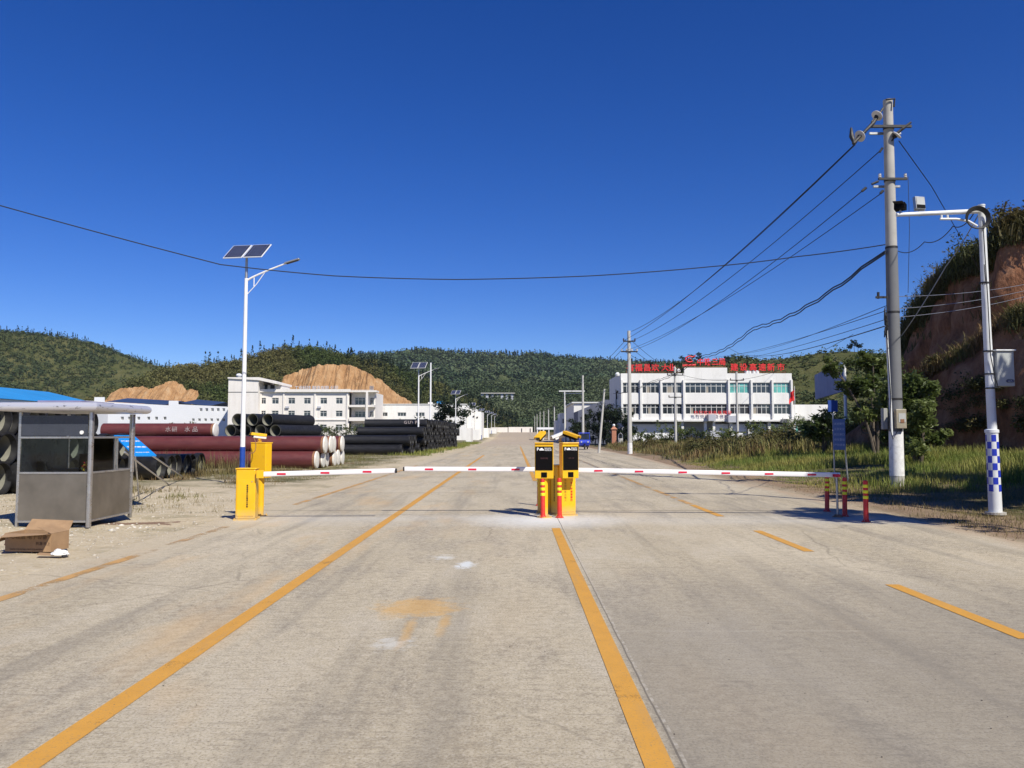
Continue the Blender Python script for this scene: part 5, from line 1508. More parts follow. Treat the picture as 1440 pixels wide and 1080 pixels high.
for s_ in (-1, 1): m.tube([(s_ * .56, -.60, 1.03), (s_ * .52, -.41, 1.70)], .03, 8); m.tube([(s_ * .55, .9, 1.03), (s_ * .52, .85, 1.70)], .03, 8)
m.build('pillars', M['tuk_blue'], t, smooth=True)
m = MB(); m.box((0, .2, 1.76), (1.16, 1.45, .12)); m.build('roof', M['tuk_blue'], t, bevel=.05)
m = MB(); m.bb((-.62, .95, .55), (.62, 2.5, 1.05)); m.build('cargo_bed', M['tuk_blue'], t, bevel=.02)
def wheel(x, y, r=.27, w_=.13):
    m = MB(); m.lathe([(r * .55, -w_ / 2), (r * .93, -w_ / 2), (r, -w_ * .3), (r, w_ * .3), (r * .93, w_ / 2), (r * .55, w_ / 2)], (x, y, r), 20, axis='X', closed=True); wh = m.build('wheel', M['rubber'], t, smooth=True)
    m = MB(); m.lathe([(0, -.03), (r * .56, -.05), (r * .56, .05), (0, .03)], (x, y, r), 16, axis='X'); m.build('rim', M['grey_metal'], wh, smooth=True)
wheel(.0, -.62); wheel(-.52, 1.9); wheel(.52, 1.9)
m = MB(); m.box((0, -.62, .60), (.20, .5, .06)); m.tube([(-.08, -.62, .28), (-.08, -.5, .7)], .02, 6); m.tube([(.08, -.62, .28), (.08, -.5, .7)], .02, 6); m.build('front_fork', M['steel_dark'], t, bevel=.01)
for s_ in (-.35, .35):
    m = MB(); m.lathe([(0, -.03), (.08, -.03), (.09, .02), (0, .03)], (s_, -.72, .82), 14, axis='Y'); m.build('headlight', M['flood_glass'], t, smooth=True)
    m = MB(); m.tube([(s_ * 1.6, -.55, 1.2), (s_ * 2.1, -.65, 1.35)], .012, 6); m.box((s_ * 2.15, -.66, 1.4), (.1, .03, .14)); m.build('mirror', M['steel_dark'], t)
m = MB(); m.tube([(-.25, 0, .3), (.25, 0, .3)], .05, 6); m.bb((-.45, -.5, .28), (.45, 2.3, .42)); m.build('chassis', M['steel_dark'], t)

# ================================================================ buildings
def wall_with_windows(m, x0, x1, z0, z1, y, wins, depth=.22):
    """front wall facing -y with real window openings (reveals), wins = (xa, xb, za, zb)"""
    xs = sorted(set([x0, x1] + [w_[0] for w_ in wins] + [w_[1] for w_ in wins]))
    zs = sorted(set([z0, z1] + [w_[2] for w_ in wins] + [w_[3] for w_ in wins]))
    for i in range(len(xs) - 1):
        for j_ in range(len(zs) - 1):
            cx, cz = (xs[i] + xs[i + 1]) / 2, (zs[j_] + zs[j_ + 1]) / 2
            if any(w_[0] < cx < w_[1] and w_[2] < cz < w_[3] for w_ in wins): continue
            m.quad((xs[i], y, zs[j_]), (xs[i + 1], y, zs[j_]), (xs[i + 1], y, zs[j_ + 1]), (xs[i], y, zs[j_ + 1]))
    for xa, xb, za, zb in wins:
        m.quad((xa, y, za), (xa, y + depth, za), (xa, y + depth, zb), (xa, y, zb)); m.quad((xb, y, za), (xb, y, zb), (xb, y + depth, zb), (xb, y + depth, za))
        m.quad((xa, y, zb), (xa, y + depth, zb), (xb, y + depth, zb), (xb, y, zb)); m.quad((xa, y, za), (xb, y, za), (xb, y + depth, za), (xa, y + depth, za))
def window(parent, xa, xb, za, zb, y, nm=3, transom=.66, pane='win', fw=.07, sill=True, lab=None):
    m = MB(); w_ = xb - xa
    m.bb((xa, y - .03, za), (xb, y + .03, za + fw)); m.bb((xa, y - .03, zb - fw), (xb, y + .03, zb))
    m.bb((xa, y - .03, za + fw), (xa + fw, y + .03, zb - fw)); m.bb((xb - fw, y - .03, za + fw), (xb, y + .03, zb - fw))
    for i in range(1, nm):
        x = xa + w_ * i / nm; m.bb((x - fw * .4, y - .025, za + fw), (x + fw * .4, y + .025, zb - fw))
    if transom:
        z = za + (zb - za) * transom; m.bb((xa + fw, y - .027, z - fw * .4), (xb - fw, y + .023, z + fw * .4))
    f = m.build('window', M['trim'], parent)
    m = MB(); m.quad((xa + .02, y + .01, za + .02), (xb - .02, y + .01, za + .02), (xb - .02, y + .01, zb - .02), (xa + .02, y + .01, zb - .02)); m.build('pane', M[pane], f)
    if lab: f['label'] = lab
    return f

# ---- office with red roof letters
YO = 115.0
def ox_(px): return P(px, 580, YO).x
def oz_(py): return P(1000, py, YO).z
ob = thing('office_building', 'white three-storey office with long window bands and red letters on its roof', 'office building', (0, 0, 0))
XL, XR = ox_(873.5), ox_(1114.5)
zr = oz_(525); zc = oz_(517); zs0 = oz_(583.5); zsl = oz_(590); zw1, zw0 = oz_(538), oz_(553); zv1, zv0 = oz_(568), oz_(582.5)
cols_ = [(876, 899.5), (903.5, 928), (931.7, 959.8), (964, 1023), (1026.5, 1055), (1059, 1084.5), (1088, 1112.3)]
wins = []
for a_, b_ in cols_:
    for za, zb in ((zw0, zw1), (zv0, zv1)): wins.append((ox_(a_), ox_(b_), za, zb))
m = MB(); wall_with_windows(m, XL, XR, zsl, zr, YO, wins, .3)
m.quad((XL, YO, zsl), (XL, YO + 14, zsl), (XL, YO + 14, zr), (XL, YO, zr)); m.quad((XR, YO, zsl), (XR, YO, zr), (XR, YO + 14, zr), (XR, YO + 14, zsl))
m.quad((XL, YO + 14, zsl), (XR, YO + 14, zsl), (XR, YO + 14, zr), (XL, YO + 14, zr)); m.quad((XL, YO, zsl), (XR, YO, zsl), (XR, YO + 14, zsl), (XL, YO + 14, zsl))
m.build('upper_storeys', M['white_wall'], ob, recalc=False)
m = MB(); m.bb((XL + .2, YO + .3, zr - .9), (XR - .2, YO + 13.7, zr - .7)); m.build('roof_deck', M['concrete_far'], ob)
m = MB(); xa, xb = ox_(963), ox_(1023.5); m.bb((xa, YO - .04, zr + .002), (xb, YO + .35, zc)); m.bb((xa, YO - .04, oz_(534)), (xb, YO - .003, zr)); m.build('roof_centrepiece', M['white_wall'], ob)
m = MB()
for px_ in (874.6, 901.3, 929.8, 961.8, 1025, 1057, 1086.4, 1113.4):
    x = ox_(px_); m.bb((x - .13, YO - .32, zsl), (x + .13, YO - .002, oz_(534)))
m.bb((XL - .1, YO - .5, zsl - .28), (XR + .1, YO + .0, zsl - .003))
m.build('pilasters', M['white_wall'], ob)
teal = {('u', 4), ('u', 6)}
for i, (a_, b_) in enumerate(cols_):
    for lv, (za, zb) in (('u', (zw0, zw1)), ('l', (zv0, zv1))):
        n_ = 8 if i == 3 else 4
        tl_ = (lv, i) in teal
        window(ob, ox_(a_), ox_(b_), za, zb, YO + .22, n_, .68, 'win_teal' if tl_ else 'win', .09, lab='window with teal curtains on the top storey' if tl_ else None)
# curtain panels behind some panes
m = MB(); m.bb((ox_(1009), YO + .24, zw0), (ox_(1022.6), YO + .26, zw1)); m.build('curtain', M['win_teal'], ob)
k_c = pm('pale_curtain', (.30, .27, .22), .9)
for a_, b_, za, zb in ((910, 914, zw0, zw1), (939, 947, zw0, zw1), (885, 891, zv0, zv1), (912, 916, zv0, zv1), (971, 975, zv0, zv1), (1060, 1064, zv0, zv1), (993, 997, zw0, zw1)):
    m = MB(); m.quad((ox_(a_), YO + .215, za + .1), (ox_(b_), YO + .215, za + .1), (ox_(b_), YO + .215, za + (zb - za) * .62), (ox_(a_), YO + .215, za + (zb - za) * .62)); m.build('curtain', k_c, ob)
# ground floor, set back under the slab
gz = -.3
m = MB()
def gbb(pa, pb, za, zb, y0, y1): m.bb((ox_(pa), y0, za), (ox_(pb), y1, zb))
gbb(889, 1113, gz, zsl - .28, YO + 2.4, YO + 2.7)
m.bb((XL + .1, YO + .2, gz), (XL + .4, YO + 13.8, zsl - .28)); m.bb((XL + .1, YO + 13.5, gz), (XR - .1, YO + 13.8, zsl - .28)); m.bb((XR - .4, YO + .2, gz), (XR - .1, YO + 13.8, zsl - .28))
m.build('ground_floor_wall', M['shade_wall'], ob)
m = MB()
for a_, b_ in ((889, 958), (1006, 1026), (1030, 1052), (1056, 1080), (1084, 1107)):
    m.bb((ox_(a_), YO + .9, gz), (ox_(b_), YO + 1.05, oz_(596.5)))
m.build('roller_doors', M['roof_white'], ob)
for px_ in (884, 888, 960, 992, 1004, 1028, 1054, 1082, 1109):
    m = MB(); m.bb((ox_(px_) - .18, YO + .1, gz), (ox_(px_) + .18, YO + .5, zsl - .28)); m.build('column', M['white_wall'], ob)
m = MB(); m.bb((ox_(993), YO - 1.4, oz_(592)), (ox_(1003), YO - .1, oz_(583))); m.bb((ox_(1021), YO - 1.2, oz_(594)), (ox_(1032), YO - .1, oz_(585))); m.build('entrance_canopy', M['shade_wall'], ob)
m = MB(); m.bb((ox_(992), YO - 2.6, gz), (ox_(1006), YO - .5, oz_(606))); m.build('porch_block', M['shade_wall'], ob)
# pipes and lamps on the shaded left flank
m = MB(); m.tube([(XL - .05, YO + 3, oz_(548)), (XL - .25, YO + 3.2, oz_(552)), (XL - .25, YO + 3.2, oz_(560))], .12, 6); m.tube([(XL - .08, YO + 5, 1), (XL - .08, YO + 5, oz_(545))], .06, 6); m.build('downpipe', M['steel_dark'], ob)
m = MB(); m.lathe([(0, -.3), (.3, -.15), (.35, .1), (.2, .35), (0, .4)], (XL - .45, YO + .3, oz_(527)), 12); m.build('flank_lamp', M['white_plastic'], ob, smooth=True)
m = MB()
for px_, pz_ in ((951, 518), (957, 521), (1022, 522)): m.lathe([(0, -.3), (.28, -.15), (.3, .1), (.15, .3), (0, .35)], (ox_(px_), YO + 1, oz_(pz_)), 12)
m.bb((ox_(951) - .05, YO + 1, zr - .6), (ox_(951) + .05, YO + 1.1, oz_(518)))
m.build('roof_tanks', M['white_plastic'], ob, smooth=True)
m = MB()
for px_ in (1053, 1057, 1063, 1068): m.lathe([(0, 0), (.32, 0), (.32, .5), (0, .6)], (ox_(px_), YO + .8, zr - .1), 10)
m.build('water_tanks', M['white_plastic'], ob, smooth=True)

# roof letters, each on a light frame
sg = thing('roof_sign', 'red rooftop sign of large Chinese characters and a red round emblem', 'roof sign', (0, YO + .5, 0))
def rl(s, px_, pa, pb, sx=1.0):
    zb_, zt_ = oz_(pb), oz_(pa); h_ = zt_ - zb_
    text('character', s, h_ * 1.06, M['ink_red'], sg, TM((ox_(px_), 0, (zb_ + zt_) / 2)), .05, bold=.016, sx=sx)
for s_, px_ in zip('有福昌欢大业', (888, 899.5, 911.5, 923, 937, 946)): rl(s_, px_, 512, 522.5, 1.0)
for s_, px_ in zip('中铁三局', (987, 997, 1008, 1018)): rl(s_, px_, 504, 514, .95)
for s_, px_ in zip('建设高速新市', (1035, 1048, 1061.5, 1074.5, 1087, 1101)): rl(s_, px_, 511.5, 522, 1.0)
# emblem: ring with an inner bar form
ec = Vector((ox_(972), 0, oz_(504.5)))
m = MB()
pts = [ec + Vector((.62 * math.cos(a), 0, .42 * math.sin(a))) for a in [R(45 + i * 27) for i in range(11)]]
m.tube(pts, .09, 8); m.tube([ec + Vector((-.28, 0, -.12)), ec + Vector((0, 0, .14)), ec + Vector((.22, 0, -.1))], .07, 6); m.tube([ec + Vector((.2, 0, .3)), ec + Vector((.75, 0, .42)), ec + Vector((.8, 0, .62))], .07, 6)
m.build('emblem', M['ink_red'], sg, smooth=True)
m = MB()
for a_, b_, py_, pt_ in ((882, 958, 523, 517), (962, 1023, 515.5, 510), (1028, 1108, 523, 517)):
    m.tube([(ox_(a_), .12, oz_(py_)), (ox_(b_), .12, oz_(py_))], .045, 5); m.tube([(ox_(a_), .12, oz_(pt_)), (ox_(b_), .12, oz_(pt_))], .03, 5)
    n_ = int((b_ - a_) / 6)
    for i in range(n_ + 1):
        x = ox_(a_ + (b_ - a_) * i / n_); m.tube([(x, .12, zr - .8 if a_ != 962 else zc - .02), (x, .12, oz_(pt_))], .03, 4)
m.build('sign_frame', M['rust'], sg)
m = MB(); m.tube([(ox_(962), .2, oz_(513.5)), (ox_(981), .2, oz_(512.5))], .14, 6); m.build('lower_emblem_bar', M['ink_red'], sg)
text('lettering', '热烈欢迎各级领导', .62, M['ink_red'], ob, TM((ox_(1001), YO - .53, oz_(584.3) + .35), (0, -1, 0)), .03, spacing=1.25).scale = (1, 1, 1)

# flag
fx = P(1117.5, 560, 108).x
t = thing('flag', 'red flag drooping from a pole at the right corner of the office', 'flag', (fx, 108, 0))
m = MB(); m.cyl((0, 0, 0), (0, 0, zat(1118, 543, 108)), .05, .03, n=8); m.build('flagpole', M['white_paint'], t)
vs = []; n_ = 10; zt_, zb_ = zat(1118, 546, 108), zat(1118, 567, 108)
for i in range(n_ + 1):
    u = i / n_
    for j_ in range(7):
        w_ = j_ / 6
        vs.append((-.05 - 1.05 * w_ * (.4 + .6 * u) * (1 - .2 * u) + .06 * math.sin(u * 9 + w_ * 5), .18 * math.sin(w_ * 9 + u * 3), zt_ + (zb_ - zt_) * (u * .78 + .30 * w_)))
fs = [(i * 7 + j_, i * 7 + j_ + 1, i * 7 + 8 + j_, i * 7 + 7 + j_) for i in range(n_) for j_ in range(6)]
m = MB().add(vs, fs); m.build('cloth', M['flag'], t, smooth='all')

# annexe right of the office
t = thing('annexe', 'low white annexe with flat grey canopy right of the office', 'annexe', (0, 0, 0))
Ya = 118
ax0, ax1 = P(1113, 580, Ya).x + .3, P(1175, 580, Ya).x
m = MB(); m.bb((ax0, Ya, -.3), (ax1, Ya + 8, zat(1130, 569, Ya))); m.build('wall', M['white_wall'], t)
m = MB(); m.bb((P(1107, 590, 112).x, 112, zat(1120, 594, 112)), (P(1145, 590, 112).x, Ya - .02, zat(1120, 589, 112))); m.build('canopy', M['concrete_far'], t)
m = MB()
for px_ in (1110, 1117, 1124, 1141): m.bb((P(px_, 600, 112.3).x - .12, 112.2, -.3), (P(px_, 600, 112.3).x + .12, 112.45, zat(1120, 594, 112)))
m.build('canopy_posts', M['white_wall'], t)
m = MB(); m.bb((P(1122, 600, 117).x, Ya - .06, .8), (P(1135, 600, 117).x, Ya - .02, zat(1120, 597, 117))); m.build('window', M['win_teal'], t)

# ---- cream three-storey block on the left
YC = 190.0
def cx_(px): return P(px, 580, YC).x
def cz_(py): return P(450, py, YC).z
cb = thing('factory_office', 'cream three-storey block with parapet and stair tower, left beyond the pipes', 'factory office', (0, 0, 0))
x0, x1, x2 = cx_(366), cx_(491), cx_(525)
gl0 = gy_(YC) - .5
rows_ = ((559.5, 568), (577.5, 586), (597, 606))
wn = []
for px_ in (367, 382, 405, 427, 450, 472):
    for a_, b_ in rows_: wn.append((cx_(px_), cx_(px_ + (6.5 if px_ == 367 else 9.5)), cz_(b_), cz_(a_)))
m = MB(); zt_ = cz_(551.5)
wall_with_windows(m, x0, x1, gl0, zt_, YC, wn, .25)
m.quad((x0, YC, gl0), (x0, YC + 14, gl0), (x0, YC + 14, zt_), (x0, YC, zt_)); m.quad((x0, YC, zt_), (x1, YC, zt_), (x1, YC + 14, zt_), (x0, YC + 14, zt_)); m.quad((x0, YC + 14, gl0), (x1, YC + 14, gl0), (x1, YC + 14, zt_), (x0, YC + 14, zt_))
m.build('wall', M['cream_wall'], cb, recalc=False)
for w_ in wn: window(cb, *w_, YC + .18, 2, .7, 'win', .09)
m = MB()
m.bb((x0 - .3, YC - .7, zt_ + .002), (x1 + .3, YC + .0, cz_(547.5))); m.bb((x0, YC + .0, zt_ + .6), (x2, YC + .3, cz_(548.2)))
for px_ in (366, 398, 442, 487.5): m.bb((cx_(px_), YC - .3, gl0), (cx_(px_) + .35, YC - .002, zt_))
m.bb((x0, YC - .25, cz_(591)), (x1, YC - .003, cz_(589.5)))
m.build('parapet', M['cream_wall'], cb)
# balcony end
m = MB()
m.bb((x1, YC + 2.5, gl0), (x2, YC + 14, zt_))
m.bb((x1 + .302, YC - .7, zt_ + .002), (x2 + .8, YC + 3, cz_(549))); m.bb((x1 + .01, YC - .5, cz_(569.5)), (x2 + .2, YC + 2.48, cz_(572.5))); m.bb((x1 + .01, YC - .5, cz_(587)), (x2 + .2, YC + 2.48, cz_(592)))
m.bb((cx_(515), YC - .8, gl0), (cx_(518), YC - .3, zt_)); m.bb((x1 + .01, YC - .5, cz_(606)), (x2 + .2, YC + 2.48, cz_(611)))
m.build('balconies', M['cream_wall'], cb)
for a_, b_ in ((558.5, 569), (578, 586.5), (596, 605)):
    window(cb, cx_(496), cx_(511.5), cz_(b_), cz_(a_), YC + 2.4, 3, .7, 'win', .1)
    window(cb, cx_(517.5), cx_(523.5), cz_(b_), cz_(a_), YC + 2.4, 2, .7, 'win', .1)
# tower
m = MB(); tx0, tx1 = cx_(325), cx_(366.5); tt_ = cz_(531.5)
m.bb((tx0, YC - 2.2, gl0), (tx1, YC + 10, cz_(540))); m.bb((tx0, YC - 2.2, cz_(540)), (cx_(367), YC + 10, tt_)); m.bb((cx_(360), YC + 2, zt_), (cx_(392), YC + 9, cz_(541)))
tw = m.build('stair_tower', M['cream_wall'], cb)
m = MB(); m.prism([(cx_(324.5), tt_), (cx_(368), tt_), (cx_(393), cz_(538)), (cx_(393), cz_(541)), (cx_(367.2), cz_(535.5)), (cx_(324.5), cz_(533.2))], YC - 2.6, YC + 10.2); m.build('tower_roof', M['cream_wall'], tw)
m = MB(); m.bb((tx0, YC - 2.25, cz_(552.5)), (tx1, YC - 2.2 - .003, cz_(551.7))); m.build('shadow_joint', M['steel_dark'], tw)
for q0, q1, q2 in ((368, 372, 547), (376, 382, 546)):
    m = MB(); m.bb((cx_(q0), YC + 1.9, cz_(q2)), (cx_(q1), YC + 1.99, cz_(540.5))); m.build('opening', M['steel_dark'], tw)
m = MB(); m.lathe([(0, 0), (.5, .1), (.75, .6), (.5, 1.0), (0, 1.1)], (cx_(335), YC, tt_), 12); m.build('roof_tank', M['roof_white'], cb, smooth=True)
kk = pm('tin_letters', (.5, .5, .52), .5)
text('lettering', '工业科技 制造有限 公司', 1.15, kk, cb, TM((cx_(437), YC + 5, cz_(544.2)), (0, -1, 0)), .08, spacing=1.0, sx=.9)
m = MB()
for i in range(14): m.tube([(cx_(408 + i * 4.6), YC + 5.1, cz_(548.5)), (cx_(408 + i * 4.6), YC + 5.1, cz_(541.5))], .06, 4)
for px_ in (518, 520, 522): m.tube([(cx_(px_), YC + 2, cz_(549)), (cx_(px_), YC + 2, cz_(542))], .12, 4)
m.build('letter_frames', M['grey_metal'], cb)
m = MB()
for px_, py_ in ((404, 573), (449, 573)): m.bb((cx_(px_ - 2.5), YC - .5, cz_(py_ + 1)), (cx_(px_ + 2.5), YC - .01, cz_(py_ - 1.5)))
m.build('air_conditioner', M['shade_wall'], cb)

# ---- long low white factory continuing right
YW = 205.0
def wx_(px): return P(px, 580, YW).x
def wz_(py): return P(600, py, YW).z
wb = thing('long_factory', 'long low white factory with small windows and a blue roof tank behind the pipes', 'factory', (0, 0, 0))
wn = [(wx_(a_), wx_(b_), wz_(585.5), wz_(580)) for a_, b_ in ((533, 545), (559, 571), (584.5, 597), (610, 622), (634, 646))]
m = MB(); x0, x1 = wx_(526), wx_(656); zt_ = wz_(569); g0 = gy_(YW) - .6
wall_with_windows(m, x0, x1, g0, zt_, YW, wn, .3)
m.quad((x1, YW, g0), (x1, YW, zt_), (x1, YW + 20, zt_), (x1, YW + 20, g0)); m.quad((x0, YW, zt_), (x1, YW, zt_), (x1, YW + 20, zt_), (x0, YW + 20, zt_)); m.quad((x0, YW, g0), (x0, YW + 20, g0), (x0, YW + 20, zt_), (x0, YW, zt_))
m.build('wall', M['white_wall'], wb, recalc=False)
for w_ in wn: window(wb, *w_, YW + .2, 3, 0, 'win', .1)
m = MB(); m.bb((x1, YW + 4, g0), (wx_(666), YW + 24, wz_(572.5))); m.bb((wx_(666) + .01, YW + 8, g0), (wx_(675), YW + 26, wz_(577.5))); m.build('end_block', M['white_wall'], wb)
m = MB(); m.bb((x0, YW - .2, zt_ + .002), (x1 + .2, YW + .1, zt_ + .22)); m.build('coping', M['trim'], wb)
m = MB(); m.bb((wx_(612), YW + 3, zt_ + .002), (wx_(622), YW + 6, wz_(563.5))); m.build('roof_tank', M['roof_blue'], wb, bevel=.2)
m = MB(); m.bb((wx_(600), YW + 3, zt_ + .002), (wx_(606), YW + 5, wz_(565))); m.build('roof_hut', M['cream_wall'], wb)
m = MB()
for px_, py_ in ((654, 574), (658, 576), (656, 581), (664, 584), (668, 585)): m.bb((wx_(px_), YW + 3.8 + 4 * (px_ > 666) - .02, wz_(py_ + 2)), (wx_(px_ + 2.2), YW + 3.9 + 4 * (px_ > 666), wz_(py_)))
m.build('vent_openings', M['steel_dark'], wb)
m = MB(); m.bb((wx_(630), YW - 6, g0), (wx_(676), YW - 5.7, wz_(604))); m.build('yard_wall', M['white_wall'], wb)

# ---- blue-roofed factory far left, and the white factory beside it
fa = thing('blue_roof_factory', 'long white shed with bright blue roof at the far left', 'factory shed', (0, 0, 0))
a = P(-260, 530, 95); b = P(150, 572, 168)
e0 = 7.4
def line_at(px_, Yq): return P(px_, 560, Yq)
A = P(-220, 560, 100); B = P(152, 572, 172)
zA = P(-220, 527, 100).z * .5 + 4.0
za_, zb_ = 7.6, 7.6
d_ = Vector((B.x - A.x, B.y - A.y, 0)); back = Vector((-d_.y, d_.x, 0)).normalized() * 26
m = MB(); q = [Vector((A.x, A.y, -.5)), Vector((B.x, B.y, -.5)), Vector((B.x, B.y, za_)), Vector((A.x, A.y, za_))]
m.quad(*q); m.quad(*[p + back for p in q]); m.quad(q[1], q[1] + back, q[2] + back, q[2]); m.quad(q[0], q[0] + back, q[3] + back, q[3])
rgz = za_ + 3.2
m.add([q[2], q[2] + back, Vector((B.x, B.y, rgz)) + back * .5], [(0, 1, 2)]); m.build('wall', M['roof_white'], fa, recalc=False)
m = MB(); A3, B3 = Vector((A.x, A.y, za_ + .05)), Vector((B.x, B.y, za_ + .05))
dn = d_.normalized() * .4; bk = back.normalized() * .4
m.add([A3 - dn - bk, B3 + dn - bk, B3 + dn + back * .5 + Vector((0, 0, 3.2)), A3 - dn + back * .5 + Vector((0, 0, 3.2)), B3 + dn + back + bk, A3 - dn + back + bk], [(0, 1, 2, 3), (3, 2, 4, 5)]); m.build('roof', M['roof_blue'], fa, recalc=False)
m = MB(); q = A3.lerp(B3, .62) + back * .5 + Vector((0, 0, 3.2)); m.cyl(q, q + Vector((0, 0, 1.5)), .15, n=8); m.build('vent_pipe', M['white_paint'], fa)

fb = thing('white_factory', 'white factory wall with two rows of small windows and dark blue roofs', 'factory', (0, 0, 0))
Yf = 200.0
def fx_(px): return P(px, 580, Yf).x
def fz_(py): return P(220, py, Yf).z
g0 = -.5; wn = []
for px_ in (170, 180, 193, 207, 218, 230): wn.append((fx_(px_ + 25 * 0), fx_(px_ + 4.2), fz_(590.5), fz_(586)))
for i in range(6): wn.append((fx_(280.5 + i * 8), fx_(284.5 + i * 8), fz_(578.5), fz_(574)))
for i in range(7): wn.append((fx_(270 + i * 8.6), fx_(273.8 + i * 8.6), fz_(592.5), fz_(588.5)))
m = MB(); poly = [(fx_(60), fz_(563)), (fx_(150), fz_(568)), (fx_(231), fz_(573)), (fx_(238), fz_(569.5)), (fx_(330), fz_(574))]
wall_with_windows(m, fx_(60), fx_(330), g0, fz_(573.0), Yf, wn, .25)
m.build('wall', M['roof_white'], fb, recalc=False)
for w_ in wn: window(fb, *w_, Yf + .2, 2, 0, 'win', .09)
m = MB(); m.prism([(fx_(60), fz_(573) + .003), (fx_(330), fz_(573) + .003), (fx_(330), fz_(572.5)), (fx_(250), fz_(568.5)), (fx_(249.9), fz_(563.5)), (fx_(237), fz_(563.5)), (fx_(236.9), fz_(570)), (fx_(146), fz_(565)), (fx_(145.9), fz_(558.5)), (fx_(132), fz_(558.5)), (fx_(131.9), fz_(564)), (fx_(60), fz_(560))], Yf, Yf + .35); m.bb((fx_(60), Yf + 24.6, g0), (fx_(330), Yf + 25, fz_(574))); m.bb((fx_(330) - .3, Yf + .36, g0), (fx_(330), Yf + 24.5, fz_(574))); m.build('gable_parapet', M['roof_white'], fb)
m = MB()
for a_, b_, za, zb in ((146, 229, 558.5, 563.0), (250, 293, 560.5, 564.5)):
    m.add([(fx_(a_), Yf + 1, fz_(za + 6)), (fx_(b_), Yf + 1, fz_(zb + 6)), (fx_(b_), Yf + 12, fz_(zb) + .3), (fx_(a_), Yf + 12, fz_(za) + .3), (fx_(b_), Yf + 24, fz_(zb + 6)), (fx_(a_), Yf + 24, fz_(za + 6))], [(0, 1, 2, 3), (3, 2, 4, 5)])
m.build('roof', M['roof_dark'], fb, recalc=False)

# ---- white buildings at the far right of the road
t = thing('white_shed', 'tall white shed with a slate grey gable in front, behind the dark hedge', 'shed', (0, 0, 0))
Yb = 150
bx0, bx1 = P(807, 580, Yb).x, P(880, 580, Yb).x
m = MB(); m.bb((bx0, Yb, -.3), (bx1, Yb + 22, zat(810, 567, Yb))); m.build('wall', M['white_wall'], t)
m = MB(); m.bb((bx0 - .4, Yb - .4, zat(810, 567, Yb) + .002), (bx1, Yb + 22, zat(810, 566, Yb) + .1)); m.build('roof_edge', M['trim'], t)
t = thing('grey_shed', 'slate grey gabled shed standing before the tall white shed', 'shed', (0, 0, 0))
Yg = 138
m = MB(); m.prism([(P(813, 600, Yg).x, -.3), (P(876, 600, Yg).x, -.3), (P(876, 600, Yg).x, zat(813, 563, Yg)), (P(852, 600, Yg).x, zat(813, 562, Yg)), (P(813, 600, Yg).x, zat(813, 578, Yg))], Yg, Yg + 10); m.build('wall', pm('slate_render', (.105, .115, .16), .85, .1, .2), t)  # even dark slate tone over the whole gabled block
m = MB(); m.bb((P(826, 600, Yg).x, Yg - .04, 2.5), (P(829, 600, Yg).x, Yg - .01, 4.2)); m.bb((P(834, 600, Yg).x, Yg - .04, 2.5), (P(838, 600, Yg).x, Yg - .01, 4.5)); m.build('window', M['win'], t)
t = thing('white_house', 'small boxy white house left of the white shed at the road end', 'house', (0, 0, 0))
Yh2 = 172
m = MB(); m.bb((P(787.5, 600, Yh2).x, Yh2, -.3), (P(802, 600, Yh2).x, Yh2 + 9, zat(790, 581, Yh2))); m.bb((P(782, 600, Yh2).x, Yh2 + 2, -.3), (P(787.4, 600, Yh2).x, Yh2 + 9, zat(790, 591, Yh2))); m.build('wall', M['white_wall'], t)
m = MB(); m.bb((P(791, 600, Yh2).x, Yh2 - .04, 4), (P(793, 600, Yh2).x, Yh2 - .01, 5)); m.bb((P(797, 600, Yh2).x, Yh2 - .04, 4.2), (P(799, 600, Yh2).x, Yh2 - .01, 5)); m.bb((P(795, 600, Yh2).x, Yh2 - .04, .3), (P(800, 600, Yh2).x, Yh2 - .01, 2.7)); m.build('window', M['win'], t)
# end wall across the road
Ye = 345
t = thing('boundary_wall', 'pale low wall closing the far end of the road', 'wall', (0, 0, 0))
m = MB(); ze = gy_(Ye)
for a_, b_, pt in ((640, 690, 602), (690.3, 714, 601), (715, 749, 600.5)):
    m.bb((P(a_, 600, Ye).x, Ye, ze - .5), (P(b_, 600, Ye).x, Ye + .4, zat(a_, pt, Ye)))
m.build('wall', M['cream_wall'], t)
m = MB()
for px_ in (733, 745): m.bb((P(px_, 600, Ye).x, Ye - .1, ze), (P(px_ + 1.2, 600, Ye).x, Ye - .02, zat(px_, 602.5, Ye)))
m.build('gate_gap', M['steel_dark'], t)
t = thing('boundary_wall', 'white wall and low sheds along the left verge in the far distance', 'wall', (0, 0, 0))
m = MB(); m.bb((P(655, 600, 150).x, 150, -.2), (P(662, 600, 150).x, 158, zat(655, 602, 150))); m.bb((P(667, 600, 230).x, 230, 0), (P(687, 600, 230).x, 238, zat(667, 602, 230))); m.bb((P(688, 600, 300).x, 300, 1), (P(698, 600, 300).x, 305, zat(688, 603, 300))); m.build('wall', M['white_wall'], t)
t = thing('open_shed', 'low blue-white roofed open shed right of the road near its end', 'shed', (0, 0, 0))
m = MB(); ya = 200; m.bb((P(755, 600, ya).x, ya, zat(755, 604, ya)), (P(790, 600, ya).x, ya + 8, zat(755, 601, ya))); m.build('roof', M['roof_white'], t)
m = MB()
for px_ in (756, 764, 772, 780, 789): m.bb((P(px_, 600, ya).x - .12, ya + .1, 0), (P(px_, 600, ya).x + .12, ya + .3, zat(755, 604, ya)))
m.build('posts', M['trim'], t)
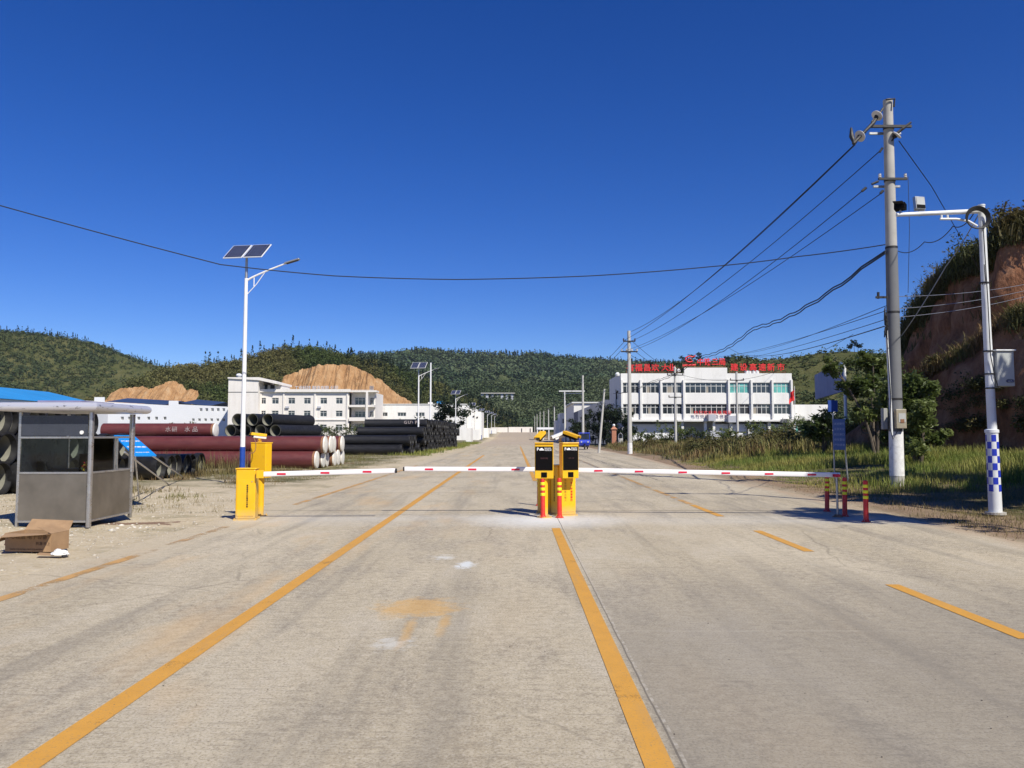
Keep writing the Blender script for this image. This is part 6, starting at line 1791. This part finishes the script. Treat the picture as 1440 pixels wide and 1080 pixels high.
# road viaduct on the hillside
t = thing('viaduct', 'short pale viaduct crossing the far wooded hillside', 'viaduct', (0, 0, 0))
Yv = 480
m = MB(); m.bb((P(676, 553, Yv).x, Yv, zat(670, 553.6, Yv)), (P(724, 553, Yv).x, Yv + 6, zat(670, 552.2, Yv))); m.build('deck', M['concrete'], t)
m = MB()
for px_ in (678, 685, 692, 699, 706, 713, 720): m.bb((P(px_, 553, Yv).x - .8, Yv + 1, zat(670, 575, Yv)), (P(px_, 553, Yv).x + .8, Yv + 5, zat(670, 553.7, Yv)))
m.build('piers', M['shade_wall'], t)


# brick gate pillar with lamp
gp = P(863.5, 630, 98)
t = thing('gate_pillar', 'orange brick gate pillar with white ball lamp before the dark hedge', 'gate pillar', (gp.x, 98, 0))
m = MB(); m.bb((-.27, -.27, 0), (.27, .27, 2.25)); m.build('shaft', M['brick'], t)
m = MB(); m.add([(-.4, -.4, 2.25), (.4, -.4, 2.25), (.4, .4, 2.25), (-.4, .4, 2.25), (-.1, -.1, 2.6), (.1, -.1, 2.6), (.1, .1, 2.6), (-.1, .1, 2.6)], [(3, 2, 1, 0), (4, 5, 6, 7), (0, 1, 5, 4), (1, 2, 6, 5), (2, 3, 7, 6), (3, 0, 4, 7)]); m.build('cap', M['brick'], t)
m = MB(); m.lathe([(0, -.17), (.12, -.12), (.17, 0), (.12, .12), (0, .17)], (0, 0, 2.75), 14); m.build('ball_lamp', M['white_plastic'], t, smooth=True)
t = thing('stone_post', 'small grey post with arched top beside the brick gate pillar', 'post', (gp.x + .6, 96.5, 0))
m = MB(); m.bb((-.28, -.2, 0), (.28, .2, 1.15)); m.build('block', M['concrete_far'], t); m = MB(); m.tube([(-.25, 0, 1.15), (-.22, 0, 1.6), (0, 0, 1.8), (.22, 0, 1.6), (.25, 0, 1.15)], .06, 6); m.build('hoop', M['grey_metal'], t)

# ================================================================ earth bank on the right
TOP = [(-30, 18, 5.0), (-8, 18, 5.0), (2, 18, 4.5), (7, 17.5, 5.0), (10, 16.2, 7.0), (13, 15.9, 8.0), (18, 18.2, 7.5), (22, 21.5, 5.5), (26, 26.5, 4.2), (31, 34, 6), (34, 33, 10.5), (36, 30.5, 12.8), (40, 25.8, 12.3), (44, 26.4, 11.7), (48, 27.0, 11.3), (53, 28.0, 10.5), (57, 29.0, 9.2), (60, 29.8, 7.2), (63, 31.0, 3.9), (66, 32.5, 1.5), (70, 35, .5)]
tv = np.array([t_[0] for t_ in TOP]); tx_ = np.array([t_[1] for t_ in TOP]); tz_ = np.array([t_[2] for t_ in TOP])
def bank_grid(y0, y1, ny_, nu=46):
    ys_ = np.linspace(y0, y1, ny_); us = np.linspace(0, 1, nu)
    U, YY = np.meshgrid(us, ys_, indexing='ij')
    XT = np.interp(YY, tv, tx_); ZT = np.interp(YY, tv, tz_)
    XT = XT + .9 * vfbm(YY * .35, YY * 0 + 2, 4)
    ZT = ZT + .5 * vfbm(YY * .5, YY * 0 + 9, 3)
    # u<.62 face, then rounded brow, then plateau
    face = np.clip(U / .6, 0, 1); plat = np.clip((U - .6) / .4, 0, 1)
    xf = XT - 2.6 * (1 - face) ** 1.3 + plat ** 1.3 * 26
    z0 = H(XT - 2.8, YY) - .3
    zf = z0 + (ZT - z0) * (1 - (1 - face) ** 1.25) - plat * 2.5
    amp_ = np.sin(np.clip(face, 0, 1) * np.pi) * .7 + .15
    xf = xf + amp_ * (vfbm(YY * .45 + 5, zf * .45, 5) * 1.5) * (1 - plat)
    zf = zf + plat * .8 * vfbm(xf * .2, YY * .2, 4)
    return np.stack([xf, YY, zf], -1)
VB = bank_grid(-30, 70, 260)
n0, n1 = VB.shape[:2]
idx = np.arange(n0 * n1).reshape(n0, n1)
FB = np.stack([idx[:-1, :-1], idx[:-1, 1:], idx[1:, 1:], idx[1:, :-1]], -1).reshape(-1, 4)
k = NM('bank_soil'); p = k.pos()
c = k.ramp(k.noise(k.mapv(p, (1, 1, .5)), .8, 6, .7), [(.32, (.10, .045, .025)), (.5, (.30, .14, .075)), (.68, (.44, .24, .14))])
k.bump(k.noise(k.mapv(p, (1, 1, .4)), 2.2, 6, .75), .9, .3)
M['bank_soil'] = k.fin(c, .95, 0, .15)
tag(np_mesh('embankment', VB.reshape(-1, 3), FB, M['bank_soil'], smooth=True), kind='structure')
# spur of slumped soil at the foot
def spur():
    ss = np.linspace(0, 1, 60); vs_ = np.linspace(-1, 1, 26)
    Sx, Vs = np.meshgrid(ss, vs_, indexing='ij')
    cx = np.interp(Sx, [0, .25, .6, .85, 1], [20.6, 22.0, 23.6, 24.6, 25.4]); cy = np.interp(Sx, [0, .25, .6, .85, 1], [47.5, 43, 36.8, 33.5, 31.5])
    cz = np.interp(Sx, [0, .25, .6, .85, 1], [1.2, 4.0, 7.0, 6.0, 1.6])
    z = cz * np.cos(Vs * np.pi / 2) ** .7 + .5 * vfbm(Sx * 9, Vs * 2, 4) * (1 - np.abs(Vs)) + .3
    x = cx + Vs * 1.9 + .6 * vfbm(Sx * 7, z * .7, 4)
    return np.stack([x, cy + 0 * Vs, z], -1)
VS = spur(); idx = np.arange(60 * 26).reshape(60, 26)
FS_ = np.stack([idx[:-1, :-1], idx[:-1, 1:], idx[1:, 1:], idx[1:, :-1]], -1).reshape(-1, 4)
tag(np_mesh('soil_spur', VS.reshape(-1, 3), FS_, M['bank_soil'], smooth=True), kind='structure')

def tufts(pts, h, rng, nb=14, spread=.10, width=.012, lean=.5):
    """grass tufts: nb curved two-segment blades each"""
    n = len(pts) * nb
    base = np.repeat(pts, nb, 0) + np.concatenate([rng.normal(size=(n, 2)) * spread, np.zeros((n, 1))], 1)
    hh = np.repeat(h, nb) * (.45 + .75 * rng.random(n))
    a = rng.random(n) * 6.283; l = lean * rng.random(n) * hh
    dx, dy = np.cos(a), np.sin(a); w = width * (.7 + .6 * rng.random(n)) * (.6 + hh)
    px_, py_ = -dy * w, dx * w
    z = base[:, 2] - .02
    V = np.empty((n, 5, 3))
    V[:, 0] = np.stack([base[:, 0] - px_, base[:, 1] - py_, z], -1); V[:, 1] = np.stack([base[:, 0] + px_, base[:, 1] + py_, z], -1)
    mx, my = base[:, 0] + dx * l * .35, base[:, 1] + dy * l * .35
    V[:, 2] = np.stack([mx + px_ * .8, my + py_ * .8, z + hh * .6], -1); V[:, 3] = np.stack([mx - px_ * .8, my - py_ * .8, z + hh * .6], -1)
    V[:, 4] = np.stack([base[:, 0] + dx * l, base[:, 1] + dy * l, z + hh], -1)
    o = (np.arange(n) * 5)[:, None]
    F = np.concatenate([o + np.array([[0, 1, 2]]), o + np.array([[0, 2, 3]]), o + np.array([[3, 2, 4]])], 0)
    return V.reshape(-1, 3), F
def on_ground(x, y): return np.stack([x, y, H(x, y)], -1)
rg = np.random.default_rng(11)
# brow and face vegetation on the bank
def bank_pts(n, u0, u1, y0, y1):
    iu = rg.uniform(u0 * (n0 - 1), u1 * (n0 - 1) - .01, n); iy = (rg.uniform(y0, y1, n) + 30) / 100 * (n1 - 1)
    i = iu.astype(int).clip(0, n0 - 2); j_ = iy.astype(int).clip(0, n1 - 2); fa = (iu - i)[:, None]; fb_ = (iy - j_)[:, None]
    return (VB[i, j_] * (1 - fa) + VB[i + 1, j_] * fa) * (1 - fb_) + (VB[i, j_ + 1] * (1 - fa) + VB[i + 1, j_ + 1] * fa) * fb_
pts = np.concatenate([bank_pts(1700, .50, .70, 34, 66), bank_pts(30, .3, .45, 34, 66)])
v, f = tufts(pts, rg.uniform(.35, .95, len(pts)), rg, 26, .45, .020, 1.1)
tag(np_mesh('bank_grass', v, f, M['bank_leaf']), 'long grass and scrub overhanging the brow of the earth bank', 'grass', kind='stuff')
pts = np.concatenate([bank_pts(520, .57, .9, 34, 66), bank_pts(60, .5, .58, 34, 66), bank_pts(40, .0, .1, 40, 66)])
hi = [crown_proto('round', rg, 260) for _ in range(5)]
hi = [(pv, pf) for pv, pf in hi]
def small_leaf(n, leaf, rng):
    p = []
    for i in range(6):
        c_ = rng.normal(size=3) * [.3, .3, .2]; p.append(blob_points(n // 6, rng, .45) * rng.uniform(.35, .55) + c_)
    p = np.concatenate(p); p[:, 2] += .4
    return leaf_cloud(p, leaf, rng, .5, .6)
sl = [small_leaf(420, .13, rg) for _ in range(5)]
v, f = instances(sl, pts, rg.uniform(.7, 1.5, len(pts)), rg)
tag(np_mesh('bank_scrub', v, f, M['bank_leaf']), 'dense bushes growing on the top and face of the earth bank', 'scrub', kind='stuff')
# dry scrub on the spur
ii = rg.integers(0, 59, 1100); jj = rg.integers(8, 17, 1100)
pts = (VS[ii, jj] + rg.normal(size=(1100, 3)) * [.15, .1, .05])[:650]
v, f = tufts(pts, np.full(len(pts), .6), rg, 18, .25, .018, 1.3)
tag(np_mesh('dry_scrub', v, f, M['shrub_dry']), 'rust-brown dried plants hanging over the slumped spur of the bank', 'dry scrub', kind='stuff')
pts = np.concatenate([pts[::16], VS[rg.integers(10, 50, 60), rg.integers(0, 4, 60)]]); v, f = instances(sl, pts, rg.uniform(.5, 1.0, len(pts)), rg)
tag(np_mesh('spur_scrub', v, f, M['bank_leaf']), 'green bushes mixed into the slumped spur of the bank', 'scrub', kind='stuff')

# ================================================================ grass and weeds
def field(n, x0, x1, y0, y1, fn=None):
    x = rg.uniform(x0, x1, n); y = rg.uniform(y0, y1, n)
    if fn is not None:
        k_ = fn(x, y); x, y = x[k_], y[k_]
    return on_ground(x, y)
# verge weeds right, near
edge = lambda x, y: x > rx1(y) + .9 + 1.0 * vfbm(x * .3, y * .3, 3)
dens = lambda x, y: edge(x, y) & (vfbm(x * .22 + 7, y * .22, 3) > -.18)
pts = field(5200, 8.5, 30, 21, 46, dens)
hh = np.clip(.22 + .02 * (pts[:, 0] - 9) + .5 * (vfbm(pts[:, 0] * .3, pts[:, 1] * .3, 2) + .1), .12, .8) * np.clip((pts[:, 0] - rx1(pts[:, 1])) / 3, .35, 1)
v, f = tufts(pts, hh, rg, 16, .16, .010, .7)
tag(np_mesh('roadside_weeds', v, f, M['grass_green']), 'green and yellow weeds on the verge around the tall pole', 'weeds', kind='stuff')
pts = field(3600, 9, 62, 44, 112, lambda x, y: (x > rx1(y) + 1.5 + 1.5 * vfbm(x * .2, y * .2, 3)) & (x > 10 + (y - 85) * .15))
hh = np.clip(.75 + .5 * vfbm(pts[:, 0] * .15, pts[:, 1] * .15, 3), .3, 1.4) * np.clip((pts[:, 0] - rx1(pts[:, 1])) / 4, .3, 1)
v, f = tufts(pts, hh, rg, 22, .45, .028, .7)
tag(np_mesh('tall_weeds', v, f, M['grass_olive']), 'tall olive and brown weeds filling the plot before the office', 'weeds', kind='stuff')
pts = field(1500, 9.5, 60, 46, 110, lambda x, y: (x > rx1(y) + 3.5) & (vfbm(x * .12, y * .12, 3) > .02))
v, f = instances(sl, pts, rg.uniform(.5, 1.5, len(pts)), rg)
tag(np_mesh('weed_bushes', v, f, M['bank_leaf']), 'low leafy bushes among the tall weeds before the office', 'bushes', kind='stuff')
# short dry grass on the near right verge
pts = field(2600, 7.9, 15, 9, 24, lambda x, y: (x > rx1(y) + .5 + .8 * vfbm(x * .7, y * .7, 3)))
v, f = tufts(pts, rg.uniform(.05, .14, len(pts)), rg, 12, .12, .006, 1.2)
tag(np_mesh('dry_grass', v, f, M['grass_dry']), 'short dry grass and straw along the right road edge', 'dry grass', kind='stuff')
# left side: strips by the pipes
pts = np.concatenate([field(1500, -16.5, -7.0, 18, 37, lambda x, y: (x < -7.2 - (37 - y) * .06) & (vfbm(x * .35, y * .35, 3) > -.05)),
                      field(1500, -20, -6.6, 30, 61, lambda x, y: (vfbm(x * .3, y * .25, 3) > -.15) & (x < -6.9))])
hh = rg.uniform(.06, .30, len(pts)) * np.clip((-pts[:, 0] - 6) / 5, .3, 1)
v, f = tufts(pts, hh, rg, 16, .16, .008, .8)
tag(np_mesh('left_verge_grass', v, f, M['grass_olive']), 'patchy dry grass along the foot of the pipe stacks', 'grass', kind='stuff')
pts = field(900, -9.4, -6.2, 60, 150, lambda x, y: x < -6.6 + .5 * vfbm(x, y * .3, 2))
v, f = tufts(pts, rg.uniform(.1, .35, len(pts)), rg, 14, .3, .02, .8)
tag(np_mesh('far_verge_grass', v, f, M['grass_green']), 'green grass strip between the road and the far left walls', 'grass', kind='stuff')
# tuft clumps that stand up in front of the brown pipes
pts = np.array([[P(q, 650, 33.5).x, 33.5 + rg.normal() * .3, 0.0] for q in list(np.linspace(272, 345, 16)) + list(np.linspace(205, 262, 10))]); pts[:, 2] = H(pts[:, 0], pts[:, 1])
v, f = tufts(pts, rg.uniform(.5, 1.35, len(pts)) * .8, rg, 26, .16, .007, .6)
tag(np_mesh('dry_stalks', v, f, M['grass_dry']), 'tall dry stalks standing before the brown pipes', 'dry grass', kind='stuff')
pts = field(700, -17, -5.9, 12.5, 20, lambda x, y: (x < -9.5) | (y > 16.8) & (x < -6.5))
v, f = tufts(pts, rg.uniform(.03, .12, len(pts)), rg, 10, .10, .005, 1)
tag(np_mesh('sparse_grass', v, f, M['grass_dry']), 'sparse dry grass on the sand around the kiosk', 'dry grass', kind='stuff')

# gravel and stones
def stones(name, pts, s, mat, label):
    proto = []
    for q in range(4):
        b = bmesh.new(); bmesh.ops.create_icosphere(b, subdivisions=1, radius=.5)
        V_ = np.array([list(v_.co * (1 + .45 * mnoise.noise(v_.co * 3 + Vector((q * 9, 0, 0))))) for v_ in b.verts]) * [1, .8, .55]
        F_ = np.array([[v_.index for v_ in f_.verts] for f_ in b.faces]); b.free(); proto.append((V_, F_))
    v, f = instances(proto, pts, s, rg)
    tag(np_mesh(name, v, f, mat), label, 'gravel', kind='stuff')
M['stone'] = pm('pale_stone', (.44, .40, .33), .9, .25, 3, world=True)
x = rg.uniform(-14, -5.6, 9000); y = rg.uniform(8, 24, 9000); kk_ = (x < RX0 - .1 + .4 * vfbm(x, y, 2)) & (vfbm(x * .8, y * .8, 3) > -.2) & (x > -y * .75)
pts = on_ground(x[kk_], y[kk_]); stones('gravel', pts, rg.gamma(2, .009, len(pts)) + .008, M['stone'], 'pale gravel scattered over the sandy left verge')
x = rg.uniform(-9, -5.2, 260); y = rg.uniform(8, 15, 260); pts = on_ground(x, y); pts[:, 2] = np.maximum(pts[:, 2], .004)
stones('pebbles', pts, rg.gamma(2, .01, len(pts)) + .01, M['stone'], 'loose pebbles along the dusty left road edge')
x = rg.uniform(7.2, 11, 2200); y = rg.uniform(9, 40, 2200); kk_ = x > rx1(y) - .1
pts = on_ground(x[kk_], y[kk_]); stones('verge_stones', pts, rg.gamma(2, .01, len(pts)) + .01, pm('brown_stone', (.25, .18, .12), .9, .3, 3, world=True), 'brown clods and stones along the right road edge')
x = rg.uniform(-4.5, 7, 500); y = rg.uniform(3.5, 20, 500); pts = np.stack([x, y, np.full(500, .003)], -1)
stones('grit', pts, rg.uniform(.004, .013, 500), pm('dark_grit', (.12, .10, .08), .9, .3, 3, world=True), 'dark grit and crumbs scattered over the concrete')
x = rg.uniform(-8.6, -6.6, 120); y = rg.uniform(13.0, 14.6, 120); kk_ = (vfbm(x * 2, y * 2, 2) > -.05)
pts = on_ground(x[kk_], y[kk_]); stones('rubble', pts, rg.gamma(2, .018, len(pts)) + .02, pm('white_rubble', (.6, .57, .5), .9, .15, 3, world=True), 'whitish rubble along the foot of the kiosk')

# ================================================================ trees
def tree(name, label, cat, x, y, h, crown_r, trunk_h, leaf, nleaf, mat, seed, stems=2, group=None, squash=.8, tr=.09, blobs=None, gap=.45):
    r_ = np.random.default_rng(seed); rr = random.Random(seed)
    t = thing(name, label, cat, (x, y, Hs(x, y) - .05), rr.uniform(0, 6), group)
    m = MB(); cl = []
    for s in range(stems):
        a = s * 6.283 / max(1, stems) + rr.uniform(-.5, .5); sp = .12 if stems > 1 else 0
        p0 = Vector((sp * math.cos(a) * .5, sp * math.sin(a) * .5, 0)); pts = [p0]; d = Vector((math.cos(a) * .22 * (stems > 1), math.sin(a) * .22 * (stems > 1), 1))
        for i in range(5):
            d = (d + Vector((rr.uniform(-.15, .15), rr.uniform(-.15, .15), 0))).normalized(); pts.append(pts[-1] + d * (h * .78 / 5))
        m.tube(pts, [tr * (1 - .14 * i) for i in range(6)], 8)
        for b in range(8):
            i = rr.randint(1, 4) if trunk_h < h * .5 else rr.randint(3, 4)
            q = pts[i].lerp(pts[i + 1], rr.random()); ang = rr.uniform(0, 6.28)
            L_ = crown_r * rr.uniform(.45, 1.0); z_ = rr.uniform(.1, .7) * L_
            e = q + Vector((math.cos(ang) * L_, math.sin(ang) * L_, z_)); md = q.lerp(e, .5) + Vector((0, 0, -.08 * L_))
            if e.z < trunk_h: e.z = trunk_h + rr.random() * .4
            m.tube([q, md, e], [tr * .42, tr * .28, tr * .1], 5); cl.append(e); cl.append(md)
        cl.append(pts[-1]); cl.append(pts[-2])
    m.build('trunk', M['bark'], t, smooth=True)
    P_ = []; per = max(6, int(nleaf / len(cl)))
    for c_ in cl:
        rad = crown_r * rr.uniform(.22, .48)
        if rr.random() < gap * .35: rad *= .5
        q = blob_points(per, r_, .25) * [rad, rad, rad * squash] + np.array(c_)
        P_.append(q)
    P_ = np.concatenate(P_); P_ = P_[P_[:, 2] > trunk_h * .75]
    v, f = leaf_cloud(P_, leaf, r_, .45, .42)
    np_mesh('crown', v, f, M[mat], t)
    return t
T = G(1196, 657)
tree('roadside_tree', 'broad-leaved tree with twin stems behind the small blue notice', 'tree', P(1232, 640, 38).x, 38.0, 6.1, .95, 1.9, .24, 7000, 'leaf_dark', 3, 3, tr=.09)
tree('roadside_tree', 'dark drooping leafy tree left of the twin-stemmed tree', 'tree', P(1163, 640, 40).x, 40.5, 3.2, 1.0, 1.2, .28, 1700, 'leaf_dark', 4, 2, tr=.06)
tree('roadside_tree', 'low leafy tree just right of the tall pole', 'tree', P(1303, 672, 30).x, 30.5, 4.0, 1.25, .6, .21, 9000, 'leaf_dark', 6, 3, tr=.08)
tree('roadside_tree', 'light green tree close behind the tall pole on its left', 'tree', P(1236, 640, 42).x, 42.5, 6.3, 1.2, 1.9, .22, 4600, 'leaf_mid', 9, 2, tr=.08)
# ferny shrubs before the office
for i, (px_, Y_, h_, r_) in enumerate(((936, 100, 4.6, 1.3), (950, 99, 3.4, 1.4), (966, 98, 3.0, 1.4), (984, 97, 2.6, 1.3), (1018, 99, 3.2, 1.3), (1030, 98, 2.6, 1.2), (1058, 98, 3.4, 1.3), (1076, 99, 3.4, 1.4), (1092, 97, 3.0, 1.3), (1112, 92, 3.4, 1.6), (1130, 88, 3.8, 1.7), (900, 102, 2.2, .9), (915, 100, 2.4, .9), (1150, 84, 3.6, 1.6))):
    tree('shrub', 'dark feathery shrub in the row before the ground floor of the office', 'shrub', P(px_, 610, Y_).x, Y_, h_, r_, .3, .24, 800, 'leaf_dark', 20 + i, 2, group='shrubs in a row before the office', tr=.05)
# dark hedge trees behind the three-wheeler
for i, (px_, Y_, h_, r_) in enumerate(((812, 118, 4.2, 1.4), (826, 114, 5.2, 1.8), (837, 112, 6.0, 1.9), (848, 110, 5.8, 1.8), (858, 108, 5.8, 2.0), (869, 107, 6.0, 2.0), (879, 106, 5.2, 1.7), (842, 121, 7.5, 2.2), (853, 104, 3.8, 1.5), (874, 103, 4.0, 1.5))):
    tree('hedge_tree', 'dark evergreen tree in the dense hedge at the left end of the office', 'tree', P(px_, 610, Y_).x, Y_, h_, r_, .2, .30, 1500, 'leaf_conifer', 50 + i, 1, group='dark hedge trees behind the three-wheeler', tr=.08, gap=.1)
# dark tree in front of the long factory
tree('dark_tree', 'dark spreading tree before the white factory beside the roadside pipe stack', 'tree', P(636, 630, 118).x, 118, 8.0, 2.5, 2.0, .45, 2600, 'leaf_conifer', 71, 2, tr=.12)
tree('dark_tree', 'small dark tree just left of the second street lamp beyond the pipes', 'tree', P(607, 600, 125).x, 125, 5.0, 2.4, 1.5, .42, 1200, 'leaf_conifer', 72, 2, tr=.1)
for i, (px_, Y_, h_) in enumerate(((545, 150, 4.8), (508, 145, 4.2), (495, 140, 3.8), (467, 140, 3.6), (452, 145, 3.8), (257, 60, 3.4), (262, 60, 2.6), (560, 120, 3.6), (440, 130, 3.2), (590, 150, 4.5), (532, 130, 3.5))):
    tree('bush', ['green bush in the yard beyond the pipes, in front of the cream block', 'spindly bush standing above the top brown pipe'][5 <= i <= 6], 'bush', P(px_, 610, Y_).x, Y_, h_, 1.7 if i not in (5, 6) else .6, .6, .34 if i not in (5, 6) else .16, 700 if i not in (5, 6) else 260, 'leaf_mid' if i % 2 else 'leaf_left', 90 + i, 3, group=['bushes in the yard before the cream block', 'spindly bushes above the brown pipe'][5 <= i <= 6], tr=.05)
# skyline trees on the right hill
for i, (px_, py_, Y_, h_) in enumerate(((1202, 494, 232, 5.0), (1196, 495, 232, 3.4), (1206, 495, 236, 3.6), (960, 513, 236, 3.6), (975, 512, 236, 4.4), (985, 511, 236, 4.4), (1022, 510, 236, 3.0), (899, 530, 236, 4.0), (918, 522, 236, 4.0), (949, 517, 236, 3.0))):
    q = P(px_, py_, Y_)
    t = tree('skyline_tree', ['tall thin-stemmed tree alone on the skyline left of the tall pole', 'small slanting tree at the left of the skyline clump', 'low tree at the right of the skyline clump'][i] if i < 3 else 'round dark tree on the skyline behind the office roof', 'tree', q.x, Y_, h_, 1.2 if i < 3 else 1.5, h_ * .55 if i < 3 else .8, .42, 420, 'leaf_conifer', 120 + i, 1, group=None if i < 3 else 'trees on the skyline behind the office', tr=.09)
    t.location.z = q.z - .6
# tall trees on the bank just outside the frame, whose shade falls over the verge
for i, (x_, y_, h_, r_, th_, zb_) in enumerate(((12.9, 8.6, 11.6, 1.5, 8.0, 0), (14.0, 14.0, 11.6, 1.5, 7.5, 0), (17.0, 20.2, 11.8, 1.5, 7.0, 0), (17.2, 12.5, 4.5, 1.9, 1.0, 1), (18.8, 17.0, 4.6, 1.9, 1.0, 1), (22.5, 19.5, 8.5, 2.0, 4.0, 0), (13.9, 11.6, 11.8, 1.3, 8.6, 0))):
    t = tree('roadside_tree', ['tall bare-stemmed tree at the roadside beyond the right edge of the photograph', 'bushy tree on top of the near bank beyond the right edge'][zb_], 'tree', x_, y_, h_, r_, th_, .26, 3600, 'leaf_dark', 150 + i, 2 if zb_ else 1, group=['tall trees beyond the right edge', 'bushy trees on the near bank'][zb_], tr=.12)
    if zb_: t.location.z = float(np.interp(y_, tv, tz_)) - .3
plain_pole(9.0, 2.6, 6.4, 'slim post right of the camera whose shadow tip touches the road', .06, .05, mat='pole_paint')

# ---------------------------------------------------------------- air
HAZE_ = 0.00006
m = MB(); m.bb((-2900, -60, -4), (2900, 2800, 150))
hz = m.build('haze', [])
hm = bpy.data.materials.new('haze_air'); hm.use_nodes = True; ht = hm.node_tree
ht.nodes.remove(ht.nodes['Principled BSDF'])
pv = ht.nodes.new('ShaderNodeVolumePrincipled'); pv.inputs['Color'].default_value = (.72, .84, 1.0, 1); pv.inputs['Density'].default_value = HAZE_
pv.inputs['Anisotropy'].default_value = 0.0
ht.links.new(pv.outputs[0], ht.nodes['Material Output'].inputs['Volume'])
hz.data.materials.append(hm)
tag(hz, 'thin pale haze softening the far wooded hills', 'haze', kind='stuff')
